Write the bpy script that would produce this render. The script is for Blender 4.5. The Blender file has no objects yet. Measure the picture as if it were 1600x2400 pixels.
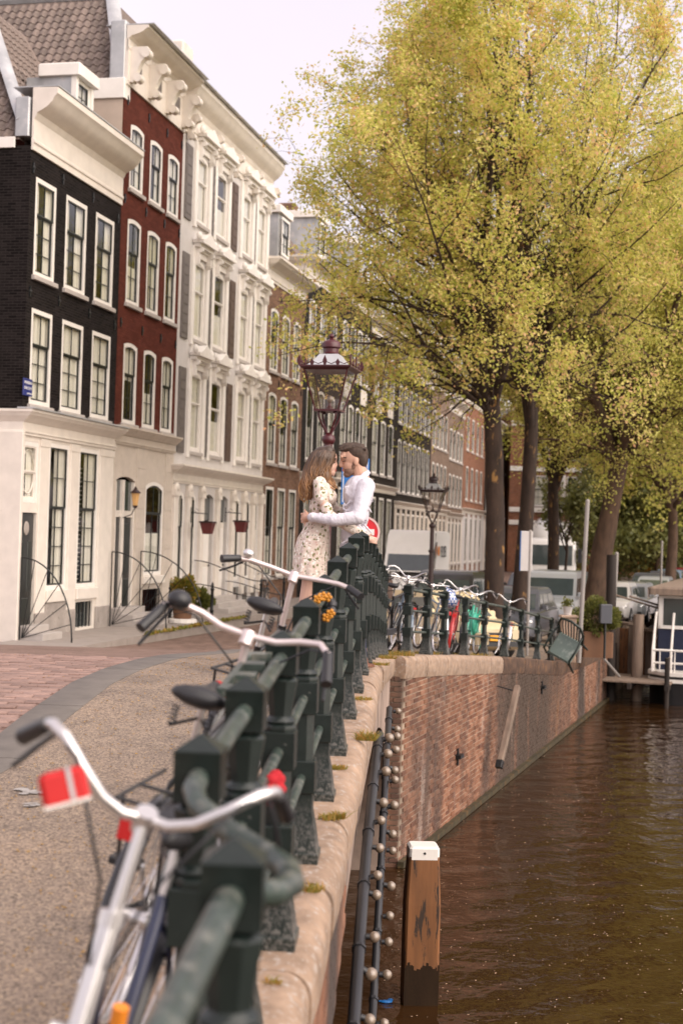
import bpy, math, random
import numpy as np
from mathutils import Matrix, Vector
random.seed(7); rng = np.random.default_rng(7)
C = bpy.context.scene.collection
SC = bpy.context.scene
R = math.radians
# ------------------------------------------------------------------ camera, sky, sun, exposure
CAMZ = 4.45                       # the water lies at z = 0
F = 3333.3
cam_d = bpy.data.cameras.new('camera'); cam = bpy.data.objects.new('camera', cam_d); C.objects.link(cam)
SC.camera = cam
cam_d.sensor_fit = 'VERTICAL'; cam_d.sensor_height = 36; cam_d.sensor_width = 24; cam_d.lens = 50
cam_d.clip_start = .05; cam_d.clip_end = 2000
cam_d.dof.use_dof = True; cam_d.dof.focus_distance = 11.95; cam_d.dof.aperture_fstop = 2.6
RM = Matrix.Rotation(R(90) + math.atan(50 / F), 3, 'X') @ Matrix.Rotation(.03, 3, 'Z')
cam.matrix_world = Matrix.Translation((0, 0, CAMZ)) @ RM.to_4x4()

w = bpy.data.worlds.new('World'); SC.world = w; w.use_nodes = True
nt = w.node_tree; nt.nodes.clear()
out = nt.nodes.new('ShaderNodeOutputWorld'); bg = nt.nodes.new('ShaderNodeBackground'); bg2 = nt.nodes.new('ShaderNodeBackground')
add = nt.nodes.new('ShaderNodeAddShader')
sky = nt.nodes.new('ShaderNodeTexSky'); sky.sky_type = 'NISHITA'; sky.sun_disc = False
SUN_EL, SUN_AZ = R(38), R(125)    # azimuth clockwise from +Y: the sun stands behind the camera to the right
sky.sun_elevation = SUN_EL; sky.sun_rotation = SUN_AZ; sky.air_density = 1.0; sky.dust_density = 3.0
nt.links.new(sky.outputs[0], bg.inputs[0]); bg.inputs[1].default_value = .05
# an even cloud layer, pale lilac grey all round, slightly mottled
tc = nt.nodes.new('ShaderNodeTexCoord'); no = nt.nodes.new('ShaderNodeTexNoise'); no.inputs['Scale'].default_value = 2.2; no.inputs['Detail'].default_value = 6
rp = nt.nodes.new('ShaderNodeValToRGB'); rp.color_ramp.elements[0].position = .3; rp.color_ramp.elements[1].position = .75
rp.color_ramp.elements[0].color = (.71, .565, .545, 1); rp.color_ramp.elements[1].color = (.86, .715, .69, 1)
nt.links.new(tc.outputs['Generated'], no.inputs['Vector']); nt.links.new(no.outputs[0], rp.inputs[0]); nt.links.new(rp.outputs[0], bg2.inputs[0])
bg2.inputs[1].default_value = .55
nt.links.new(bg.outputs[0], add.inputs[0]); nt.links.new(bg2.outputs[0], add.inputs[1]); nt.links.new(add.outputs[0], out.inputs[0])

sd = bpy.data.lights.new('sun', 'SUN'); so = bpy.data.objects.new('sun', sd); C.objects.link(so)
sd.energy = 1.85; sd.angle = R(85); sd.color = (1, .90, .80)
sdir = Vector((math.sin(SUN_AZ) * math.cos(SUN_EL), math.cos(SUN_AZ) * math.cos(SUN_EL), math.sin(SUN_EL)))
so.rotation_euler = sdir.to_track_quat('Z', 'Y').to_euler(); so.location = (10, -10, 30)
SC.view_settings.view_transform = 'Standard'; SC.view_settings.look = 'None'; SC.view_settings.gamma = 1
SC.view_settings.use_curve_mapping = False; SC.view_settings.exposure = 1.0
SC.render.engine = 'CYCLES'; SC.cycles.use_denoising = True
SC.cycles.max_bounces = 8; SC.cycles.transparent_max_bounces = 12; SC.cycles.caustics_reflective = False; SC.cycles.caustics_refractive = False

# ------------------------------------------------------------------ helpers
def at(px, py, Y):
    "world point seen at photo pixel (px, py) lying Y metres ahead"
    d = RM @ Vector(((px - 800) / F, -(py - 1200) / F, -1.0))
    k = Y / d.y
    return Vector((d.x * k, Y, CAMZ + d.z * k))
def lerp(a, b, t): return a + (b - a) * t

KIDS = {}
class MB:
    def __init__(s): s.v = []; s.f = []
    def add(s, vs, fs):
        o = len(s.v); s.v += [tuple(p) for p in vs]; s.f += [tuple(i + o for i in q) for q in fs]; return s
    def quad(s, *p): return s.add(p, [tuple(range(len(p)))])
    def box(s, x0, x1, y0, y1, z0, z1, M=None):
        vs = [(x, y, z) for z in (z0, z1) for y in (y0, y1) for x in (x0, x1)]
        if M is not None: vs = [tuple(M @ Vector(p)) for p in vs]
        return s.add(vs, [(0, 2, 3, 1), (4, 5, 7, 6), (0, 1, 5, 4), (2, 6, 7, 3), (0, 4, 6, 2), (1, 3, 7, 5)])
    def cbox(s, x0, x1, y0, y1, z0, z1, b=.01, M=None):
        "box with its four upright edges and top edges chamfered"
        vs = []
        for z, i in ((z0, 0), (z1 - b, 0), (z1, b)):
            for (x, y) in ((x0 + b + i, y0 + i), (x1 - b - i, y0 + i), (x1 - i, y0 + b + i), (x1 - i, y1 - b - i), (x1 - b - i, y1 - i), (x0 + b + i, y1 - i), (x0 + i, y1 - b - i), (x0 + i, y0 + b + i)):
                vs.append((x, y, z))
        if M is not None: vs = [tuple(M @ Vector(p)) for p in vs]
        fs = [tuple(range(7, -1, -1)), tuple(range(16, 24))]
        for k in (0, 8):
            for i in range(8): fs.append((k + i, k + (i + 1) % 8, k + 8 + (i + 1) % 8, k + 8 + i))
        return s.add(vs, fs)
    def tube(s, pts, r, n=8, cap=True, up=None, sq=None):
        pts = [Vector(p) for p in pts]; m = len(pts)
        rs = r if isinstance(r, (list, tuple)) else [r] * m
        vs, fs = [], []; a = None
        for i, p in enumerate(pts):
            t = (pts[min(i + 1, m - 1)] - pts[max(i - 1, 0)])
            if t.length < 1e-9: t = Vector((0, 0, 1))
            t.normalize()
            if a is None:
                a = Vector(up) if up else (Vector((0, 0, 1)) if abs(t.z) < .9 else Vector((1, 0, 0)))
            a = a - t * a.dot(t)
            if a.length < 1e-6: a = t.orthogonal()
            a.normalize(); b = t.cross(a)
            for j in range(n):
                th = 2 * math.pi * (j + .5) / n
                k1, k2 = (1, 1) if sq is None else sq
                vs.append(p + a * (math.cos(th) * rs[i] * k1) + b * (math.sin(th) * rs[i] * k2))
        for i in range(m - 1):
            for j in range(n):
                fs.append((i * n + j, i * n + (j + 1) % n, (i + 1) * n + (j + 1) % n, (i + 1) * n + j))
        if cap: fs.append(tuple(range(n - 1, -1, -1))); fs.append(tuple(range((m - 1) * n, m * n)))
        return s.add(vs, fs)
    def lathe(s, prof, n=12, c=(0, 0, 0), M=None, rot=0, caps=True):
        vs, fs = [], []; m = len(prof)
        for (r, z) in prof:
            for j in range(n):
                th = 2 * math.pi * (j + .5) / n + rot
                p = Vector((c[0] + math.cos(th) * r, c[1] + math.sin(th) * r, c[2] + z))
                vs.append(M @ p if M is not None else p)
        for i in range(m - 1):
            for j in range(n): fs.append((i * n + j, i * n + (j + 1) % n, (i + 1) * n + (j + 1) % n, (i + 1) * n + j))
        if caps: fs.append(tuple(range(n - 1, -1, -1))); fs.append(tuple(range((m - 1) * n, m * n)))
        return s.add(vs, fs)
    def ell(s, c, r, n=12, k=8, M=None):
        vs, fs = [], []
        r = (r, r, r) if not isinstance(r, (tuple, list)) else r
        c = Vector(c)
        for i in range(k + 1):
            ph = math.pi * i / k
            for j in range(n):
                th = 2 * math.pi * j / n
                p = Vector((r[0] * math.sin(ph) * math.cos(th), r[1] * math.sin(ph) * math.sin(th), -r[2] * math.cos(ph)))
                if M is not None: p = M @ p
                vs.append(c + p)
        for i in range(k):
            for j in range(n): fs.append((i * n + j, i * n + (j + 1) % n, (i + 1) * n + (j + 1) % n, (i + 1) * n + j))
        return s.add(vs, fs)
    def cap(s, a, b, ra, rb, n=10, k=3):
        "capsule from a to b"
        a, b = Vector(a), Vector(b); t = b - a; L = t.length; t = t / L if L > 1e-6 else Vector((0, 0, 1))
        pts, rs = [], []
        for i in range(k + 1):
            th = math.pi / 2 * (i / k); pts.append(a - t * ra * math.cos(th)); rs.append(max(ra * math.sin(th), 1e-4))
        for i in range(k + 1):
            th = math.pi / 2 * (i / k); pts.append(b + t * rb * math.sin(th)); rs.append(max(rb * math.cos(th), 1e-4))
        return s.tube(pts, rs, n)
    def ext(s, poly, y0, y1, M=None):
        "outline of (x, z) points extruded along y"
        n = len(poly); vs = [(x, y0, z) for x, z in poly] + [(x, y1, z) for x, z in poly]
        if M is not None: vs = [tuple(M @ Vector(p)) for p in vs]
        return s.add(vs, [tuple(range(n)), tuple(range(2 * n - 1, n - 1, -1))] + [(i, n + i, n + (i + 1) % n, (i + 1) % n) for i in range(n)])
    def sweep(s, prof, path, flip=False, closed=True):
        "profile [(out, z)] swept along path [(point, outward vector)]"
        n = len(prof); vs = []; fs = []
        for p, o in path:
            for (a, z) in prof: vs.append((p[0] + o[0] * a, p[1] + o[1] * a, p[2] + z))
        for i in range(len(path) - 1):
            for j in range(n if closed else n - 1): fs.append((i * n + j, i * n + (j + 1) % n, (i + 1) * n + (j + 1) % n, (i + 1) * n + j))
        if closed: fs.append(tuple(range(n - 1, -1, -1))); fs.append(tuple(range((len(path) - 1) * n, len(path) * n)))
        return s.add(vs, fs)
    def mesh(s, name, mat, smooth=None):
        me = bpy.data.meshes.new(name); me.from_pydata([tuple(p) for p in s.v], [], s.f)
        for m_ in (mat if isinstance(mat, (list, tuple)) else [mat]): me.materials.append(m_)
        import bmesh
        bm = bmesh.new(); bm.from_mesh(me); bmesh.ops.recalc_face_normals(bm, faces=bm.faces); bm.to_mesh(me); bm.free()
        if smooth:
            me.polygons.foreach_set('use_smooth', [True] * len(me.polygons)); me.set_sharp_from_angle(angle=R(smooth))
        return me
    def build(s, name, mat, parent=None, smooth=None, loc=None):
        return link(name, s.mesh(name, mat, smooth), parent, loc)
def link(name, me, parent=None, loc=None, rot=None):
    o = bpy.data.objects.new(name, me); C.objects.link(o)
    if parent is not None: o.parent = parent; KIDS.setdefault(parent.name, []).append(o)
    if loc is not None: o.location = loc
    if rot is not None: o.rotation_euler = rot
    return o
def thing(name, label, cat, loc=(0, 0, 0), rz=0, group=None, M=None):
    o = bpy.data.objects.new(name, None); C.objects.link(o)
    if M is not None: o.matrix_world = M
    else: o.location = loc; o.rotation_euler = (0, 0, rz)
    return tag(o, label, cat, group)
def tag(o, label=None, cat=None, group=None, kind=None):
    if label: o['label'] = label
    if cat: o['category'] = cat
    if group: o['group'] = group
    if kind: o['kind'] = kind
    return o
def dup(root, loc=None, rz=None, label=None, M=None):
    r = root.copy(); C.objects.link(r)
    if M is not None: r.matrix_world = M
    if loc is not None: r.location = loc
    if rz is not None: r.rotation_euler = (0, 0, rz)
    if label: r['label'] = label
    def rec(a, b):
        for ch in KIDS.get(a.name, []):
            c = ch.copy(); C.objects.link(c); c.parent = b; c.matrix_parent_inverse = ch.matrix_parent_inverse; rec(ch, c)
    rec(root, r)
    return r
def smart(me, smooth=40):
    me.polygons.foreach_set('use_smooth', [True] * len(me.polygons)); me.set_sharp_from_angle(angle=R(smooth)); return me
def remesh(mb, name, mat, parent, vox=.01, smooth=4, fac=.5):
    "union of overlapping shapes grown into one continuous skin"
    me = mb.mesh(name, mat)
    o = bpy.data.objects.new(name, me); C.objects.link(o)
    m = o.modifiers.new('r', 'REMESH'); m.mode = 'VOXEL'; m.voxel_size = vox; m.use_smooth_shade = True
    if smooth:
        m2 = o.modifiers.new('s', 'SMOOTH'); m2.iterations = smooth; m2.factor = fac
    dg = bpy.context.evaluated_depsgraph_get(); me2 = bpy.data.meshes.new_from_object(o.evaluated_get(dg))
    o.modifiers.clear(); o.data = me2; bpy.data.meshes.remove(me); me2.name = name
    if not me2.materials: me2.materials.append(mat)
    me2.polygons.foreach_set('use_smooth', [True] * len(me2.polygons))
    if parent is not None: o.parent = parent; KIDS.setdefault(parent.name, []).append(o)
    return o

# ------------------------------------------------------------------ materials
def nodes(name):
    m = bpy.data.materials.new(name); m.use_nodes = True; t = m.node_tree
    return m, t, t.nodes['Principled BSDF']
def N(t, kind, **kw):
    n = t.nodes.new(kind)
    for k, v in kw.items():
        if k.startswith('_'): setattr(n, k[1:], v)
        else: n.inputs[k.replace('_', ' ')].default_value = v
    return n
def coords(t, mode, scale=(1, 1, 1)):
    if mode == 'world': s = t.nodes.new('ShaderNodeNewGeometry').outputs['Position']
    else: s = t.nodes.new('ShaderNodeTexCoord').outputs['Object']
    mp = t.nodes.new('ShaderNodeMapping'); mp.inputs['Scale'].default_value = scale
    t.links.new(s, mp.inputs[0]); return mp.outputs[0]
def ramp(t, fac, stops):
    r = t.nodes.new('ShaderNodeValToRGB'); e = r.color_ramp.elements
    while len(e) < len(stops): e.new(.5)
    for i, (p, c) in enumerate(stops): e[i].position = p; e[i].color = (*c, 1) if len(c) == 3 else c
    t.links.new(fac, r.inputs[0]); return r.outputs[0]
def mix(t, fac, a, b, mode='MIX'):
    m = t.nodes.new('ShaderNodeMix'); m.data_type = 'RGBA'; m.blend_type = mode
    for sock, val in ((m.inputs[0], fac), (m.inputs[6], a), (m.inputs[7], b)):
        if hasattr(val, 'links'): t.links.new(val, sock)
        elif isinstance(val, (int, float)): sock.default_value = val
        else: sock.default_value = (*val, 1)
    return m.outputs[2]
def noise(t, vec, scale, detail=4, rough=.55):
    n = N(t, 'ShaderNodeTexNoise', Scale=scale, Detail=detail, Roughness=rough); t.links.new(vec, n.inputs['Vector']); return n.outputs[0]
def bump(t, bs, h, strength=.3, dist=.01, prev=None):
    b = N(t, 'ShaderNodeBump', Strength=strength, Distance=dist); t.links.new(h, b.inputs['Height'])
    if prev is not None: t.links.new(prev, b.inputs['Normal'])
    t.links.new(b.outputs[0], bs.inputs['Normal']); return b.outputs[0]
def paint(name, col, rough=.5, metal=0, wear=None, wscale=6, wlo=.55, whi=.7, var=.12, vscale=3, bmp=.1, bscale=60, mode='object', rnd=0, coat=0, scl=(1, 1, 1)):
    "plain stuff: mottled colour, optional worn patches of another colour, fine relief"
    m, t, b = nodes(name); v = coords(t, mode, scl)
    n1 = noise(t, v, vscale, 5)
    lo = tuple(c * (1 - var) for c in col); hi = tuple(min(1, c * (1 + var)) for c in col)
    c = ramp(t, n1, [(.3, lo), (.7, hi)])
    if rnd:
        oi = t.nodes.new('ShaderNodeObjectInfo')
        g = ramp(t, oi.outputs['Random'], [(0, (1 - rnd,) * 3), (1, (1 + rnd,) * 3)]); c = mix(t, 1, c, g, 'MULTIPLY')
    if wear:
        n2 = noise(t, v, wscale, 8, .65); f = ramp(t, n2, [(wlo, (0, 0, 0)), (whi, (1, 1, 1))]); c = mix(t, f, c, wear)
    t.links.new(c, b.inputs['Base Color']); b.inputs['Roughness'].default_value = rough; b.inputs['Metallic'].default_value = metal
    if coat: b.inputs['Coat Weight'].default_value = coat; b.inputs['Coat Roughness'].default_value = .08
    if bmp: bump(t, b, noise(t, v, bscale, 4), bmp, .004)
    return m
def brickmat(name, col, mortar, bw=.22, bh=.068, mode='object', var=.25, rough=.85, strength=.5, swap=True, ms=.008):
    m, t, b = nodes(name)
    v = coords(t, mode)
    if swap:   # bricks lie in the local x-z plane
        sx = t.nodes.new('ShaderNodeSeparateXYZ'); t.links.new(v, sx.inputs[0]); cx = t.nodes.new('ShaderNodeCombineXYZ')
        ad = N(t, 'ShaderNodeMath', _operation='ADD'); t.links.new(sx.outputs[0], ad.inputs[0]); t.links.new(sx.outputs[1], ad.inputs[1])
        t.links.new(ad.outputs[0], cx.inputs[0]); t.links.new(sx.outputs[2], cx.inputs[1]); vv = cx.outputs[0]
    else: vv = v
    br = N(t, 'ShaderNodeTexBrick', Scale=1.0, Mortar_Size=ms, Mortar_Smooth=.3, Bias=0.0, Brick_Width=bw, Row_Height=bh)
    br.inputs['Color1'].default_value = (*[c * (1 - var) for c in col], 1); br.inputs['Color2'].default_value = (*[min(1, c * (1 + var)) for c in col], 1)
    br.inputs['Mortar'].default_value = (*mortar, 1); t.links.new(vv, br.inputs['Vector'])
    n1 = noise(t, v, 1.3, 6); g = ramp(t, n1, [(.3, (.8, .8, .8)), (.7, (1.12, 1.12, 1.12))])
    t.links.new(mix(t, 1, br.outputs['Color'], g, 'MULTIPLY'), b.inputs['Base Color']); b.inputs['Roughness'].default_value = rough; b.inputs['Specular IOR Level'].default_value = .06
    iv = N(t, 'ShaderNodeMath', _operation='SUBTRACT'); iv.inputs[0].default_value = 1; t.links.new(br.outputs['Fac'], iv.inputs[1])
    p = bump(t, b, iv.outputs[0], strength, .01); bump(t, b, noise(t, v, 40, 4), .15, .004, p)
    return m
M = {}
M['white'] = paint('cream_white_paint', (.72, .66, .59), .5, var=.07, wear=(.5, .44, .37), wlo=.62, whi=.85)
M['white2'] = paint('white_paint', (.80, .76, .71), .5, var=.05, wear=(.55, .5, .45), wlo=.64, whi=.9)
M['stone_cream'] = paint('cream_stone', (.56, .49, .42), .7, var=.08, wear=(.45, .39, .32))
M['sill'] = paint('grey_sill_stone', (.42, .38, .35), .7, var=.1)
M['plinth'] = paint('grey_plinth_stone', (.34, .30, .27), .8, var=.2, wear=(.2, .17, .15))
M['zinc'] = paint('zinc_sheet', (.46, .47, .48), .45, .35, var=.2, wear=(.62, .58, .56), wscale=3, vscale=1.5)
M['beige_render'] = paint('beige_render', (.48, .39, .32), .85, var=.06)
M['black_brick'] = brickmat('black_painted_brick', (.015, .0122, .0118), (.030, .025, .0235), var=.45, rough=.75, strength=1.0, ms=.011)
M['red_brick'] = brickmat('dark_red_painted_brick', (.115, .033, .022), (.085, .026, .02), var=.18, rough=.75)
M['brown_brick'] = brickmat('brown_brick', (.21, .115, .075), (.25, .19, .15), var=.3)
M['grey_brick'] = brickmat('charcoal_painted_brick', (.030, .027, .025), (.043, .039, .036), var=.25)
M['dark_brick'] = brickmat('dark_brown_brick', (.028, .023, .019), (.045, .038, .033), var=.3)
M['pale_brick'] = brickmat('pale_brown_brick', (.20, .135, .10), (.26, .21, .17), var=.25)
M['orange_brick'] = brickmat('orange_red_brick', (.235, .092, .050), (.30, .22, .17), var=.25)
M['greywall'] = paint('pale_grey_render', (.58, .55, .53), .8, var=.06)
M['shutter'] = paint('grey_brown_shutter', (.15, .13, .12), .6, var=.1)
M['shutter2'] = paint('brown_shutter', (.10, .065, .05), .6, var=.1)
M['dark_wood'] = paint('dark_green_black_door', (.012, .014, .013), .3, var=.2, coat=.3)
M['darkframe'] = paint('dark_green_sash', (.016, .02, .018), .35, var=.15)
M['inside'] = paint('dim_room', (.035, .032, .03), .9)  # near-black colour stands in for the shade inside the rooms
M['curtain'] = paint('net_curtain', (.80, .76, .68), .9, var=.12, vscale=2, scl=(10, 1, .2))
M['iron'] = paint('black_iron', (.012, .013, .014), .4, .2, var=.3)
M['tile'] = paint('grey_brown_pantile', (.165, .125, .105), .75, var=.25, vscale=9, rnd=.28, wear=(.26, .22, .19), wscale=14)
M['green'] = None
def greenpaint():
    m, t, b = nodes('dark_green_rail_paint'); v = coords(t, 'object')
    c = ramp(t, noise(t, v, 9, 6), [(.3, (.006, .0115, .010)), (.72, (.014, .022, .019))])
    n2 = noise(t, v, 26, 9, .7); f = ramp(t, n2, [(.64, (0, 0, 0)), (.72, (1, 1, 1))]); c = mix(t, f, c, (.17, .17, .155))
    sx = t.nodes.new('ShaderNodeSeparateXYZ'); t.links.new(v, sx.inputs[0])      # the foot of each post is scraped grey
    ft = ramp(t, sx.outputs[2], [(.10, (1, 1, 1)), (.30, (0, 0, 0))])
    n3 = noise(t, v, 48, 9, .8); g = ramp(t, n3, [(.46, (0, 0, 0)), (.60, (1, 1, 1))]); g = mix(t, 1, g, ft, 'MULTIPLY')
    c = mix(t, g, c, (.15, .145, .135)); t.links.new(c, b.inputs['Base Color'])
    b.inputs['Roughness'].default_value = .36; bump(t, b, noise(t, v, 45, 5), .12, .004); return m
M['green'] = greenpaint()
M['rail'] = paint('weathered_green_rail', (.036, .052, .043), .36, var=.35, vscale=14, wear=(.19, .19, .165), wscale=18, wlo=.5, whi=.72, bmp=.15)
M['lamp_red'] = paint('dark_red_lamp_paint', (.062, .008, .011), .35, var=.2, coat=.15)
M['lamp_dark'] = paint('brown_black_lamp_paint', (.035, .016, .014), .35, var=.2)
M['granite'] = paint('granite_coping', (.31, .215, .15), .85, var=.30, vscale=9, wear=(.40, .35, .31), wscale=30, wlo=.54, whi=.66, bmp=.5, bscale=35, rnd=.12)
M['coping2'] = paint('dark_weathered_coping', (.085, .048, .030), .9, var=.5, vscale=6, bmp=.5, wear=(.22, .11, .045), wscale=4, mode='world')
M['rim'] = paint('alloy', (.5, .5, .5), .3, .8)
M['chrome'] = paint('brushed_steel', (.72, .70, .69), .28, .85, var=.06, bmp=.03)
M['pinksteel'] = paint('warm_steel', (.78, .68, .66), .3, .6, var=.05, bmp=.03)
M['rubber'] = paint('black_rubber', (.016, .016, .017), .6, var=.2)
M['blackp'] = paint('black_plastic', (.018, .018, .02), .38, var=.2)
M['saddle'] = paint('black_saddle_vinyl', (.022, .022, .024), .45, var=.15, bmp=.2, bscale=120)
M['navy'] = paint('navy_frame_paint', (.018, .024, .06), .35, var=.2, coat=.4)
M['blackgloss'] = paint('black_frame_paint', (.012, .012, .013), .3, coat=.5)
M['red'] = paint('red_plastic', (.50, .014, .014), .4, var=.1)
M['redp'] = paint('red_frame_paint', (.45, .03, .03), .3, coat=.4)
M['redcloth'] = paint('red_cloth', (.42, .012, .02), .9, var=.15)
M['orange'] = paint('orange_reflector', (.85, .28, .03), .35)
M['amber'] = paint('amber_reflector', (.85, .30, .02), .35)
M['mint'] = paint('mint_green_paint', (.05, .45, .30), .4, coat=.4)
M['bluegrey'] = paint('blue_grey_frame_paint', (.14, .19, .25), .35, coat=.4)
M['cream_p'] = paint('cream_car_paint', (.62, .50, .30), var=.03, rough=.35, coat=.6, bmp=0)
M['silver'] = paint('silver_car_paint', (.42, .44, .46), var=.03, rough=.32, metal=.4, coat=.6, bmp=0)
M['white_van'] = paint('white_van_paint', (.86, .84, .82), var=.03, rough=.4, coat=.3, bmp=0)
M['white_car'] = paint('white_car_paint', (.72, .70, .68), var=.03, rough=.35, coat=.6, bmp=0)
M['black_car'] = paint('black_car_paint', (.012, .012, .014), var=.03, rough=.3, coat=.8, bmp=0)
M['grey_car'] = paint('dark_grey_car_paint', (.09, .095, .11), var=.03, rough=.35, metal=.3, coat=.6, bmp=0)
M['blue_car'] = paint('blue_grey_car_paint', (.16, .22, .27), var=.03, rough=.35, metal=.3, coat=.6, bmp=0)
M['redcar'] = paint('red_car_paint', (.40, .05, .06), var=.03, rough=.35, coat=.6, bmp=0)
M['plate'] = paint('yellow_plate', (.85, .38, .02), .5)
M['blue_sign'] = paint('blue_enamel', (.015, .14, .42), .4)
M['red_sign'] = paint('red_sign_face', (.62, .02, .03), .4)
M['white_sign'] = paint('white_sign_face', (.75, .73, .70), .4)
M['pole'] = paint('pale_grey_pole', (.30, .275, .255), .5, .2, var=.12)
M['blue_enamel'] = paint('dark_blue_enamel', (.02, .03, .16), .4)
M['letter'] = paint('white_letters', (.8, .8, .8), .5)
M['letter_dark'] = paint('black_letters', (.03, .03, .035), .5)
M['skin'] = paint('skin', (.56, .33, .235), .5, var=.06, bmp=.05)
M['skin2'] = paint('fair_skin', (.63, .40, .31), .5, var=.06, bmp=.05)
M['shirt'] = paint('white_cotton_shirt', (.63, .605, .66), .8, var=.03, bmp=0)
t_ = M['shirt'].node_tree; v_ = coords(t_, 'world', (1, 1, .6)); bump(t_, t_.nodes['Principled BSDF'], noise(t_, v_, 15, 3, .5), .75, .035)
M['trouser'] = paint('navy_trousers', (.02, .025, .06), .85, var=.2)
M['shoe'] = paint('brown_leather', (.16, .06, .03), .5)
M['hair_m'] = paint('dark_brown_hair', (.055, .033, .022), .75, var=.4, vscale=40, bmp=.5, bscale=90)
M['beard'] = paint('stubble', (.20, .115, .08), .8, var=.2, vscale=90)
M['lips'] = paint('lips', (.5, .14, .12), .5)
M['brow'] = paint('eyebrow', (.05, .03, .02), .7)
def hairw():
    m, t, b = nodes('ombre_hair'); v = coords(t, 'world', (6, 6, 1)); g = t.nodes.new('ShaderNodeNewGeometry')
    sx = t.nodes.new('ShaderNodeSeparateXYZ'); t.links.new(g.outputs['Position'], sx.inputs[0])
    mr = N(t, 'ShaderNodeMapRange', From_Min=4.66, From_Max=5.12); t.links.new(sx.outputs[2], mr.inputs[0])
    ad = N(t, 'ShaderNodeMath', _operation='ADD'); t.links.new(mr.outputs[0], ad.inputs[0])
    nn = noise(t, v, 9, 4); s2 = N(t, 'ShaderNodeMath', _operation='MULTIPLY_ADD'); s2.inputs[1].default_value = .55; s2.inputs[2].default_value = -.27
    t.links.new(nn, s2.inputs[0]); t.links.new(s2.outputs[0], ad.inputs[1])
    hc_ = ramp(t, ad.outputs[0], [(.05, (.46, .27, .125)), (.45, (.33, .18, .085)), (.9, (.095, .058, .038))]); a_ = t.nodes.new('ShaderNodeAttribute'); a_.attribute_name = 'rnd'
    t.links.new(mix(t, 1, hc_, ramp(t, a_.outputs['Fac'], [(0, (.55, .52, .5)), (1, (1.35, 1.3, 1.2))]), 'MULTIPLY'), b.inputs['Base Color'])
    b.inputs['Roughness'].default_value = .42; return m
M['hair_w'] = hairw()
def dressmat():
    m, t, b = nodes('floral_lace'); v = coords(t, 'world')
    c = ramp(t, noise(t, v, 30, 5), [(.35, (.60, .46, .40)), (.6, (.74, .66, .57))])
    def spots(scale, thr, col, c, seed):
        vo = N(t, 'ShaderNodeTexVoronoi', Scale=scale); mp = N(t, 'ShaderNodeMapping'); mp.inputs['Location'].default_value = (seed, seed * .7, seed * 1.3)
        t.links.new(v, mp.inputs[0])
        nz = noise(t, v, 45, 3); mx = N(t, 'ShaderNodeVectorMath', _operation='ADD'); t.links.new(mp.outputs[0], mx.inputs[0])
        sc = N(t, 'ShaderNodeVectorMath', _operation='SCALE'); sc.inputs['Scale'].default_value = .03
        t.links.new(nz, sc.inputs[0]); t.links.new(sc.outputs[0], mx.inputs[1]); t.links.new(mx.outputs[0], vo.inputs['Vector'])
        f = ramp(t, vo.outputs['Distance'], [(thr - .06, (1, 1, 1)), (thr, (0, 0, 0))]); return mix(t, f, c, col)
    c = spots(26, .36, (.86, .80, .74), c, 0.3)
    c = spots(21, .30, (.17, .18, .06), c, 3.1)
    c = spots(34, .22, (.10, .12, .05), c, 7.7)
    c = spots(30, .2, (.55, .33, .28), c, 5.2)
    t.links.new(c, b.inputs['Base Color']); b.inputs['Roughness'].default_value = .85
    bump(t, b, noise(t, v, 90, 3), .5, .006); return m
M['dress'] = dressmat()
def glassmat(name, tint=(.9, .93, .92), ior=1.5, lo=.05):
    m, t, b = nodes(name); t.nodes.remove(b); o = t.nodes['Material Output']
    tr = N(t, 'ShaderNodeBsdfTransparent'); tr.inputs[0].default_value = (*tint, 1)
    gl = N(t, 'ShaderNodeBsdfGlossy', Roughness=.04); fr = N(t, 'ShaderNodeFresnel', IOR=ior); mx = N(t, 'ShaderNodeMixShader'); ge = t.nodes.new('ShaderNodeNewGeometry'); io = N(t, 'ShaderNodeMath', _operation='MULTIPLY_ADD'); io.inputs[1].default_value = 1 / ior - ior; io.inputs[2].default_value = ior
    t.links.new(ge.outputs['Backfacing'], io.inputs[0]); t.links.new(io.outputs[0], fr.inputs['IOR'])
    mp = N(t, 'ShaderNodeMath', _operation='MULTIPLY_ADD'); mp.inputs[1].default_value = 1; mp.inputs[2].default_value = lo; mp.use_clamp = True
    t.links.new(fr.outputs[0], mp.inputs[0]); t.links.new(mp.outputs[0], mx.inputs[0]); t.links.new(tr.outputs[0], mx.inputs[1]); t.links.new(gl.outputs[0], mx.inputs[2])
    t.links.new(mx.outputs[0], o.inputs[0]); return m
M['glass'] = glassmat('window_glass', (.93, .94, .92))
M['lampglass'] = glassmat('lantern_glass', (.90, .89, .87), 1.45, .07)
M['carglass'] = paint('car_glass', (.05, .065, .065), .06, var=.1, bmp=0, coat=1)
def leafmat(name, stops, trans=.35):
    m, t, b = nodes(name); a = t.nodes.new('ShaderNodeAttribute'); a.attribute_name = 'rnd'
    c = ramp(t, a.outputs['Fac'], stops); o = t.nodes['Material Output']
    t.links.new(c, b.inputs['Base Color']); b.inputs['Roughness'].default_value = .55
    tr = N(t, 'ShaderNodeBsdfTranslucent'); mx = N(t, 'ShaderNodeMixShader', Fac=trans)
    t.links.new(c, tr.inputs[0]); t.links.new(b.outputs[0], mx.inputs[1]); t.links.new(tr.outputs[0], mx.inputs[2]); t.links.new(mx.outputs[0], o.inputs[0])
    return m
M['leaf'] = leafmat('spring_leaves', [(0, (.40, .46, .07)), (.35, (.70, .68, .16)), (.62, (.84, .73, .26)), (.8, (.86, .60, .30)), (1, (.84, .50, .28))], .58)
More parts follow.
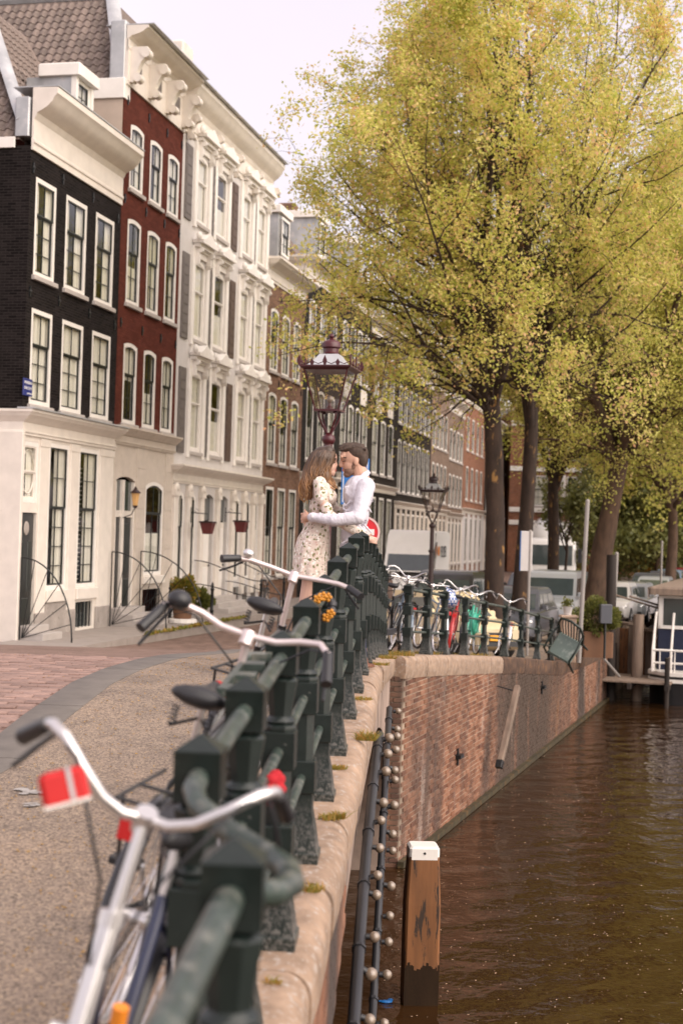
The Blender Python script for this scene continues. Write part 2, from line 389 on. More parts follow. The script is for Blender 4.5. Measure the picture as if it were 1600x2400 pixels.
M['leaf2'] = leafmat('yellow_green_leaves', [(0, (.38, .43, .07)), (.4, (.68, .66, .16)), (.8, (.80, .70, .23)), (1, (.82, .57, .27))], .58)
M['leafd'] = leafmat('dark_green_leaves', [(0, (.09, .10, .025)), (.5, (.17, .18, .045)), (1, (.27, .25, .07))])
M['tuft'] = leafmat('grass_blades', [(0, (.12, .15, .02)), (.5, (.28, .24, .04)), (1, (.50, .26, .06))])
M['bark'] = paint('dark_bark', (.036, .021, .014), .9, var=.45, vscale=7, wear=(.26, .14, .045), wscale=6, wlo=.60, whi=.66, bmp=1, bscale=22, scl=(1, 1, .35))
M['bark2'] = paint('brown_bark', (.085, .05, .032), .9, var=.4, vscale=6, bmp=1, bscale=14, scl=(1, 1, .35))
M['wood'] = paint('orange_brown_timber', (.185, .075, .025), .75, var=.3, vscale=10, wear=(.035, .02, .012), wscale=16, wlo=.57, whi=.61, bmp=.5, bscale=25, scl=(1, 1, .14))
M['oldwood'] = paint('grey_weathered_timber', (.23, .17, .13), .85, var=.3, vscale=8, bmp=.4, scl=(1, 1, .2))
M['darkwood'] = paint('dark_wet_timber', (.024, .016, .012), .75, var=.4, bmp=.4, scl=(1, 1, .2))
M['algae'] = paint('algae_covered_timber', (.045, .034, .014), .7, var=.5, vscale=5, wear=(.16, .085, .025), wscale=4)
M['conduit'] = paint('black_conduit', (.02, .02, .022), .4, .1, var=.3, wear=(.12, .11, .1), wlo=.66)
M['bulb'] = paint('frosted_bulb_glass', (.22, .165, .12), .15, var=.15, vscale=30, coat=1)
M['navyhull'] = paint('navy_hull_paint', (.016, .022, .05), .35, var=.1)
M['terracotta'] = paint('terracotta_planter', (.17, .085, .045), .8)
M['sandstone'] = paint('sand_coloured_box', (.42, .30, .22), .8)
M['yellowp'] = paint('orange_yellow_paint', (.55, .23, .02), .5)
M['lantern_yellow'] = paint('amber_lantern_glass', (.62, .36, .14), .3)
M['lantern_dred'] = paint('dark_red_box', (.12, .02, .02), .4)
M['bluebag'] = None
def checker(name, a, b_, s):
    m, t, b = nodes(name); v = coords(t, 'object'); k = N(t, 'ShaderNodeTexChecker', Scale=s)
    k.inputs[1].default_value = (*a, 1); k.inputs[2].default_value = (*b_, 1); t.links.new(v, k.inputs[0]); t.links.new(k.outputs[0], b.inputs['Base Color']); b.inputs['Roughness'].default_value = .6
    return m
M['bluebag'] = checker('blue_white_checked_cloth', (.06, .14, .40), (.66, .66, .70), 22)
M['paving'] = paint('road_brick', (.275, .180, .148), .85, var=.18, vscale=25, rnd=.22, bmp=.4, bscale=70, wear=(.16, .12, .10), wscale=30, wlo=.62)
M['rowbase'] = brickmat('brick_street', (.24, .165, .135), (.10, .08, .065), bw=.2, bh=.1, mode='world', swap=False, ms=.006, strength=.3)
def gravel():
    m, t, b = nodes('exposed_gravel'); v = coords(t, 'world')
    vo = N(t, 'ShaderNodeTexVoronoi', Scale=95); t.links.new(v, vo.inputs['Vector'])
    c = ramp(t, vo.outputs['Color'], [(.15, (.125, .095, .073)), (.4, (.215, .165, .128)), (.7, (.295, .23, .175)), (.93, (.40, .31, .22))])
    n1 = noise(t, v, 1.4, 8, .62); c = mix(t, 1, c, ramp(t, n1, [(.36, (.66, .66, .68)), (.50, (1, .99, .97)), (.68, (1.14, 1.1, 1.05))]), 'MULTIPLY')
    n2 = noise(t, v, 21, 3); c = mix(t, ramp(t, n2, [(.68, (0, 0, 0)), (.76, (1, 1, 1))]), c, (.36, .22, .07))
    t.links.new(c, b.inputs['Base Color']); b.inputs['Roughness'].default_value = .8; bump(t, b, vo.outputs['Distance'], .7, .006); return m
M['gravel'] = gravel()
M['kerb'] = paint('grey_kerb_stone', (.165, .145, .125), .85, var=.18, vscale=6, wear=(.115, .10, .092), wscale=3, bmp=.6, bscale=110, mode='world')
M['pavement'] = paint('grey_pavement_slab', (.30, .26, .23), .85, var=.1, mode='world')
def quaybrick(name, stops):
    m, t, b = nodes(name); v = coords(t, 'world'); oi = t.nodes.new('ShaderNodeObjectInfo'); a = t.nodes.new('ShaderNodeAttribute'); a.attribute_name = 'rnd'
    ad = N(t, 'ShaderNodeMath', _operation='ADD'); t.links.new(a.outputs['Fac'], ad.inputs[0]); t.links.new(oi.outputs['Random'], ad.inputs[1])
    fr = N(t, 'ShaderNodeMath', _operation='FRACT'); t.links.new(ad.outputs[0], fr.inputs[0])
    c = ramp(t, fr.outputs[0], stops)
    mp = N(t, 'ShaderNodeMapping'); mp.inputs['Scale'].default_value = (1, 1, .22); t.links.new(v, mp.inputs[0])
    f = ramp(t, noise(t, mp.outputs[0], .75, 6, .6), [(.44, (0, 0, 0)), (.62, (1, 1, 1))]); c = mix(t, f, c, (.06, .042, .034))     # soot streaks
    f2 = ramp(t, noise(t, mp.outputs[0], 2.2, 6, .6), [(.60, (0, 0, 0)), (.76, (1, 1, 1))]); c = mix(t, f2, c, (.42, .35, .30))    # lime bloom
    f3 = ramp(t, noise(t, mp.outputs[0], 1.7, 5, .6), [(.60, (0, 0, 0)), (.74, (1, 1, 1))]); gy = t.nodes.new('ShaderNodeSeparateXYZ'); t.links.new(v, gy.inputs[0])
    mrx = N(t, 'ShaderNodeMapRange', From_Min=19, From_Max=39); t.links.new(gy.outputs[1], mrx.inputs[0])
    fk = mix(t, 1, ramp(t, mrx.outputs[0], [(.26, (0, 0, 0)), (.36, (1, 1, 1)), (.56, (1, 1, 1)), (.68, (.2, .2, .2))]), ramp(t, noise(t, mp.outputs[0], 1.6, 6, .6), [(.25, (0, 0, 0)), (.46, (1, 1, 1))]), 'MULTIPLY')
    c = mix(t, fk, c, (.062, .039, .026))     # sooty darker stretch midway along the wall
    fr_ = mix(t, 1, ramp(t, mrx.outputs[0], [(.55, (0, 0, 0)), (.72, (1, 1, 1))]), f3, 'MULTIPLY'); c = mix(t, fr_, c, (.34, .15, .04))   # rust
    t.links.new(c, b.inputs['Base Color']); b.inputs['Roughness'].default_value = .85; bump(t, b, noise(t, v, 40, 5), .4, .006); return m
M['qbrick'] = quaybrick('quay_brick', [(0, (.125, .048, .026)), (.5, (.215, .092, .048)), (1, (.30, .15, .09))])
M['qmortar'] = quaybrick('quay_mortar', [(0, (.44, .34, .25)), (1, (.48, .37, .28))])
M['wetwood'] = paint('wet_dark_timber', (.030, .017, .009), .85, var=.4, scl=(1, 1, .2))
M['wetwood'].node_tree.nodes['Principled BSDF'].inputs['Specular IOR Level'].default_value = .15
M['mortar'] = paint('pale_mortar', (.36, .27, .22), .9, var=.3, vscale=2, mode='world', wear=(.12, .09, .07), wscale=1, wlo=.48, whi=.6)
def watermat():
    m, t, b = nodes('canal_water'); v = coords(t, 'world', (.8, .8, 1))
    b.inputs['Base Color'].default_value = (.034, .0155, .0055, 1); b.inputs['Roughness'].default_value = .05; b.inputs['IOR'].default_value = 1.33
    w1 = noise(t, v, 1.3, 4, .55); w2 = noise(t, v, 6.5, 4, .6)
    wv = N(t, 'ShaderNodeTexWave', Scale=.55, Distortion=9, Detail=3); wv.inputs['Detail Scale'].default_value = .7; mp = N(t, 'ShaderNodeMapping'); mp.inputs['Rotation'].default_value = (0, 0, 1.1); t.links.new(v, mp.inputs[0]); t.links.new(mp.outputs[0], wv.inputs['Vector'])
    p = bump(t, b, w1, .50, .14); p = bump(t, b, wv.outputs[0], .16, .05, p); bump(t, b, w2, .20, .03, p); return m
M['water'] = watermat()
# ------------------------------------------------------------------ ground, bridge, quay, water
GY = [-8, 0, 2.6, 4.25, 5.2, 6.2, 7.2, 8.2, 9.25, 10.25, 11.26, 12.3, 13.3, 14.3, 15.3, 16.3, 17.3, 18.3, 20.3, 22.5, 27.4, 32, 36, 45, 60, 130, 700]
GZ = [-1.95, -1.82, -1.70, -1.578, -1.504, -1.427, -1.351, -1.27, -1.2, -1.136, -1.12, -1.14, -1.184, -1.25, -1.32, -1.40, -1.484, -1.57, -1.70, -1.87, -2.27, -2.72, -2.85, -2.95, -3.0, -3.1, -3.1]
def gz(Y): return float(np.interp(Y, GY, GZ)) + CAMZ
RY = [-8, 1.6, 2.6, 3.4, 4.25, 5.2, 6.2, 7.2, 8.2, 9.25, 10.25, 11.26, 12.3, 13.3, 14.3, 15.3, 16.3, 17.3, 18.3, 19.3]
RX = [-.95, -.42, -.37, -.325, -.265, -.2, -.137, -.075, -.012, .053, .113, .168, .22, .273, .328, .39, .44, .50, .555, .61]
def rx(Y): return float(np.interp(Y, RY, RX))
QX0, QY0, QS = 1.05, 20.3, .32       # the quay railing runs on from here
def edge(Y):
    "x of the canal edge"
    return rx(Y) + .17 if Y < 19.1 else 1.25 + QS * (Y - QY0)
def gr(px, py):
    "street point seen at a photo pixel"
    d = RM @ Vector(((px - 800) / F, -(py - 1200) / F, -1)); Y = 2.0
    while Y < 90:
        if CAMZ + d.z / d.y * Y <= gz(Y): break
        Y += .02
    return d.x / d.y * Y, Y
# kerb line of the pavement on the bridge, then on along the ramp
kp = [gr(-260, 2030), gr(0, 1811), gr(57, 1788), gr(155, 1690), gr(275, 1598), gr(459, 1537)]
kp = [(kp[0][0] - 1.0, -8)] + kp + [(rx(15) - 1.45, 15), (rx(19) - 1.9, 19), (-.6, 26), (2.2, 36), (8, 60), (24, 130)]
kp.sort(key=lambda p: p[1])
def kx(Y): return float(np.interp(Y, [p[1] for p in kp], [p[0] for p in kp]))
Ys = list(np.arange(-8, 40, .35)) + list(np.arange(40, 130, 4)) + [130, 200, 350, 700]
def strip(fa, fb, dza, dzb, cols, name, mat, y0=-8, y1=700, kind='structure', parent=None):
    ys = [y for y in Ys if y0 <= y <= y1]; vs = []; fs = []; n = cols + 1
    for y in ys:
        for c in range(n):
            t = c / cols; vs.append((lerp(fa(y), fb(y), t), y, gz(y) + lerp(dza, dzb, t)))
    for i in range(len(ys) - 1):
        for c in range(cols): fs.append((i * n + c, i * n + c + 1, (i + 1) * n + c + 1, (i + 1) * n + c))
    m = MB().add(vs, fs); o = m.build(name, mat, parent, smooth=60)
    return tag(o, kind=kind) if kind else o
street = strip(lambda y: -90 - y * .6, lambda y: kx(y) - .30, -.065, -.065, 8, 'brick_road', M['rowbase'])
pavement = strip(lambda y: kx(y) - .02, lambda y: edge(y) - .40, 0, 0, 4, 'pavement', M['gravel'])
# kerb: long grey stones with thin joints
ker = tag(strip(lambda y: kx(y) - .31, lambda y: kx(y) - .01, -.05, -.05, 1, 'kerb', M['kerb']), kind='structure')
yk = -6.0
while yk < 40:
    L = random.uniform(1.5, 2.2); m = MB(); ss = [yk + .006, yk + L * .25, yk + L * .5, yk + L * .75, yk + L - .006]; vs = []; fs = []
    for y in ss:
        x = kx(y); z = gz(y)
        vs += [(x - .32, y, z - .12), (x - .315, y, z - .012), (x - .30, y, z + .004), (x - .005, y, z + .004), (x, y, z - .1)]
    for i in range(4):
        for j in range(4): fs.append((i * 5 + j, i * 5 + j + 1, i * 5 + j + 6, i * 5 + j + 5))
    fs += [(0, 1, 2, 3, 4), (20, 21, 22, 23, 24)]
    m.add(vs, fs).build('kerb_stone', M['kerb'], ker, smooth=50); yk += L
# single road bricks, laid in rows, where they can be told apart
bm_ = MB().cbox(-.098, .098, -.047, .047, -.05, 0, .006); bme = bm_.mesh('road_brick', M['paving'], 40)
cand = []
row = 0; y = 5.0
while y < 14.2:
    off = (row % 2) * .1
    for k in range(0, 40):
        x = kx(y) - .40 - off - k * .2
        py = 1250 + .03 * (x / y * F) + (CAMZ - gz(y) + .06) / y * F; px = 800 + x / y * F
        if -60 < px and 1490 < py < 2450: cand.append((x, y))
    y += .1; row += 1
cand.sort(key=lambda p: p[1])
rest = MB()
for i, (x, y) in enumerate(cand):
    sl = math.atan((gz(y + .1) - gz(y - .1)) / .2)
    Mx = Matrix.Translation((x + random.uniform(-.002, .002), y + random.uniform(-.004, .004), gz(y) - .065 + random.uniform(.004, .016))) @ Matrix.Rotation(sl + random.uniform(-.02, .02), 4, 'X') @ Matrix.Rotation(random.uniform(-.03, .03), 4, 'Z') @ Matrix.Rotation(random.uniform(-.02, .02), 4, 'Y')
    if i < 300:
        o = link('brick', bme, street); o.matrix_local = Mx
    else:
        rest.cbox(-.098, .098, -.047, .047, -.05, 0, .006, Mx)
if rest.v: tag(rest.build('farther_bricks', M['paving'], street, smooth=40), kind='stuff')
# slabs in front of the houses
HX, HY, HD = -7.49, 33.1, (.219, .976)
slab = MB()
# ---- water
wm = MB().quad((-30, -30, 0), (260, -30, 0), (260, 420, 0), (-30, 420, 0))
tag(wm.build('water', M['water']), kind='structure')
tag(MB().quad((-700, -200, -.9), (900, -200, -.9), (900, 1200, -.9), (-700, 1200, -.9)).build('canal_bed', M['darkwood']), kind='structure')
tag(MB().quad((-700, 690, 1.3), (900, 690, 1.3), (900, 1200, 1.3), (-700, 1200, 1.3)).build('far_ground', M['kerb']), kind='structure')

# ---- bridge: coping stones, side wall over the arch, soffit
bridge = thing('bridge', 'humped brick bridge with rounded granite coping over the canal', 'bridge', (0, 0, 0))
def coping(parent, pts, mat, prof, name='coping_stone'):
    "one stone between two plan points; pts = [(x, y, z, nx, ny)]"
    m = MB(); n = len(prof); vs = []; fs = []
    for (x, y, z, nx, ny) in pts:
        for a, h in prof: vs.append((x + nx * a, y + ny * a, z + h))
    for i in range(len(pts) - 1):
        for j in range(n): fs.append((i * n + j, i * n + (j + 1) % n, (i + 1) * n + (j + 1) % n, (i + 1) * n + j))
    fs += [tuple(range(n)), tuple(range((len(pts) - 1) * n, len(pts) * n))]
    return m.add(vs, fs).build(name, mat, parent, smooth=50)
def cprof(r, h, a0, jit=0):
    p = [(a0, -h), (a0, 0.0), (.17 - r - .02, .004)]
    for k in range(1, 7):
        th = math.pi / 2 * k / 6; p.append((.17 - r + r * math.sin(th), -r + r * math.cos(th) + .004))
    p += [(.168, -h * .75), (.15, -h)]
    return p
yb = 1.0
while yb < 19.0:
    L = random.uniform(.92, 1.12); ye = min(yb + L, 19.15); dz = random.uniform(-.008, .012); da = random.uniform(-.012, .012)
    pts = []
    for k in range(5):
        y = lerp(yb + .009, ye - .009, k / 4); s = (rx(y + .1) - rx(y - .1)) / .2; q = math.hypot(1, s)
        bul = .012 * random.uniform(.6, 1.3) if k in (1, 2, 3) else -.006
        pts.append((rx(y) + da + bul * .6, y, gz(y) + dz + bul * .5, 1 / q, -s / q))
    coping(bridge, pts, M['granite'], cprof(.10, .27, -.48)); yb = ye
def arch(Y, c=11.4, a=7.6, h=2.72): 
    t = 1 - ((Y - c) / a) ** 2; return h * math.sqrt(t) if t > 0 else -.6
m = MB(); ys = list(np.arange(-6, 19.01, .2)); vs = []; fs = []
for y in ys:
    x = rx(y) + .12; zt = gz(y) - .27; zb = max(-.6, arch(y)); vs += [(x, y, zt), (x, y, min(zb, zt - .1)), (x - .35, y, min(zb, zt - .1)), (x - 9, y, min(zb, zt - .1))]
for i in range(len(ys) - 1):
    for j in range(3): fs.append((i * 4 + j, i * 4 + j + 1, i * 4 + j + 5, i * 4 + j + 4))
m.add(vs, fs).build('side_wall', M['mortar'], bridge, smooth=40)
# bricks of the narrow strip of bridge wall, nearest ones
bq = MB().cbox(-.105, .105, -.02, .02, -.031, .031, .006).mesh('wall_brick', M['qbrick'], 40)
for r_ in range(14):
    for k in range(14):
        y = 4.4 + k * .222 + (r_ % 2) * .11; z = gz(y) - .33 - r_ * .072
        if z < arch(y) + .06: continue
        s = (rx(y + .1) - rx(y - .1)) / .2
        o = link('brick', bq, bridge); o.location = (rx(y) + .122, y, z); o.rotation_euler = (0, -math.atan((gz(y + .1) - gz(y - .1)) / .2), math.atan2(1, s))
# two conduits with round bulbs that follow the arch
def string(pix, label, nb, rr=.028):
    P3 = [at(px, py, Y) for px, py, Y in pix]
    P3 = [Vector(p) for p in P3]; dense = []
    for i in range(len(P3) - 1):
        for k in range(6):
            t = k / 6; dense.append(P3[i].lerp(P3[i + 1], t))
    dense.append(P3[-1])
    t = thing('light_string', label, 'light string', dense[0]); o0 = dense[0]
    MB().tube([p - o0 for p in dense], rr, 8).build('conduit', M['conduit'], t, smooth=60)
    cl = MB().lathe([(rr + .001, -.01), (rr + .006, -.01), (rr + .006, .01), (rr + .001, .01)], 8).mesh('clip', M['blackp'])
    bl = MB().ell((0, 0, 0), .033, 10, 8).mesh('bulb', M['bulb'], 60); hol = MB().tube([(-.05, 0, 0), (-.02, 0, 0)], .018, 8).mesh('bulb_holder', M['blackp'], 60)
    L = [0]
    for i in range(1, len(dense)): L.append(L[-1] + (dense[i] - dense[i - 1]).length)
    def pt(s):
        i = max(1, int(np.searchsorted(L, s))); i = min(i, len(L) - 1); a = (s - L[i - 1]) / max(1e-6, L[i] - L[i - 1]); return dense[i - 1].lerp(dense[i], a), (dense[i] - dense[i - 1]).normalized()
    for k in range(nb):
        p, d = pt(L[-1] * (k + .5 + random.uniform(-.28, .28)) / nb); hq = random.uniform(-.5, .35); b = link('bulb', bl, t, p - o0 + Vector((.078 * math.cos(hq), random.uniform(-.03, .03), .078 * math.sin(hq)))); b.rotation_euler = (0, -hq, 0); b.scale = (random.uniform(.85, 1.1),) * 3; link('bulb_holder', hol, b)
        if k % 2 == 0:
            p2, d2 = pt(L[-1] * (k + 1) / nb); c_ = link('clip', cl, t, p2 - o0); c_.rotation_euler = d2.to_track_quat('Z', 'Y').to_euler()
    return t
string([(820, 2500, 6.5), (829, 2393, 6.9), (843, 2190, 7.6), (858, 2000, 8.5), (870, 1880, 9.2), (883, 1763, 10.0), (889, 1722, 10.4)], 'black conduit with frosted round bulbs, nearer of the two under the bridge coping', 12, .034)
string([(870, 2420, 9.0), (876, 2326, 9.3), (888, 2110, 9.9), (899, 1900, 10.6), (906, 1760, 11.5), (912, 1661, 12.4)], 'black conduit with frosted round bulbs, farther one beside the brick abutment', 14)

# ---- quay wall: abutment face, long brick face with real bricks
quay = thing('quay_wall', 'stained brick quay wall with pale mortar running beside the water', 'wall', (0, 0, 0))
def qt(t, off=0):
    "plan point t metres along the quay face from its near corner"
    d = Vector((QS, 1, 0)).normalized(); return Vector((.90, 19.15, 0)) + d * t + Vector((d.y, -d.x, 0)) * off
qd = Vector((QS, 1, 0)).normalized(); qn = Vector((qd.y, -qd.x, 0)); qang = math.atan2(qd.y, qd.x)
def qtop(t): return gz(qt(t).y) - .26
m = MB(); vs = []; fs = []; T = list(np.arange(0, 22.6, .5)) + [30, 60, 120, 300]
for t in T:
    p = qt(t); vs += [(p.x, p.y, qtop(t) + .2), (p.x, p.y, -.8)]
for i in range(len(T) - 1): fs.append((2 * i, 2 * i + 1, 2 * i + 3, 2 * i + 2))
m.add(vs, fs); m.build('mortar_face', M['qmortar'], quay)
MB().quad((rx(19.1) + .1, 19.14, gz(19.1) - .2), (.90, 19.15, gz(19.1) - .2), (.90, 19.15, -.8), (rx(19.1) + .1, 19.14, -.8)).build('abutment_face', M['qmortar'], quay)
bq2 = MB().cbox(-.1015, .1015, -.014, .014, -.0275, .0275, .006).mesh('quay_brick', M['qbrick'], 40)
big = []; small = []
for r_ in range(44):
    z = -.05 + r_ * .0715
    for k in range(-2, 103):
        t = k * .222 + (r_ % 2) * .111 + .11
        if t < .1 or t > 22.4 or z > qtop(t) - .03: continue
        (big if len(big) < 100000 else small).append((t, z))
big.sort(key=lambda p: (p[0] + abs(p[1] - 1.6) * .6))
mrest = MB(); rr = []
for i, (t, z) in enumerate(big):
    off = random.uniform(-.006, .008); p = qt(t, off); rot = qang + random.uniform(-.01, .01)
    if i < 230:
        o = link('brick', bq2, quay); o.location = (p.x, p.y, z); o.rotation_euler = (0, 0, rot)
    else:
        Mx = Matrix.Translation((p.x, p.y, z)) @ Matrix.Rotation(rot, 4, 'Z'); mrest.cbox(-.1015, .1015, -.014, .014, -.0275, .0275, .006, Mx); rr += [random.random()] * 24
o = mrest.build('farther_bricks', M['qbrick'], quay, smooth=40); tag(o, kind='stuff')
a = o.data.attributes.new('rnd', 'FLOAT', 'POINT'); a.data.foreach_set('value', rr)
for r_ in range(40):        # abutment bricks facing along the canal
    z = .02 + r_ * .0715
    if z > gz(19.1) - .3: break
    xs = [.70, .83] if r_ % 2 else [.765]
    for x in xs:
        o = link('brick', bq2, quay); o.location = (x, 19.135, z); o.rotation_euler = (0, 0, 0); o.scale = ((.6 if r_ % 2 else 1.15), 1, 1)
# granite coping on the near part, weathered brick-on-edge coping further on
t = -.05
while t < 22.3:
    L = random.uniform(1.0, 1.25); gran = t < 6.3; pts = []
    for k in range(3):
        tt = lerp(t + .007, t + L - .007, k / 2); p = qt(tt, -.17 + random.uniform(-.003, .003)); pts.append((p.x, p.y, gz(p.y) + (.0 if gran else -.012), qn.x, qn.y))
    coping(quay, pts, M['granite'] if gran else M['coping2'] if 'coping2' in M else M['granite'], [(a + .04, h) for a, h in cprof(.09 if gran else .04, .30, -.42)]); t += L
# timber waling along the waterline
m = MB(); P_ = [qt(t, .06) + Vector((0, 0, .05)) for t in np.arange(-.1, 22.5, 1.5)]
wal = thing('timber_waling', 'algae green timber beam along the waterline of the quay wall', 'beam', P_[0])
MB().tube([p - P_[0] for p in P_], .06, 4).build('beam', M['algae'], wal, smooth=30)
# iron anchors and leaning fender plank on the wall
p0, p1 = at(1212, 1608, 24.6), at(1172, 1782, 24.2)
fp = thing('fender_plank', 'pale weathered timber plank leaning on the quay wall above the water', 'plank', p1)
dv = p0 - p1; fr = Matrix((qn.cross(dv).normalized(), qn, dv.normalized())).transposed().to_4x4()
L = dv.length
MB().cbox(-.075, .075, -.05, .05, 0, L, .012, fr).build('plank', M['oldwood'], fp)
MB().cbox(-.085, .085, -.055, .055, -.13, .0, .01, fr).build('iron_shoe', M['iron'], fp)
MB().tube([fr @ Vector((0, 0, L - .1)), fr @ Vector((0, -.35, L - .02))], .012, 6).build('bolt', M['iron'], fp)
for (px, py, Y, lab) in ((1296, 1612, 29.5, 'short iron ledge bracket sticking out of the quay wall below the chair'), (1107, 1775, 22.2, 'small rusty iron anchor on the middle of the quay wall')):
    p = at(px, py, Y); t = (p - Vector((.9, 19.15, 0))).dot(qd); q = qt(t); q.z = p.z; b = thing('wall_anchor', lab, 'anchor', q, qang)
    MB().box(-.12, .12, -.10, .02, -.03, .03).box(-.03, .03, -.04, .01, -.14, .12).build('bracket', M['iron'], b)
# ------------------------------------------------------------------ houses
HANG = math.atan2(HD[1], HD[0]); HG = CAMZ - 2.75
def hloc(t): return (HX + HD[0] * t, HY + HD[1] * t, HG)
def arcpts(x0, x1, z, rise, n=6):
    return [(lerp(x0, x1, i / n), z + rise * (1 - (2 * i / n - 1) ** 2)) for i in range(n + 1)]
def wall(W, H, ops, depth=.16, x0=0):
    "front wall with real openings (a, b, z0, z1, rise) and reveals"
    m = MB(); xs = sorted({x0, W} | {o[0] for o in ops} | {o[1] for o in ops}); zs = sorted({0, H} | {o[2] for o in ops} | {o[3] for o in ops})
    for i in range(len(xs) - 1):
        for j in range(len(zs) - 1):
            cx, cz = (xs[i] + xs[i + 1]) / 2, (zs[j] + zs[j + 1]) / 2
            if any(o[0] < cx < o[1] and o[2] < cz < o[3] for o in ops): continue
            m.quad((xs[i], 0, zs[j]), (xs[i + 1], 0, zs[j]), (xs[i + 1], 0, zs[j + 1]), (xs[i], 0, zs[j + 1]))
    for (a, b, z0, z1, rise) in ops:
        m.quad((a, 0, z0), (a, depth, z0), (a, depth, z1), (a, 0, z1)); m.quad((b, 0, z0), (b, 0, z1), (b, depth, z1), (b, depth, z0))
        m.quad((a, 0, z0), (b, 0, z0), (b, depth, z0), (a, depth, z0)); m.quad((a, 0, z1), (a, depth, z1), (b, depth, z1), (b, 0, z1))
        if rise:
            ap = arcpts(a, b, z1 - rise, rise)
            for (u, v) in zip(ap, ap[1:]):
                m.quad((u[0], 0, u[1]), (v[0], 0, v[1]), (v[0], 0, z1 + .0), (u[0], 0, z1 + .0)); m.quad((u[0], 0, u[1]), (u[0], depth, u[1]), (v[0], depth, v[1]), (v[0], 0, v[1]))
    return m
WC = {}
def win_meshes(w, h, rise, nx, split, sash, deep, cur, key, low=1, up=1):
    k = (round(w, 2), round(h, 2), rise, nx, split, sash, deep, cur, low, up)
    if k in WC: return WC[k]
    fw = .11; g = .003
    fr = MB()
    # outer frame: a band that follows the head
    top = arcpts(g, w - g, h - rise, rise) if rise else [(g, h - g), (w - g, h - g)]
    inn = arcpts(fw, w - fw, h - rise - fw, rise) if rise else [(fw, h - fw), (w - fw, h - fw)]
    n = len(top)
    def band(o, i, y0, y1):
        fr.quad((o[0][0], y0, o[0][1]), (o[1][0], y0, o[1][1]), (i[1][0], y0, i[1][1]), (i[0][0], y0, i[0][1]))
        fr.quad((i[0][0], y0, i[0][1]), (i[1][0], y0, i[1][1]), (i[1][0], y1, i[1][1]), (i[0][0], y1, i[0][1]))
    y0, y1 = deep - .05, deep + .06
    for q in range(n - 1): band((top[q], top[q + 1]), (inn[q], inn[q + 1]), y0, y1)
    band(((g, g), (g, top[0][1])), ((fw, fw), (fw, inn[0][1])), y0, y1); band(((w - g, top[-1][1]), (w - g, g)), ((w - fw, inn[-1][1]), (w - fw, fw)), y0, y1)
    band(((w - g, g), (g, g)), ((w - fw, fw), (fw, fw)), y0, y1)
    sa = MB(); sw = .035; hz = h * split
    a, b = fw, w - fw; zb, zt = fw, h - fw - rise * .2; ys, ye = deep - .01, deep + .03
    for (p, q, dz) in ((zb, hz, 0), (hz, zt, -.03)):
        sa.box(a, a + sw, ys + dz, ye + dz, p, q); sa.box(b - sw, b, ys + dz, ye + dz, p, q)
        sa.box(a + sw, b - sw, ys + dz, ye + dz, p, p + sw * 1.2); sa.box(a + sw, b - sw, ys + dz, ye + dz, q - sw, q)
        nz = low if dz == 0 else up
        for c in range(1, nx): x = lerp(a, b, c / nx); sa.box(x - .011, x + .011, ys + dz + .01, ye + dz - .005, p + sw, q - sw)
        for c in range(1, nz): z = lerp(p, q, c / nz); sa.box(a + sw, b - sw, ys + dz + .012, ye + dz - .006, z - .011, z + .011)
    gl = MB().quad((a, deep + .015, zb), (b, deep + .015, zb), (b, deep + .015, hz), (a, deep + .015, hz)).quad((a, deep - .015, hz), (b, deep - .015, hz), (b, deep - .015, zt), (a, deep - .015, zt))
    cu = MB()
    def drape(x0, x1, z0, z1):
        nn = max(4, int((x1 - x0) / .05)); vs = []
        for i in range(nn + 1):
            x = lerp(x0, x1, i / nn); yy = deep + .055 + .015 * math.sin(i * 2.1) + .008 * math.sin(i * 5.3); vs += [(x, yy, z0), (x, yy, z1)]
        cu.add(vs, [(2 * i, 2 * i + 2, 2 * i + 3, 2 * i + 1) for i in range(nn)])
    W_ = b - a
    if cur == 'full': drape(a, b, zb, zt)
    elif cur == 'sides': drape(a, a + W_ * .30, zb, zt); drape(b - W_ * .36, b, zb, zt)
    elif cur == 'half': drape(a + W_ * .45, b, zb, zt)
    elif cur == 'top': drape(a, b, lerp(zb, zt, .55), zt)
    elif cur == 'low': drape(a, b, zb, lerp(zb, zt, .45))
    WC[k] = r = (fr.mesh('window_frame', M['white2']), sa.mesh('sash', sash), gl.mesh('pane', M['glass']), cu.mesh('curtain', M['curtain']) if cu.v else None)
    return r
SILL = {}
def window(parent, x, z, w, h, rise=.0, nx=2, split=.55, sash=None, deep=.055, cur='full', sill=True, low=2, up=1, sillmat=None):
    fr, sa, gl, cu = win_meshes(w, h, rise, nx, split, sash or M['darkframe'], deep, cur, 0, low, up)
    o = link('window', fr, parent, (x, 0, z)); link('sash', sa, o); link('pane', gl, o)
    if cu: link('curtain', cu, o)
    if sill:
        k = round(w, 2)
        if k not in SILL: SILL[k] = MB().cbox(-.08, w + .08, -.09, .10, -.11, -.002, .012).mesh('sill', M['sill'])
        link('sill', SILL[k], o)
    return o
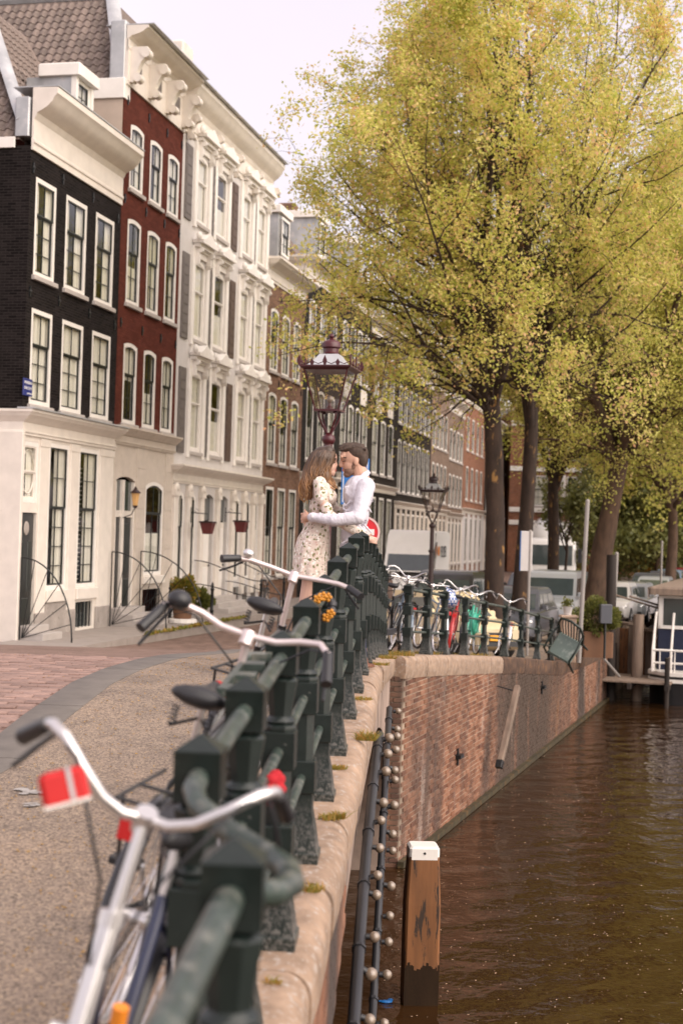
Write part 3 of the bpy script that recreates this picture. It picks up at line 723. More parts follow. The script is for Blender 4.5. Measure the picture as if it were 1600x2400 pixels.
def cornice(parent, x0, x1, z0, z1, out, mat, name='cornice', back=.0, ends=True):
    "classical cornice: frieze below, stepped and curved crown above"
    h = z1 - z0
    pr = [(back, 0), (.05, 0), (.05, h * .10), (.08, h * .12), (.08, h * .16), (.05, h * .18), (.05, h * .50), (.09, h * .54), (.12, h * .60), (out * .55, h * .68), (out * .8, h * .78), (out * .86, h * .84), (out, h * .9), (out, h), (back, h + .01)]
    m = MB(); path = [((x0, 0, z0), (0, -1, 0)), ((x1, 0, z0), (0, -1, 0))]
    if ends: path = [((x0, 0.9, z0), (-.5, 0, 0)), ((x0, 0, z0), (-.5, -1, 0)), ((x1, 0, z0), (.5, -1, 0)), ((x1, .9, z0), (.5, 0, 0))]
    m.sweep(pr, path); return m.build(name, mat, parent, smooth=25)
def house(t0, t1, H, label, wmat, ops, depth=9, sides=True, top=None, z_base=0):
    h = thing('house', label, 'house', hloc(t0), HANG); W = t1 - t0
    wall(W, H, ops).build('front_wall', wmat, h)
    m = MB(); e = .0
    m.quad((0, 0, 0), (0, depth, 0), (0, depth, H), (0, 0, H)); m.quad((W - .002, 0, 0), (W - .002, 0, H), (W - .002, depth, H), (W - .002, depth, 0)); m.quad((0, depth, 0), (W, depth, 0), (W, depth, H), (0, depth, H)); m.quad((0, .3, H - .01), (W, .3, H - .01), (W, depth, H - .01), (0, depth, H - .01))
    m.build('side_wall', wmat, h)
    MB().quad((.1, .75, 0), (W - .1, .75, 0), (W - .1, .75, H), (.1, .75, H)).build('room_darkness_sheet', M['inside'], h)  # flat dark sheet painted as the unlit room behind the windows
    return h
def grid_ops(cols, floors, rise=.0): return [(a, b, z0, z1, rise) for (z0, z1) in floors for (a, b) in cols]
def fill(h, cols, floors, rise=0, curs=('full', 'sides', 'half', 'full', 'low'), **kw):
    k = 0
    for (z0, z1) in floors:
        for (a, b) in cols:
            window(h, a, z0, b - a, z1 - z0, rise, cur=curs[(k * 7 + int(z0 * 3)) % len(curs)], **kw); k += 1
anch = MB().box(-.03, .03, -.035, .0, -.17, .17).ell((0, -.035, .0), (.06, .02, .06), 8, 4).mesh('wall_anchor', M['iron'])
def anchors(h, pts, sc=1):
    for (x, z) in pts: link('wall_anchor', anch, h, (x, -.002, z)).scale = (.9, 1, .72)
# pantiles: one waved tile, laid in rows over a plane given by origin, along and up vectors
def tilemesh(w, l):
    m = MB(); n = 8; vs = []; fs = []
    for j in (0, 1):
        for i in range(n + 1):
            u = i / n; zz = .035 * math.sin(u * 2 * math.pi) + .03 * (1 - j) + .01
            vs.append((u * w * 1.06, j * l * 1.14, zz))
    vs += [(i / n * w * 1.06, 0, .035 * math.sin(i / n * 2 * math.pi) + .005) for i in range(n + 1)]
    for i in range(n): fs += [(i, i + 1, n + 2 + i, n + 1 + i), (2 * n + 2 + i, 2 * n + 3 + i, i + 1, i)]
    return smart(m.add(vs, fs).mesh('roof_tile', M['tile']), 60)
TM = tilemesh(.25, .30)
def tiled(parent, o, ax, up, W, L, inside=lambda u, v: True, limit=300):
    o = Vector(o); ax = Vector(ax).normalized(); up = Vector(up).normalized(); nn = ax.cross(up); B = Matrix((ax, up, nn)).transposed().to_4x4()
    rest = MB(); c = 0
    for j in range(int(L / .30)):
        for i in range(int(W / .25)):
            u, v = i * .25, j * .30
            if not inside(u, v): continue
            Mx = Matrix.Translation(o + ax * u + up * v) @ B @ Matrix.Rotation(random.uniform(-.02, .02), 4, 'Z')
            if c < limit:
                q = link('roof_tile', TM, parent); q.matrix_local = Mx
            else: rest.add([tuple(Mx @ Vector(p.co)) for p in TM.vertices], [tuple(p.vertices) for p in TM.polygons])
            c += 1
    if rest.v: tag(rest.build('farther_tiles', M['tile'], parent, smooth=60), kind='stuff')

# ======== black corner house
W = 5.68
c3 = [(.32, 1.50), (2.08, 3.40), (3.98, 5.26)]; f2 = [(5.58, 7.85), (8.62, 10.95)]
gops = [(.10, .96, .30, 3.02, 0), (.10, .96, 3.25, 4.70, 0), (1.55, 2.78, 1.15, 4.75, 0), (3.38, 4.70, 1.15, 4.75, 0), (3.45, 4.55, .12, .78, 0)]
h1 = thing('house', 'black brick corner house with white shop front and three window columns', 'house', hloc(0), HANG)
wall(W, 11.6, [(0, W, 0, 4.95, 0)] + grid_ops(c3, f2)).build('brick_wall', M['black_brick'], h1)
wall(W, 5.0, gops, .12).build('shop_front', M['white'], h1)
side = MB().quad((0, 0, 4.95), (0, 9, 4.95), (0, 9, 11.6), (0, 0, 11.6)); side.quad((W - .01, .0, 5), (W - .01, 0, 11.6), (W - .01, 9, 11.6), (W - .01, 9, 5)); side.build('side_wall', M['black_brick'], h1)
MB().quad((0, 0, 0), (0, 9, 0), (0, 9, 4.95), (0, 0, 4.95)).build('side_wall_plaster', M['white'], h1)
MB().quad((.1, .8, 0), (W - .1, .8, 0), (W - .1, .8, 11.5), (.1, .8, 11.5)).build('room_darkness_sheet', M['inside'], h1)
fill(h1, c3, f2, 0, nx=2, low=3, up=1, split=.62, curs=('full', 'top', 'full', 'half', 'sides', 'full', 'low'))
# shop front woodwork
for (a, b) in ((-.06, .09), (.99, 1.52), (2.82, 3.34), (4.74, W)):
    MB().cbox(a, b, -.035, .01, .62, 4.80, .012).box(a - .01, b + .01, -.055, .0, 4.62, 4.80).build('pilaster', M['white'], h1)
    MB().cbox(a - .02, b + .02, -.06, .01, 0, .62, .02).build('pilaster_base', M['plinth'], h1)
MB().cbox(-.12, 0.0, -.09, 1.2, 0, 4.9, .012).build('corner_pilaster', M['white'], h1)
cornice(h1, -.02, W + .05, 4.83, 5.42, .34, M['white'], 'shop_cornice')
MB().box(-.2, W + .2, -.40, .04, 5.425, 5.46).build('lead_cap', M['zinc'], h1)
d = MB().cbox(.12, .94, .06, .12, .32, 3.0, .01); door = d.build('door', M['dark_wood'], h1)
MB().ell((.53, .05, 2.65), (.15, .02, .17), 12, 6).build('door_ornament', M['plinth'], door, smooth=60)
for (a, b, z0, z1) in ((.24, .44, 1.15, 2.35), (.62, .82, 1.15, 2.35), (.24, .82, .5, 1.0)):
    MB().cbox(a, b, .04, .08, z0, z1, .02).build('door_panel', M['darkframe'], door)
MB().ell((.2, .05, 1.45), .035, 8, 6).build('handle', M['yellowp'], door)
MB().box(.14, .92, .04, .18, 3.04, 3.22).build('transom', M['white'], h1)
tw = window(h1, .10, 3.25, .86, 1.45, 0, nx=1, low=1, up=1, split=.5, cur='half', sill=False, sash=M['white'])
ring = MB(); ring.tube([(.43 + .34 * math.cos(k * math.pi / 12), .07, .74 + .52 * math.sin(k * math.pi / 12)) for k in range(25)], .02, 6).build('oval_bar', M['white'], tw, smooth=60)
for (a, b, cu) in ((1.55, 2.78, 'half'), (3.38, 4.70, 'half')):
    window(h1, a, 1.15, b - a, 3.6, 0, nx=2, low=4, up=2, split=.56, cur=cu, sill=False)
    MB().cbox(a - .04, b + .04, -.10, .1, .86, 1.14, .015).build('sill_panel', M['white'], h1)
MB().cbox(1.55, 2.78, -.05, .02, .0, .83, .01).build('plinth_slab', M['plinth'], h1)
MB().quad((3.45, .12, .12), (4.55, .12, .12), (4.55, .12, .78), (3.45, .12, .78)).build('cellar_pane', M['carglass'], h1)
for k in range(5): MB().box(3.5 + k * .24, 3.53 + k * .24, .02, .05, .12, .78).build('cellar_bar', M['iron'], h1)
# blinds in the right shop window
for k in range(26): MB().box(3.55, 4.1, .20, .24, 1.35 + k * .115, 1.37 + k * .115).build('blind_slat', M['curtain'], h1)
anchors(h1, [(.0 + .12, 11.1), (1.8, 11.25), (3.7, 11.25), (5.45, 11.1), (.16, 8.2), (1.8, 8.25), (3.7, 8.25), (5.45, 8.2)])
cornice(h1, .0, W - .02, 11.5, 12.95, .62, M['white'], 'roof_cornice', ends=False)
MB().box(.0, W + .0, -.64, .5, 12.965, 12.99).build('lead_cap', M['zinc'], h1)
MB().cbox(-.06, .0 - .002, .4, 9, 11.55, 11.80, .01).build('eaves_board', M['white2'], h1)
MB().cbox(-.04, .6, .06, .42, 11.82, 12.75, .03).build('zinc_box', M['zinc'], h1)
# hipped roof: tiled side slope facing the side street, front slope, hip flashing
rz0, rz1 = 11.75, 16.3; xr = 3.1
MB().quad((0, .3, rz0), (0, 9, rz0), (xr, 9, rz1), (xr, 3.0, rz1)).quad((0, .3, rz0), (xr, 3.0, rz1), (W, 3.0, rz1), (W, .3, rz0)).quad((0, 9, rz0), (W, 9, rz0), (W, 9, rz1), (xr, 9, rz1)).build('roof', M['tile'], h1)
upv = Vector((xr, 0, rz1 - rz0)); Ls = upv.length
tiled(h1, (0, 9, rz0 + .02), (0, -1, 0), upv, 8.8, Ls, lambda u, v: u < 8.5 - v / Ls * 2.7 and u > 2.5)
u2 = Vector((0, 2.7, rz1 - rz0)); tiled(h1, (.1, .33, rz0 + .03), (1, 0, 0), u2, 5.4, u2.length, lambda u, v: u > v / u2.length * 3.1 - .1 and not (2.6 < u < 4.0 and v < 2.6), limit=150)
MB().tube([(.05, .25, rz0 + .45), (xr, 2.95, rz1 + .1)], .17, 6, sq=(.5, 1)).build('hip_flashing', M['zinc'], h1, smooth=50)
# dormer with cheek, white head and window
dm = MB(); dm.box(2.98, 3.06, .30, 1.6, 12.4, 14.2).box(3.98, 4.06, .30, 1.6, 12.4, 14.2); dm.build('dormer_cheek', M['zinc'], h1)
MB().cbox(2.86, 4.18, .10, 1.25, 14.2, 14.52, .03).build('dormer_head', M['white2'], h1)
MB().box(2.95, 3.09, .22, .36, 12.5, 14.2).box(3.95, 4.09, .22, .36, 12.5, 14.2).box(3.09, 3.95, .22, .36, 12.5, 12.66).build('dormer_frame', M['white2'], h1)
ww = window(h1, 3.09, 12.66, .86, 1.54, 0, nx=2, low=2, up=2, split=.5, cur='full', sill=False); ww.location.y = .27
# street name plate
sg = tag(MB().cbox(-.24, .24, -.012, .012, -.2, .2, .006).build('street_sign', M['blue_enamel']), 'dark blue street name plate with white letters beside the first upper window', 'sign')
sg.matrix_world = Matrix.Translation(hloc(0)) @ Matrix.Rotation(HANG, 4, 'Z') @ Matrix.Translation((.16, -.03, 5.95))
def text(s, size, mat, parent, Mx, name='lettering', bold=0):
    cu = bpy.data.curves.new(name, 'FONT'); cu.body = s; cu.size = size; cu.extrude = .002; cu.align_x = 'CENTER'; cu.align_y = 'CENTER'; cu.offset = bold
    tmp = bpy.data.objects.new(name, cu); C.objects.link(tmp); dg = bpy.context.evaluated_depsgraph_get()
    me = bpy.data.meshes.new_from_object(tmp.evaluated_get(dg)); bpy.data.objects.remove(tmp); me.materials.clear(); me.materials.append(mat)
    o = link(name, me, parent); o.matrix_local = Mx; return o
TX = Matrix.Rotation(R(90), 4, 'X')
for k, s in enumerate(('PRINSEN', 'GRACHT', 'CENTRUM')):
    text(s, .10 if k < 2 else .055, M['letter'], sg, Matrix.Translation((0 if k < 2 else .08, -.016, .10 - k * .125)) @ TX)

# ======== dark red house
t0, t1 = 5.70, 10.55; W = t1 - t0
c3 = [(.52, 1.56), (2.08, 3.10), (3.60, 4.60)]; fl = [(5.62, 7.88), (8.95, 11.33), (12.12, 13.95)]; ri = .075
h2 = thing('house', 'dark red brick house with three window columns and bracketed white cornice', 'house', hloc(t0), HANG)
wall(W, 15.0, [(0, W, 0, 5.1, 0)] + grid_ops(c3, fl, ri)).build('brick_wall', M['red_brick'], h2)
gop = [(.25, 1.72, .35, 4.15, .12), (2.55, 4.10, 1.35, 4.10, .14), (2.55, 4.10, .10, .95, 0)]
wall(W, 5.1, gop, .14).build('stone_front', M['stone_cream'], h2)
MB().quad((0, 0, 11), (0, 9, 11), (0, 9, 15), (0, 0, 15)).quad((W - .01, 0, 0), (W - .01, 0, 15), (W - .01, 9, 15), (W - .01, 9, 0)).build('side_wall', M['red_brick'], h2)
MB().quad((.1, .8, 0), (W - .1, .8, 0), (W - .1, .8, 15), (.1, .8, 15)).build('room_darkness_sheet', M['inside'], h2)
fill(h2, c3, fl, ri, nx=2, low=2, up=1, split=.6, curs=('half', 'sides', 'full', 'half', 'top', 'low'))
anchors(h2, [(x, z) for z in (8.35, 11.75, 14.45) for x in (.2, 1.85, 3.38, 4.7)])
# stone front: joints stand as grooves between slabs
for (a, b, z0, z1) in ((-.0, .22, .4, 5.0), (1.76, 2.50, .4, 5.0), (4.14, W, .4, 5.0)):
    for k in range(8):
        zz = lerp(z0, z1, k / 8); MB().cbox(a + .004, b - .004, -.03, .01, zz + .006, lerp(z0, z1, (k + 1) / 8) - .006, .006).build('stone_block', M['stone_cream'], h2)
cornice(h2, 0, W, 5.02, 5.52, .26, M['stone_cream'], 'stone_cornice')
dr = MB().cbox(.95, 1.62, .06, .12, .37, 3.0, .01).build('door', M['dark_wood'], h2); MB().cbox(.34, .78, .06, .12, .37, 3.0, .01).build('side_door', M['dark_wood'], h2)
for z0, z1 in ((.55, 1.3), (1.45, 2.85)): MB().cbox(1.05, 1.52, .04, .08, z0, z1, .02).build('door_panel', M['darkframe'], dr)
MB().box(.78, .95, .0, .2, .36, 4.05).box(.25, .34, .0, .2, .36, 4.0).box(1.62, 1.72, .0, .2, .36, 4.0).box(.34, 1.62, .03, .2, 3.02, 3.2).build('door_frame', M['white'], h2)
MB().quad((.34, .08, 3.2), (1.62, .08, 3.2), (1.62, .08, 4.03), (.34, .08, 4.03)).build('transom_pane', M['carglass'], h2)
window(h2, 2.55, 1.35, 1.55, 2.75, .14, nx=2, low=1, up=1, split=.66, cur='low', sill=False); MB().cbox(2.45, 4.2, -.10, .1, 1.12, 1.34, .015).build('sill_stone', M['white'], h2)
for k in range(8): MB().tube([(2.65 + k * .2, .03, .1), (2.65 + k * .2, .03, .94)], .012, 6).build('cellar_bar', M['iron'], h2)
# frieze with scrolled brackets
MB().box(0, W, -.06, .06, 14.85, 16.1).build('frieze', M['white'], h2)
cornice(h2, 0, W, 15.75, 16.45, .62, M['white'], 'roof_cornice', ends=False); MB().box(.0, W + .0, -.78, .6, 16.465, 16.49).build('lead_cap', M['zinc'], h2)
br = MB(); br.ext([(0, 0), (-.12, -.02), (-.2, .1), (-.22, .3), (-.34, .55), (-.5, .72), (-.5, .95), (0, .95)], -.11, .11, Matrix.Rotation(R(90), 4, 'Z')); br.tube([(-.14, -.24, .1), (.14, -.24, .1)], .12, 10).tube([(-.14, -.45, .78), (.14, -.45, .78)], .14, 10)
brm = smart(br.mesh('cornice_bracket', M['white']), 40)
brM = MB()
for k in range(4): link('cornice_bracket', brm, h2, (lerp(.25, W - .25, k / 3), -.05, 14.95))
for k in range(3): MB().box(lerp(.6, W - 1.0, k / 2) - .0, lerp(.6, W - 1.0, k / 2) + .42, -.075, -.05, 15.25, 15.75).build('frieze_pane', M['shutter'], h2)
MB().cbox(2.6, 3.5, -.72, .3, 16.5, 16.95, .06).build('hoist_box', M['white'], h2)
# side parapet in beige render above the black house
MB().box(-.03, .0 - .002, .05, 1.3, 12.0, 14.55).build('side_render', M['beige_render'], h2)
MB().cbox(-.10, .35, -.02, 1.4, 14.45, 15.0, .02).build('parapet_band', M['white2'], h2)
MB().cbox(-.02, .5, .02, .48, 15.0, 16.62, .04).build('zinc_box', M['zinc'], h2)
ra, rb = 14.8, 18.2; xr = 2.4
MB().quad((0.05, .3, ra), (0.05, 9, ra), (xr, 9, rb), (xr, 1.5, rb)).quad((.05, .3, ra), (xr, 1.5, rb), (W, 1.5, rb), (W, .3, ra)).quad((.05, 9, ra), (W, 9, ra), (W, 9, rb), (xr, 9, rb)).build('roof', M['tile'], h2)
upv = Vector((xr - .05, 0, rb - ra)); Ls = upv.length
tiled(h2, (.05, 9, ra + .02), (0, -1, 0), upv, 8.8, Ls, lambda u, v: u < 8.6 - v / Ls * 1.2 and u > 3.0)
MB().tube([(.1, .3, ra + 1.2), (xr, 1.45, rb + .05)], .20, 6, sq=(.5, 1)).build('hip_flashing', M['zinc'], h2, smooth=50)
MB().tube([(xr, 1.4, rb + .05), (xr, 9, rb + .05)], .13, 6).build('ridge_flashing', M['zinc'], h2, smooth=50)

# ======== white double-fronted house (two bays of two windows)
t0, t1 = 10.55, 20.5; W = t1 - t0
c4 = [(1.35, 2.55), (3.35, 4.65), (6.35, 7.55), (8.25, 9.45)]; fl = [(5.20, 7.75), (8.75, 11.30), (12.45, 14.65)]; ri = .12
h3 = thing('house', 'white and grey house with ornate window pediments and dark shutters', 'house', hloc(t0), HANG)
g4 = [(.55, 1.15, 1.0, 3.9, .15), (1.6, 2.3, 1.0, 3.9, .15), (3.15, 4.15, .5, 3.9, .12), (4.75, 5.75, .5, 3.9, .12), (6.5, 7.2, 1.0, 3.9, .12), (7.8, 8.5, 1.0, 3.9, .12), (8.9, 9.5, 1.0, 3.9, .12)]
wall(W, 15.2, g4 + grid_ops(c4, fl, ri)).build('rendered_wall', M['greywall'], h3)
MB().quad((0, 0, 0), (0, 9, 0), (0, 9, 15.2), (0, 0, 15.2)).quad((W - .01, 0, 0), (W - .01, 0, 15.2), (W - .01, 9, 15.2), (W - .01, 9, 0)).build('side_wall', M['greywall'], h3)
MB().quad((.1, .8, 0), (W - .1, .8, 0), (W - .1, .8, 15), (.1, .8, 15)).build('room_darkness_sheet', M['inside'], h3)
fill(h3, c4, fl, ri, nx=1, low=1, up=1, split=.6, sash=M['white2'], curs=('full', 'low', 'full'))
ped = MB()
pc = [(-.75, 0), (-.78, .10), (-.5, .14), (-.3, .26), (0, .40), (.3, .26), (.5, .14), (.78, .10), (.75, 0)]
ped.ext(pc, -.34, 0).ext([(x * .93, z - .12) for x, z in pc[::-1]], -.22, 0); ped.ext([(x * .85, z * .6 - .2) for x, z in pc], -.12, 0)
for s in (-1, 1): ped.ext([(s * .62, -.1), (s * .5, -.1), (s * .52, -.5), (s * .6, -.62)], -.18, 0); ped.tube([(s * .62, -.2, -.2), (s * .5, -.2, -.2)], .09, 8); ped.ell((s * .78, -.2, .2), (.1, .1, .14), 8, 6)
pedm = ped.mesh('window_pediment', M['white2'], 30)
sur = {}
for (z0, z1) in fl:
    for (a, b) in c4:
        k = round(z1 - z0, 2), round(b - a, 2)
        if k not in sur:
            w_ = b - a; hh = z1 - z0; sur[k] = MB().cbox(-.24, -.003, -.08, .01, -.2, hh + .05, .02).cbox(w_ + .003, w_ + .24, -.08, .01, -.2, hh + .05, .02).box(-.24, w_ + .24, -.07, .01, hh + .052, hh + .34).mesh('window_surround', M['white2'])
        link('window_surround', sur[k], h3, (a, -.001, z0))
        link('window_pediment', pedm, h3, ((a + b) / 2, -.02, z1 + .45))
    for x, m_ in ((.55, 'shutter'), (2.95, 'shutter'), (5.45, 'shutter2'), (7.9, 'shutter')):
        wd = .42 if x in (2.95, 7.9) else .62
        p = MB().cbox(x - wd / 2, x + wd / 2, -.05, .0 - .002, z0 - .1, z1, .01); pn = p.build('shutter', M[m_], h3)
        for k in range(int((z1 - z0) / .30)): MB().box(x - wd / 2 + .05, x + wd / 2 - .05, -.062, -.045, z0 + .06 + k * .30, z0 + .28 + k * .30).build('shutter_panel', M[m_], pn)
cornice(h3, 0, W + .02, 14.95, 16.45, .52, M['white'], 'roof_cornice', ends=False); MB().box(.0, W + .02, -.66, .5, 16.465, 16.49).build('lead_cap', M['zinc'], h3)
for k in range(5): link('cornice_bracket', brm, h3, (lerp(.3, W - .3, k / 4), -.05, 14.75)).scale = (.7, .7, .8)
cornice(h3, .02, W, 4.15, 4.72, .42, M['white'], 'shop_cornice')
for x in (.12, 1.4, 2.7, 4.45, 6.15, 7.5, 8.7, 9.75):
    MB().cbox(x - .16, x + .16, -.12, .01, .5, 4.1, .015).box(x - .2, x + .2, -.16, .01, 3.75, 3.95).ell((x, -.12, 4.02), (.16, .08, .14), 8, 6).build('pilaster', M['white'], h3, smooth=40)
for i, (a, b, z0, z1, r_) in enumerate(g4):
    if i in (2, 3):
        d = MB().cbox(a + .06, b - .06, .1, .16, z0, 3.0, .01).build('door', M['white'], h3); MB().cbox(a + .2, b - .2, .07, .11, z0 + .3, 1.5, .02).cbox(a + .2, b - .2, .07, .11, 1.7, 2.8, .02).build('door_panel', M['white2'], d)
        MB().ell((b - .14, .06, 1.55), .035, 8, 6).build('handle', M['iron'], d); MB().quad((a, .13, 3.05), (b, .13, 3.05), (b, .13, z1), (a, .13, z1)).build('transom_pane', M['carglass'], h3)
    else: window(h3, a, z0, b - a, z1 - z0, r_, nx=1, low=1, up=1, split=.62, sash=M['darkframe'], cur='full', sill=False)
for x in (7.0, 8.1, 9.2): MB().box(x - .3, x + .3, -.01, .0, .15, .75).build('cellar_pane', M['carglass'], h3)

# ======== the plainer houses further along
def plain(t0, t1, H, label, wmat, cols, floors, gf, rise=.1, corn=.6, roofm=None, gcorn=True, gfmat=None, **kw):
    W = t1 - t0; h = thing('house', label, 'house', hloc(t0), HANG)
    ops = grid_ops(cols, floors, rise) + [(a, b, gf[0], gf[1], 0) for (a, b) in cols]
    wall(W, H, ops).build('brick_wall', wmat, h)
    MB().quad((0, 0, 0), (0, 9, 0), (0, 9, H), (0, 0, H)).quad((W - .01, 0, 0), (W - .01, 0, H), (W - .01, 9, H), (W - .01, 9, 0)).build('side_wall', wmat, h)
    MB().quad((.1, .8, 0), (W - .1, .8, 0), (W - .1, .8, H), (.1, .8, H)).build('room_darkness_sheet', M['inside'], h)
    fill(h, cols, floors, rise, **kw); fill(h, cols, [gf], 0, **kw)
    cornice(h, 0, W, H - .25, H + corn, .55, M['white'], 'roof_cornice')
    if gcorn: cornice(h, 0, W, gf[1] + .25, gf[1] + .65, .3, M['white'], 'shop_cornice')
    if gfmat:
        for (p, q) in zip([0] + [c[1] for c in cols], [c[0] for c in cols] + [W]):
            if q - p > .06: MB().cbox(p + .01, q - .01, -.05, .01, 0, gf[1] + .24, .01).build('pilaster', gfmat, h)
    r_ = H + corn * .6; MB().quad((0, .2, r_), (W, .2, r_), (W, 3.2, r_ + 3.6), (0, 3.2, r_ + 3.6)).quad((0, .2, r_), (0, 3.2, r_ + 3.6), (0, 9, r_ + 3.6), (0, 9, r_)).quad((0, 3.2, r_ + 3.6), (W, 3.2, r_ + 3.6), (W, 9, r_ + 3.6), (0, 9, r_ + 3.6)).quad((W, .2, r_), (W, 9, r_), (W, 9, r_ + 3.6), (W, 3.2, r_ + 3.6)).build('roof', M['tile'], h)
    dx = W / 2; MB().box(dx - .8, dx + .8, .25, 2.6, r_ + .6, r_ + 2.4).build('dormer', M['zinc'], h); MB().cbox(dx - .95, dx + .95, .1, 2.7, r_ + 2.4, r_ + 2.7, .03).build('dormer_head', M['white2'], h)
    window(h, dx - .6, r_ + .8, 1.2, 1.5, 0, sill=False, cur='full').location.y = .14
    MB().cbox(W - 1.1, W - .3, 4, 4.8, r_ + 2, r_ + 5.2, .02).build('chimney', M['brown_brick'], h)
    return h
def cols(W, n, w): 
    g = (W - n * w) / (n + 1) ; return [(g * (i + 1) + w * i, g * (i + 1) + w * (i + 1)) for i in range(n)]
h4 = plain(20.5, 26.2, 12.4, 'brown brick house with pale window frames beside the ornate white house', M['brown_brick'], cols(5.7, 3, 1.15), [(5.35, 8.05), (8.85, 11.25)], (1.0, 4.45), gcorn=False, gfmat=None, curs=('full', 'half', 'full', 'low'))
anchors(h4, [(x, z) for z in (8.45, 11.7) for x in (.3, 1.9, 3.8, 5.4)])
h5 = plain(26.2, 32.9, 13.6, 'charcoal painted house with tall white framed windows behind the lantern', M['grey_brick'], cols(6.7, 3, 1.2), [(5.8, 8.9), (10.0, 12.6)], (1.0, 4.6), curs=('half', 'full', 'low'))
h6 = plain(32.9, 40.0, 13.9, 'dark brown house with hoist beam and pale plaques between its windows', M['dark_brick'], cols(7.1, 4, 1.1), [(6.0, 8.9), (10.1, 12.7)], (1.0, 4.9), curs=('half', 'full', 'low'))
h7 = plain(40.0, 47.6, 13.2, 'dark brown warehouse with tall openings right behind the man', M['dark_brick'], cols(7.6, 3, 1.3), [(5.9, 8.8), (9.9, 12.4)], (.4, 4.7), curs=('half', 'low', 'full'))
for h, xs in ((h6, (1.6, 5.4)), (h7, (2.2, 5.5))):
    for x in xs: MB().cbox(x - .7, x + .7, -.06, .0 - .002, 9.1, 9.85, .02).build('plaque', M['white'], h)
h8 = plain(47.6, 59.9, 12.3, 'dark brick house with eight narrow white windows a floor above a cream shop front', M['dark_brick'], cols(12.3, 7, 1.05), [(5.2, 8.2), (9.1, 11.3)], (.8, 4.0), gfmat=M['stone_cream'], curs=('full', 'half', 'full'))
h9 = plain(59.9, 67.5, 12.6, 'pale brown brick house with cream ground floor behind the white van', M['pale_brick'], cols(7.6, 4, 1.1), [(5.0, 7.6), (8.6, 11.0)], (.8, 3.9), gfmat=M['stone_cream'], curs=('full', 'half'))
h10 = plain(67.5, 75.4, 11.8, 'pale brick house beside the orange brick gable', M['pale_brick'], cols(7.9, 4, 1.15), [(4.9, 7.2), (8.2, 10.4)], (.8, 3.8), gfmat=M['white'], curs=('full', 'half'))
h11 = plain(75.4, 88.6, 13.2, 'orange red brick gabled house with grey shop front left of the tree trunks', M['orange_brick'], cols(13.2, 4, 1.3), [(5.6, 8.2), (9.4, 12.0)], (.8, 4.3), gfmat=M['greywall'], curs=('full', 'half'))
h12 = plain(88.6, 103, 12.6, 'dark brick house with white windows seen between the two tree trunks', M['dark_brick'], cols(14.4, 5, 1.3), [(5.0, 7.8), (8.8, 11.4)], (.8, 4.0), gfmat=M['white'], curs=('full', 'half'))
h13 = plain(103, 122, 12.8, 'farthest brown house of the row behind the tree trunks', M['brown_brick'], cols(19, 6, 1.4), [(5.0, 7.8), (8.8, 11.4)], (.8, 4.0), curs=('full', 'half'))
# frontal red brick house with white bands that closes the street
eb = thing('house', 'frontal orange brick house with white stone bands closing the street', 'house', (15.5, 132, 1.35), 0)
W, H = 34, 15; ecs = cols(W, 9, 1.9)
wall(W, H, grid_ops(ecs, [(1.0, 4.0), (6.2, 9.0), (10.6, 13.2)])).build('brick_wall', M['orange_brick'], eb)
MB().quad((0, 0, 0), (0, 9, 0), (0, 9, H), (0, 0, H)).quad((0, 0, H), (W, 0, H), (W, 9, H), (0, 9, H)).build('side_wall', M['orange_brick'], eb); MB().quad((.1, .8, 0), (W - .1, .8, 0), (W - .1, .8, H), (.1, .8, H)).build('room_darkness_sheet', M['inside'], eb)
fill(eb, ecs, [(1.0, 4.0), (6.2, 9.0), (10.6, 13.2)], 0, curs=('full', 'half', 'low'))
for z in (4.4, 5.6, 9.4, 13.6): MB().cbox(0, W, -.12, .0 - .002, z, z + .42, .03).build('stone_band', M['white2'], eb)
for (a, b) in ecs:
    for x in (a - .3, b + .3): MB().cbox(x - .22, x + .22, -.08, -.003, 6.1, 9.1, .02).build('stone_pier', M['white2'], eb)
MB().quad((0, -.3, H), (W, -.3, H), (W, 5, H + 5), (0, 5, H + 5)).build('roof', M['tile'], eb)

# pavement slabs and stoops before the houses
def hl(x, y, z=0): 
    p = Matrix.Translation((HX, HY, HG)) @ Matrix.Rotation(HANG, 4, 'Z') @ Vector((x, y, z)); return p
sm = MB()
for k in range(0, 60):
    a = -12 + k * 1.0
    for j in range(2):
        x0, x1, y0, y1 = a + .006, a + .994, -1.0 - j * 1.0 + .006, -.0 - j * 1.0 - .006
        if a < 30: sm.box(x0, x1, y0, y1, -.3, .05)
fp_ = tag(sm.build('house_pavement', M['pavement']), kind='structure'); fp_.matrix_world = Matrix.Translation((HX, HY, HG)) @ Matrix.Rotation(HANG, 4, 'Z')
def stoop(x0, x1, n, label, rails=True, topx=None):
    s = thing('stoop', label, 'steps', hl(x0, 0, .05), HANG)
    for k in range(n):
        MB().cbox(0, x1 - x0, -.35 * (n - k), 0 - .002, k * .16, k * .16 + .158, .012).build('step', M['sill'], s)
    return s
stoop(.0, 1.1, 2, 'two grey stone steps below the black door of the corner house'); stoop(5.75, 7.6, 3, 'pale stone steps before the doors of the dark red house'); stoop(13.4, 16.5, 3, 'grey stone steps below the white doors of the ornate house')
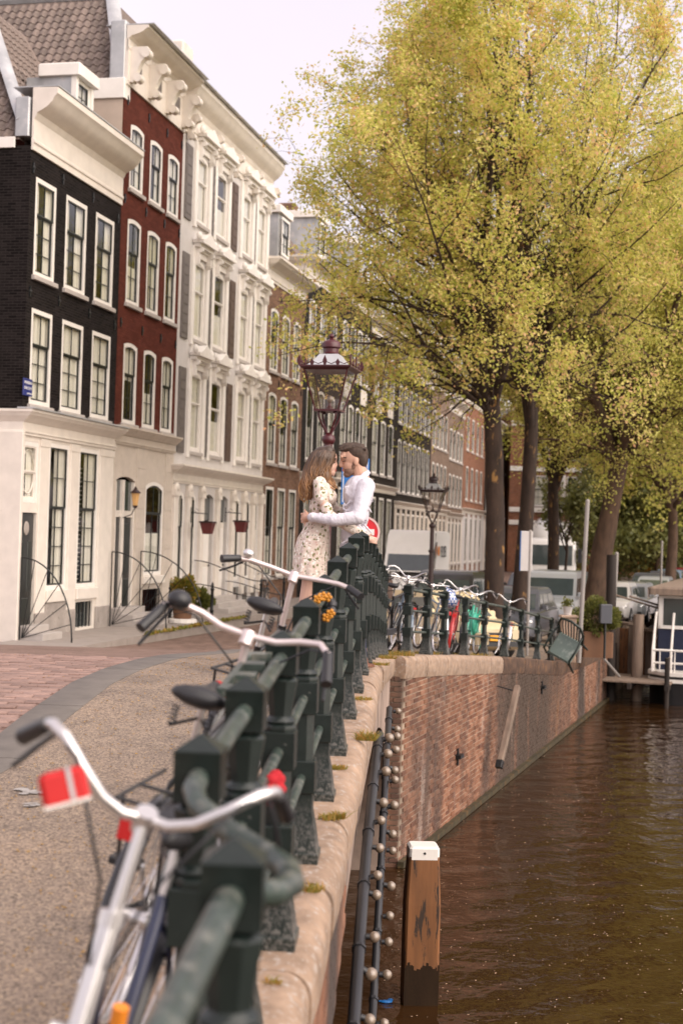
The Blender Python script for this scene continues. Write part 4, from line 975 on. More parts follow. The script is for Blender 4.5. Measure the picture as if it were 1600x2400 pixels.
def sunrail(x, sgn, label, h=1.25, r=1.0):
    "quarter-round iron stair rail with fanned bars, standing out from the wall"
    t = thing('stair_rail', label, 'railing', hl(x, -.12, .05), HANG)
    arc = [(0, -r * math.sin(a), h * math.cos(a) + .02) for a in np.linspace(0, math.pi / 2, 12)]
    MB().tube([(0, 0, 0)] + [(0, 0, h + .02)] , .018, 6).build('upright', M['iron'], t); MB().tube(arc, .018, 6).build('bow', M['iron'], t, smooth=60)
    for a in np.linspace(.25, 1.35, 5): MB().tube([(0, -.05, .05), (0, -r * math.sin(a), h * math.cos(a))], .010, 5).build('bar', M['iron'], t)
    MB().tube([(0, -r, 0), (0, -r, .1)], .022, 6).build('foot', M['iron'], t)
    return t
sunrail(-.02, 1, 'black fan shaped stair rail at the corner house door', 1.9, 1.3); sunrail(5.55, 1, 'black fan shaped stair rail between corner house and red house', 2.0, 1.6); sunrail(7.75, 1, 'black fan shaped stair rail right of the red house door', 2.0, 1.9)
def baluster(x, y, label):
    t = thing('iron_post', label, 'post', hl(x, y, .04), HANG, 'cast iron posts before the houses')
    MB().lathe([(.10, 0), (.10, .06), (.05, .1), (.05, .3), (.065, .33), (.05, .36), (.04, .9), (.06, .93), (.06, .97), (.03, 1.0), (.045, 1.05), (.03, 1.12), (.0, 1.18)], 8).build('shaft', M['iron'], t, smooth=40); return t
bps = [(9.4, -1.75, 'black cast iron post left of the bushy planter'), (14.3, -1.85, 'black cast iron post at the foot of the white house steps'), (17.2, -1.85, 'black cast iron post beside the bicycle leaning at the white house'), (9.0, -.6, 'black cast iron post close to the red house window')]
for b in bps: baluster(*b)
def swan(x0, y0, x1, y1, label):
    t = thing('stair_rail', label, 'railing', hl(x0, y0, 0), HANG); d = Vector((x1 - x0, y1 - y0, 0))
    for k, (za, zb) in enumerate(((1.75, 1.1), (1.0, .55))):
        MB().tube([d * s + Vector((0, 0, lerp(za, zb, s * s * (3 - 2 * s)))) for s in np.linspace(0, 1, 10)], .018, 6).build('rail_bar', M['iron'], t, smooth=60)
swan(12.6, -.1, 14.3, -1.85, 'curved black stair rail left of the white house doors'); swan(16.0, -.1, 17.2, -1.85, 'curved black stair rail right of the white house doors')
# wall lanterns and box lanterns on brackets
wl = thing('wall_lantern', 'small amber wall lantern beside the red house door', 'lantern', hl(6.55, -.35, 3.55), HANG)
MB().lathe([(.07, -.2), (.12, .12), (.13, .14)], 6).build('lantern_glass', M['lantern_yellow'], wl); MB().lathe([(.16, .14), (.15, .17), (.06, .24), (.02, .33)], 6).build('cap', M['lamp_dark'], wl); MB().lathe([(.05, -.27), (.08, -.2)], 6).build('base', M['lamp_dark'], wl); MB().tube([(0, 0, -.27), (.0, .1, -.45), (0, .35, -.55)], .015, 6).build('bracket', M['iron'], wl, smooth=60)
for i, (px, py, Y, lab) in enumerate(((487, 1237, 44.5, 'dark red trapezoid box hanging on a bracket, left of the pair at the white house'), (565, 1234, 47.5, 'dark red trapezoid box hanging on a bracket, right of the pair at the white house'))):
    p = at(px, py, Y); t = thing('hanging_box', lab, 'lantern', p, HANG, 'dark red boxes at the white house'); t.scale = (.62, .62, .7)
    vs = [(-.2, -.2, -.28), (.2, -.2, -.28), (.2, .2, -.28), (-.2, .2, -.28), (-.32, -.32, .22), (.32, -.32, .22), (.32, .32, .22), (-.32, .32, .22)]
    MB().add(vs, [(0, 1, 2, 3), (4, 5, 6, 7), (0, 1, 5, 4), (1, 2, 6, 5), (2, 3, 7, 6), (3, 0, 4, 7)]).build('box', M['lantern_dred'], t); MB().cbox(-.37, .37, -.37, .37, .22, .29, .02).build('lid', M['lamp_dark'], t)
    MB().tube([(0, 0, .29), (0, .0, .62), (0, .9, .66)], .02, 6).tube([(0, .55, .62), (0, .75, .75), (0, .62, .85), (0, .5, .75)], .012, 6).build('bracket', M['iron'], t, smooth=60); MB().tube([(0, .9, .2), (0, .9, .9)], .025, 6).build('back_plate', M['iron'], t)
# ------------------------------------------------------------------ trees
def leafmesh(name, P, size, mat, seed, flat=.0):
    "many small bent leaves (two triangles pairs each) at points P"
    g = np.random.default_rng(seed); n = len(P)
    a = g.normal(size=(n, 3)); a /= np.linalg.norm(a, axis=1)[:, None]
    b = g.normal(size=(n, 3)); b -= a * (a * b).sum(1)[:, None]; b /= np.linalg.norm(b, axis=1)[:, None]
    s = size * g.uniform(.6, 1.35, n)[:, None]
    V = np.stack([P - a * s, P + b * s * .55, P + a * s, P - b * s * .55], 1).reshape(-1, 3)
    me = bpy.data.meshes.new(name); me.vertices.add(4 * n); me.vertices.foreach_set('co', V.ravel())
    me.loops.add(4 * n); me.loops.foreach_set('vertex_index', np.arange(4 * n)); me.polygons.add(n)
    me.polygons.foreach_set('loop_start', np.arange(n) * 4); me.polygons.foreach_set('loop_total', np.full(n, 4)); me.update(calc_edges=True)
    at_ = me.attributes.new('rnd', 'FLOAT', 'POINT')
    # colour varies by cluster and by leaf
    q = np.sin(P[:, 0] * 2.1 + seed) * np.sin(P[:, 1] * 1.7) * np.sin(P[:, 2] * 1.9 + 1) * .22 + .45 + g.normal(size=n) * .24
    at_.data.foreach_set('value', np.repeat(np.clip(q, 0, 1), 4).astype(np.float32)); me.materials.append(mat); return me
def tree(name, label, base, H, r0, fork, seed, nleaf, lsize, mat, bark, lean=(0, 0), limbs=6, spread=.55, up=.5, droop=0, L0=None, group=None, drop=1.0, cat='tree', ratio=.62, lv=3, asym=(0, 0), bulge=.0, jit=.16, skirt=()):
    rs = random.Random(seed); t = thing(name, label, cat, base, 0, group)
    wood = MB(); twig = MB(); pts = []
    D_ = [up, droop]
    def rv(): return Vector((rs.gauss(0, 1), rs.gauss(0, 1), rs.gauss(0, 1)))
    def grow(p, d, L, r, level):
        n = (9, 8, 6, 4)[level]; pp = [p.copy()]; rr = [r]; d = d.normalized()
        for i in range(n):
            d = (d + rv() * (.09, .11, .16, .22)[level] + Vector((asym[0], asym[1], D_[0] * (.14 if level < 3 else .05) - D_[1] * .1 * level))).normalized()
            p = p + d * (L / n); pp.append(p.copy()); rr.append(max(.004, r * (1 - .85 * (i + 1) / n)))
        (wood if level < 2 else twig).tube(pp, rr, (8, 6, 4, 3)[level], cap=False)
        if level >= 2:
            for q in pp[1:]: pts.append(q)
        if level < lv:
            m = (0, 13, 8, 5)[level + 1]
            for k in range(m):
                s = lerp(.07, 1.0, (k + rs.random()) / m); i = min(int(s * n), n - 1); q = pp[i].lerp(pp[i + 1], s * n - i)
                dd = (pp[i + 1] - pp[i]).normalized(); o = rv(); o = (o - dd * o.dot(dd)).normalized()
                an = rs.uniform(.75, 1.15) * (1.25 - .6 * s) if level == 0 else rs.uniform(.5, 1.1); grow(q, dd * math.cos(an) + o * math.sin(an), L * (.56, .46, .5)[level] * rs.uniform(.6, 1.15) * ((1.2 - .8 * s) if level == 0 else (1.15 - .6 * s)), max(.006, rr[i] * (.42 if level == 0 else .55)), level + 1)
    top = Vector((lean[0], lean[1], fork)); tp = []; tr = []
    for i in range(11):
        s = i / 10; tp.append(top * s + Vector((math.sin(s * 5 + seed) * .05, math.cos(s * 4 + seed) * .05, 0))); tr.append(r0 * (1.30 - .3 * min(1, s * 6)) * (1 - .22 * s))
    tr[0] *= 1.15
    tk = MB().tube(tp, tr, 16); vs = []
    for v in tk.v:
        a = math.atan2(v[1], v[0]); q = 1 + .05 * math.sin(3 * a + v[2]) + .03 * math.sin(7 * a + v[2] * 3 + seed) + .02 * rs.gauss(0, 1); c = top * (v[2] / fork)
        vs.append((c.x + (v[0] - c.x) * q, c.y + (v[1] - c.y) * q, v[2]))
    tk.v = vs; tk.build('trunk', bark, t, smooth=70)
    LL = L0 or (H - fork)
    for k in range(limbs):
        a = 2 * math.pi * (k + rs.uniform(-.3, .3)) / limbs; sp = spread * rs.uniform(.5, 1.2) * (.25 if k == 0 else 1)
        st = top * (1 - .05 * (k % 3))
        grow(st, Vector((math.cos(a) * sp, math.sin(a) * sp, 1)), LL * rs.uniform(.8, 1.05), r0 * rs.uniform(.42, .6), 0)
    D_[:] = [.05, .55]
    for (a, z, L) in skirt: grow(top * z, Vector((math.cos(a), math.sin(a), .85)), L, r0 * .22, 1)
    wood.build('limbs', bark, t, smooth=70); twig.build('twigs', bark, t)
    P = np.array([tuple(q) for q in pts]); g = np.random.default_rng(seed)
    dd_ = np.hypot(P[:, 0] - lean[0], P[:, 1] - lean[1]); wt = np.clip((dd_ - .7) / 3.0, .05, 1); wt = wt / wt.sum()      # fewer leaves close to the trunk
    tips = g.choice(len(P), max(60, nleaf // 16), p=wt); idx = tips[g.integers(0, len(tips), nleaf)]; Q = P[idx] + g.normal(size=(nleaf, 3)) * jit
    Q[:, 2] -= np.abs(g.normal(size=nleaf)) * .05 * drop
    tag(link('crown', leafmesh('crown', Q, lsize, mat, seed), t), kind='stuff')
    return t
def base_at(px, Y): return (at(px, 1300, Y).x, Y, gz(Y) - .15)
tree('elm_tree', 'big elm with dark leaning trunk nearest the railing, spring leaves over the street', base_at(1166, 36), 18, .27, 6.3, 11, 105000, .048, M['leaf'], M['bark'], lean=(-.25, .0), limbs=7, spread=.38, L0=11.5, asym=(-.022, 0), jit=.15, droop=.3, skirt=[(3.3, .98, 6.2), (2.7, .96, 5.6), (3.9, .97, 5.4), (4.5, .99, 4.4), (2.1, .97, 5.0), (3.6, 1.0, 6.4)])
tree('elm_tree', 'elm with straight dark trunk just right of the biggest tree', base_at(1221, 38.5), 18, .235, 6.6, 23, 78000, .049, M['leaf'], M['bark'], lean=(.15, 0), limbs=7, spread=.40, L0=11.5, asym=(.012, 0), jit=.15, droop=.2)
tree('elm_tree', 'slimmer elm with thin dark trunk in front of the white truck', base_at(1293, 56), 15, .25, 5.6, 31, 62000, .055, M['leaf'], M['bark'], limbs=6, spread=.5, L0=9.5, jit=.25)
tree('elm_tree', 'elm with thick leaning trunk behind the white pole and planter', base_at(1388, 50), 16, .40, 6.0, 41, 125000, .052, M['leaf2'], M['bark2'], lean=(.8, 0), limbs=7, spread=.6, L0=11, droop=.25, jit=.25, skirt=[(3.4, .97, 4.2), (4.4, .97, 4.2), (5.6, .97, 4.0), (.3, .97, 4.5)])
tree('elm_tree', 'tall yellow green elm at the right edge above the houseboat', (13.9, 52, gz(52) - .1), 18, .3, 5.6, 53, 110000, .055, M['leaf2'], M['bark2'], limbs=8, spread=.6, L0=12, droop=.25, jit=.25)
tree('elm_tree', 'yellow green elm farther along the quay, behind the thick leaning trunk', (17.2, 74, gz(74) - .1), 19, .3, 5, 61, 52000, .11, M['leaf2'], M['bark2'], limbs=8, spread=.65, L0=13, droop=.3, jit=.3)
for i, (X, Y, H, s, lab) in enumerate(((20.5, 92, 13, 71, 'dark green tree over the parked cars, left of the dark group'), (25.0, 98, 17, 72, 'dark green tree over the parked cars, middle of the dark group'), (29.0, 95, 17, 73, 'dark green tree at the right edge of the dark group'), (26.5, 116, 21, 74, 'far dark green tree showing above the dark group'))):
    tree('tree', lab, (X, Y, gz(Y) - .1), H, .2, 2.2, s, 56000, .15, M['leafd'], M['bark2'], limbs=8, spread=.9, L0=H * .62, droop=.55, jit=.45, group=None)
tree('tree', 'yellow green tree beyond the dark trees, high over the street end', (31, 120, gz(100)), 22, .35, 6, 81, 55000, .2, M['leaf2'], M['bark2'], limbs=8, spread=.7, L0=14, jit=.4)
tree('tree', 'small young tree with thin stem before the white truck', base_at(1325, 62), 6.5, .07, 3.0, 85, 2500, .10, M['leafd'], M['bark'], limbs=5, spread=.6, L0=2.6)
# ------------------------------------------------------------------ railings
PH = 1.13
def postmesh(h=1.13, s=1.0):
    m = MB(); k = h / 1.13
    def sq(prof, n=4): m.lathe([(r * math.sqrt(2) * s, z * k) for r, z in prof], 4, rot=0)
    def oc(prof): m.lathe([(r / math.cos(math.pi / 8) * s, z * k) for r, z in prof], 8, rot=0)
    sq([(.085, 0), (.085, .045), (.078, .05), (.060, .17), (.050, .22), (.050, .30)])            # flared foot
    sq([(.056, .30), (.059, .304), (.059, .436), (.056, .44)])                                      # block for the low rail
    oc([(.046, .44), (.044, .64)])
    sq([(.056, .64), (.059, .644), (.059, .776), (.056, .78)])                                      # block for the middle rail
    oc([(.058, .78), (.060, .79), (.058, .80), (.050, .806), (.055, .815), (.050, .824), (.040, .834), (.042, .86), (.056, .95), (.058, .962), (.050, .972), (.036, .978), (.036, .985)])
    sq([(.050, .982), (.0565, .986), (.0565, 1.10), (.0575, 1.102), (.0575, 1.106), (.004, 1.142)])   # head with pyramid top
    return smart(m.mesh('post', M['green']), 32)
PM = postmesh()
def railing(label, pts, heights, group=None, rr=.024, pm=None, name='railing'):
    "pts = [(x, y, z, angle)]: post feet"
    p0 = Vector(pts[0][:3]); t = thing(name, label, 'railing', p0, 0, group)
    for (x, y, z, a) in pts:
        o = link('post', pm or PM, t, Vector((x, y, z)) - p0); o.rotation_euler = (0, 0, a)
    for h, nm, r_ in heights:
        for p, q in zip(pts, pts[1:]):
            a = Vector((p[0], p[1], p[2] + h)) - p0; b = Vector((q[0], q[1], q[2] + h)) - p0; mid = (a + b) / 2
            MB().tube([a, lerp(a, b, .5), b], r_, 10, cap=False).build(nm, M['rail'], t, smooth=60)
    return t
HT = [(1.045, 'top_rail', .027), (.71, 'middle_rail', .021), (.37, 'low_rail', .021)]
pY = [3.45, 4.25, 5.2, 6.2, 7.2, 8.2, 9.25, 10.25, 11.26, 12.3, 13.3, 14.3, 15.3, 16.3, 17.3, 18.3, 19.25]
pts = [(rx(y), y, gz(y), math.atan2(1, (rx(y + .2) - rx(y - .2)) / .4) - math.pi / 2) for y in pY]
main = railing('dark green cast iron railing running over the hump of the bridge', pts, HT)
o0 = Vector(pts[0][:3])
p0x = at(550, 2000, 2.62).x; pz = at(550, 2010, 2.62).z - 1.106
near = railing('closest dark green railing post, its pale worn rail running out at the bottom', [(p0x, 2.62, pz, 0), (-.275, 1.55, pz - .10, 0)], [(1.045, 'top_rail', .030), (.71, 'middle_rail', .021)])
q0 = Vector((p0x, 2.62, pz)); a = Vector((pts[0][0], 3.45, pts[0][2] + 1.045)); e = q0 + Vector((.02, .05, 1.03))
MB().tube([a - q0, a + Vector((.0, -.16, -.01)) - q0, a + Vector((.02, -.24, -.03)) - q0, a + Vector((.09, -.34, -.06)) - q0, a + Vector((.17, -.42, -.085)) - q0, a + Vector((.235, -.52, -.10)) - q0, a + Vector((.245, -.62, -.105)) - q0, e + Vector((.05, .08, -.02)) - q0, e - q0], .027, 10).build('gooseneck_rail', M['rail'], near, smooth=60)
# pierced bracket plate along the rail between the third and fourth post
bl = MB(); A = Vector((rx(5.2), 5.2, gz(5.2) + 1.045)); B = Vector((rx(4.3), 4.3, gz(4.3) + 1.045)); d = (A - B); nrm = Vector((-1, .06, .0)).normalized()
for (u0, u1, v0, v1) in ((.12, .92, .095, .115), (.12, .2, .028, .095), (.38, .46, .028, .095), (.62, .70, .028, .095), (.86, .92, .028, .095)):
    c = [B + d * u + nrm * v for u in (u0, u1) for v in (v0, v1)]
    vs = [p + Vector((0, 0, h)) for h in (.0, .03) for p in c]; bl.add([v - o0 for v in vs], [(0, 1, 3, 2), (4, 6, 7, 5), (0, 4, 5, 1), (2, 3, 7, 6), (0, 2, 6, 4), (1, 5, 7, 3)])
bl.build('pierced_bracket', M['rail'], main)
# quay railings
qa = [(972, 20.3), (1023, 21.15), (1070, 22.0)]
qb = [(1091, 25.0), (1142, 26.4), (1190, 27.7), (1228, 29.0), (1266, 30.4), (1298, 31.6)]
def qt_px(px):
    b = min(np.arange(0, 20, .02), key=lambda t: abs(qt(t, -.22).x / qt(t, -.22).y * F + 800 - px)); return float(b)
QT = [qt_px(x) for x in (1096, 1142, 1190, 1228, 1266, 1299)]
def qp(t): p = qt(t, -.22); return (p.x, p.y, gz(p.y), qang - math.pi / 2)
ta = [1.25, 2.13, 3.0]; tb = [3.72, 5.3, 6.75, 8.0, 9.35, 10.5, 11.7]
PM2 = postmesh(1.0, 1.05); PM3 = postmesh(.97, .92); HQ = [(.925, 'top_rail', .024), (.63, 'middle_rail', .019), (.33, 'low_rail', .019)]
railing('short dark green railing with three thick posts on the granite quay coping', [qp(t) for t in (.95, 2.05, 3.15)], HQ, pm=PM2)
railing('slimmer dark green quay railing stepping down before the red and mint bicycles', [qp(t) for t in QT], HQ, pm=PM3)

# ------------------------------------------------------------------ lanterns
def lantern(label, base, H, mat, rz=.35, sc=1.0):
    t = thing('street_lamp', label, 'street lamp', base, rz); hb = H - 1.12          # underside of the glass box
    MB().lathe([(.16, 0), (.16, .25), (.12, .32), (.12, .75), (.14, .80), (.09, .88), (.075, 1.0), (.062, hb - .95), (.085, hb - .93), (.085, hb - .88), (.058, hb - .86), (.056, hb - .30), (.075, hb - .28), (.09, hb - .24), (.075, hb - .19), (.045, hb - .17), (.03, hb - .15)], 12).build('column', mat, t, smooth=40)
    for k in range(4):
        a = math.pi / 4 + k * math.pi / 2; c, s_ = math.cos(a), math.sin(a)
        MB().tube([(c * r, s_ * r, hb + z) for r, z in ((.03, -.17), (.07, -.10), (.12, -.02), (.155, .05), (.165, .10), (.15, .14), (.12, .13), (.115, .10))], .014, 6).build('scroll', mat, t, smooth=60)
    b, tp, h = .155, .285, .50; z0 = hb + .15; z1 = z0 + h
    MB().box(-b - .02, b + .02, -b - .02, b + .02, z0 - .025, z0).build('base_plate', mat, t)
    for k in range(4):
        a = math.pi / 4 + k * math.pi / 2; c, s_ = math.cos(a) * math.sqrt(2), math.sin(a) * math.sqrt(2)
        MB().tube([(c * b, s_ * b, z0), (c * tp, s_ * tp, z1)], .013, 4).build('corner_bar', mat, t)
    for k in range(4):
        Mz = Matrix.Rotation(k * math.pi / 2, 4, 'Z'); g = b - .004; gt = tp - .004
        MB().add([tuple(Mz @ Vector(p)) for p in ((-g, -g, z0 + .003), (g, -g, z0 + .003), (gt, -gt, z1 - .003), (-gt, -gt, z1 - .003))], [(0, 1, 2, 3)]).build('glass_pane', M['lampglass'], t)
    e = tp + .055
    MB().lathe([((tp + .0) * 1.414, z1), (e * 1.414, z1 + .035), (e * 1.414, z1 + .055), ((tp - .01) * 1.414, z1 + .06)], 4).build('crown_frame', mat, t)
    MB().lathe([((tp - .02) * 1.414, z1 + .058), ((tp - .09) * 1.414, z1 + .12), (.15 * 1.2, z1 + .22), (.13 * 1.2, z1 + .225)], 4).build('roof', M['zinc'], t)
    MB().lathe([(.12, z1 + .22), (.13, z1 + .23), (.10, z1 + .25), (.10, z1 + .30), (.125, z1 + .32), (.125, z1 + .37), (.10, z1 + .40), (.05, z1 + .42), (.025, z1 + .44), (.04, z1 + .465), (.025, z1 + .49), (.0, z1 + .51)], 12).build('finial', mat, t, smooth=40)
    sp = MB()
    for k in range(4):
        Mz = Matrix.Rotation(k * math.pi / 2, 4, 'Z')
        for x, hh in ((-e, .14), (-e * .5, .085), (0, .13), (e * .5, .085)):
            pl = [(x - .012, z1 + .05), (x - .03, z1 + .05 + hh * .45), (x, z1 + .05 + hh), (x + .03, z1 + .05 + hh * .45), (x + .012, z1 + .05)]
            sp.ext(pl, -e - .008, -e + .008, Mz)
        sp.tube([Mz @ Vector((x, -e, z1 + .085 + .018 * math.cos(x / e * 4 * math.pi))) for x in np.linspace(-e, e, 17)], .007, 4)
    sp.build('leaf_crest', mat, t)
    MB().lathe([(.05, z0), (.05, z0 + .03), (.03, z0 + .05), (.02, z0 + .09)], 8).build('lamp_holder', mat, t); MB().ell((0, 0, z0 + .14), (.035, .035, .055), 10, 8).build('bulb', M['bulb'], t, smooth=60)
    return t
p = at(776, 1000, 18.6)
lantern('dark red crowned lantern on its column behind the couple', (p.x - .03, 18.6, gz(18.6)), at(784, 788, 18.6).z - gz(18.6), M['lamp_red'], -.22)
p = at(1012, 1345, 37.5)
lantern('brown crowned lantern standing in front of the white van', (p.x - .03, 37.5, gz(37.5) - .05), at(1024, 1112, 37.5).z - gz(37.5) + .05, M['lamp_dark'], -.2)

# ------------------------------------------------------------------ signs and poles
def pole(label, px, py1, Y, r=.045, lean=0, name='pole', cat='pole', mat='pole'):
    p = at(px, py1, Y); b = Vector((p.x - .03 * (p.z - gz(Y)) * 0 + lean, Y, gz(Y) - .05)); t = thing(name, label, cat, b)
    MB().tube([(0, 0, 0), (p.x - b.x, 0, p.z - b.z)], r, 10).build('shaft', M[mat], t, smooth=60); MB().ell((p.x - b.x, 0, p.z - b.z), r * 1.05, 8, 6).build('cap', M[mat], t); return t, p - b
# blue sign behind the man
t = thing('road_sign', 'blue rectangular road sign on a pole, mostly hidden behind the man', 'sign', (at(830, 1200, 22).x, 22.1, gz(22)))
p = at(830, 1128, 22) - Vector(t.location); MB().tube([(0, .04, 0), (0, .04, p.z + .3)], .03, 8).build('pole', M['pole'], t)
MB().cbox(-.215, .215, -.012, .012, p.z - .36, p.z + .36, .004).build('panel', M['blue_sign'], t); MB().box(-.19, -.178, -.017, -.0122, p.z - .33, p.z + .33).box(.178, .19, -.017, -.0122, p.z - .33, p.z + .33).box(-.16, -.04, -.017, -.0122, p.z - .16, p.z - .07).build('white_marks', M['white_sign'], t)
t = thing('road_sign', 'round red no entry sign peeking out right of the man', 'sign', (at(853, 1245, 21).x, 21, gz(21)))
p = at(853, 1247, 21) - Vector(t.location); MB().tube([(0, .03, 0), (0, .03, p.z + .2)], .03, 8).build('pole', M['pole'], t)
Mr = Matrix.Translation((0, 0, p.z)) @ Matrix.Rotation(R(90), 4, 'X')
MB().lathe([(.21, -.01), (.21, .01)], 28, M=Mr).build('red_disc', M['red_sign'], t); MB().lathe([(.205, .0), (.235, .0), (.235, .016), (.205, .016), (.205, .0)], 28, M=Mr, caps=False).build('pale_rim', paint('pink_white_rim', (.72, .50, .48), .5), t); MB().box(-.15, .15, -.016, -.0102, p.z - .045, p.z + .045).build('white_bar', M['white_sign'], t)
t, p = pole('grey sign pole right of the second trunk', 1242, 1245, 34, .035); MB().cbox(-.22, .06, -.02, .02, p.z - .95, p.z - .0, .01).build('sign_back', M['greywall'], t); 
MB().box(-.235, -.22, -.02, .02, p.z - .95, p.z).build('blue_edge', M['blue_sign'], t)
pole('tall pale pole with crooked lamp arm by the planter', 1376, 1175, 32.5, .05, lean=-.10)
pole('slim pale pole standing in front of the silver cars', 1444, 1298, 43, .06, lean=-.06)
pole('thin pale pole at the far row of cars', 1550, 1270, 62, .05)
# weather beaten mooring piles
def pile(label, px, py0, py1, Y, r, mat='darkwood', z0=-1):
    a = at(px, py0, Y); b = at(px + 4, py1, Y); t = thing('mooring_pile', label, 'mooring post', (a.x, Y, z0))
    MB().tube([(0, 0, 0), (0, 0, a.z - z0), (b.x - a.x, 0, b.z - z0)], [r, r * .97, r * .92], 10).build('pile', M[mat], t, smooth=50); return t
pile('tall dark wooden mooring pile between planter and houseboat', 1428, 1600, 1300, 40, .15)
pile('stubby brown mooring pile beside the houseboat gangway', 1492, 1560, 1440, 40, .16, 'oldwood')
# wooden post with white cap in the water
b = at(981, 2334, 13.7); bz = at(995, 1978, 13.7).z; mp = thing('mooring_post', 'square brown timber post with white metal cap standing in the water', 'mooring post', (b.x, 13.7, -1), .06)
hw = .165; Hh = bz + 1
m = MB(); vs = []
for z, s in ((0, 1), (Hh - .55, 1.0), (Hh - .09, .86)):
    c = .02
    vs += [(x * s, y * s, z) for x, y in ((-hw + c, -hw), (hw - c, -hw), (hw, -hw + c), (hw, hw - c), (hw - c, hw), (-hw + c, hw), (-hw, hw - c), (-hw, -hw + c))]
fs = [tuple(range(16, 24))]
for k in (0, 8): fs += [(k + i, k + (i + 1) % 8, k + 8 + (i + 1) % 8, k + 8 + i) for i in range(8)]
m.add(vs, fs).build('timber', M['wood'], mp)
MB().cbox(-hw * .87, hw * .87, -hw * .87, hw * .87, Hh - .13, Hh, .02).build('white_cap', M['white2'], mp); MB().lathe([(.012, 0), (.012, .006)], 8, M=Matrix.Translation((0, -hw * .87, Hh - .06)) @ Matrix.Rotation(R(90), 4, 'X')).build('nail', M['iron'], mp)
wb = MB()
for k in range(26):
    x0 = lerp(-hw, hw, k / 26); x1 = lerp(-hw, hw, (k + 1) / 26); zt = 1.36 + .03 * math.sin(k * .5) + random.uniform(-.015, .03)
    wb.box(x0 + .001, x1 + .0005, -hw * 1.006, -hw * .98, .4, zt); wb.box(hw * .98, hw * 1.006, x0 + .001, x1 + .0005, .4, zt)
wb.build('wet_stain', M['wetwood'], mp)
# ------------------------------------------------------------------ cars, van, truck
def loftbox(st, n=None):
    "st = [(x, half width, z0, z1, shoulder)] -> rounded box lofted along x"
    m = MB(); vs = []; fs = []
    for (x, w_, z0, z1, sh) in st:
        h = z1 - z0
        half = [(w_ * .80, z0), (w_ * .96, z0 + h * .12), (w_, z0 + h * .45), (w_ * .985, z0 + h * .72), (w_ * (.985 - sh), z1 - h * .06), (w_ * (.90 - sh), z1)]
        vs += [(x, y, z) for y, z in half] + [(x, 0, z1 + .012)] + [(x, -y, z) for y, z in half[::-1]]
    k = 13
    for i in range(len(st) - 1):
        for j in range(k): fs.append((i * k + j, i * k + (j + 1) % k, (i + 1) * k + (j + 1) % k, (i + 1) * k + j))
    fs += [tuple(range(k)), tuple(range((len(st) - 1) * k, len(st) * k))]
    return m.add(vs, fs)
WH = {}
def wheel(parent, x, y, r, wd=.2):
    k = round(r, 2)
    if k not in WH:
        ty = MB().lathe([(r * .66, -wd / 2), (r * .93, -wd / 2), (r, -wd * .32), (r, wd * .32), (r * .93, wd / 2), (r * .66, wd / 2), (r * .66, -wd / 2)], 24, caps=False, M=Matrix.Rotation(R(90), 4, 'X')).mesh('tyre', M['rubber'], 40)
        ri = MB().lathe([(.03, -wd * .46), (r * .2, -wd * .46), (r * .3, -wd * .40), (r * .6, -wd * .42), (r * .66, -wd * .5), (r * .66, wd * .4)], 20, M=Matrix.Rotation(R(90), 4, 'X'))
        for q in range(5): ri.box(-.03, .03, -wd * .49, -wd * .42, .04, r * .62, Matrix.Rotation(q * 2 * math.pi / 5, 4, 'Y'))
        WH[k] = ty, ri.mesh('rim', M['rim'], 40)
    o = link('wheel', WH[k][0], parent, (x, y, r)); o.rotation_euler = (0, 0, 0 if y < 0 else math.pi); link('rim', WH[k][1], o)
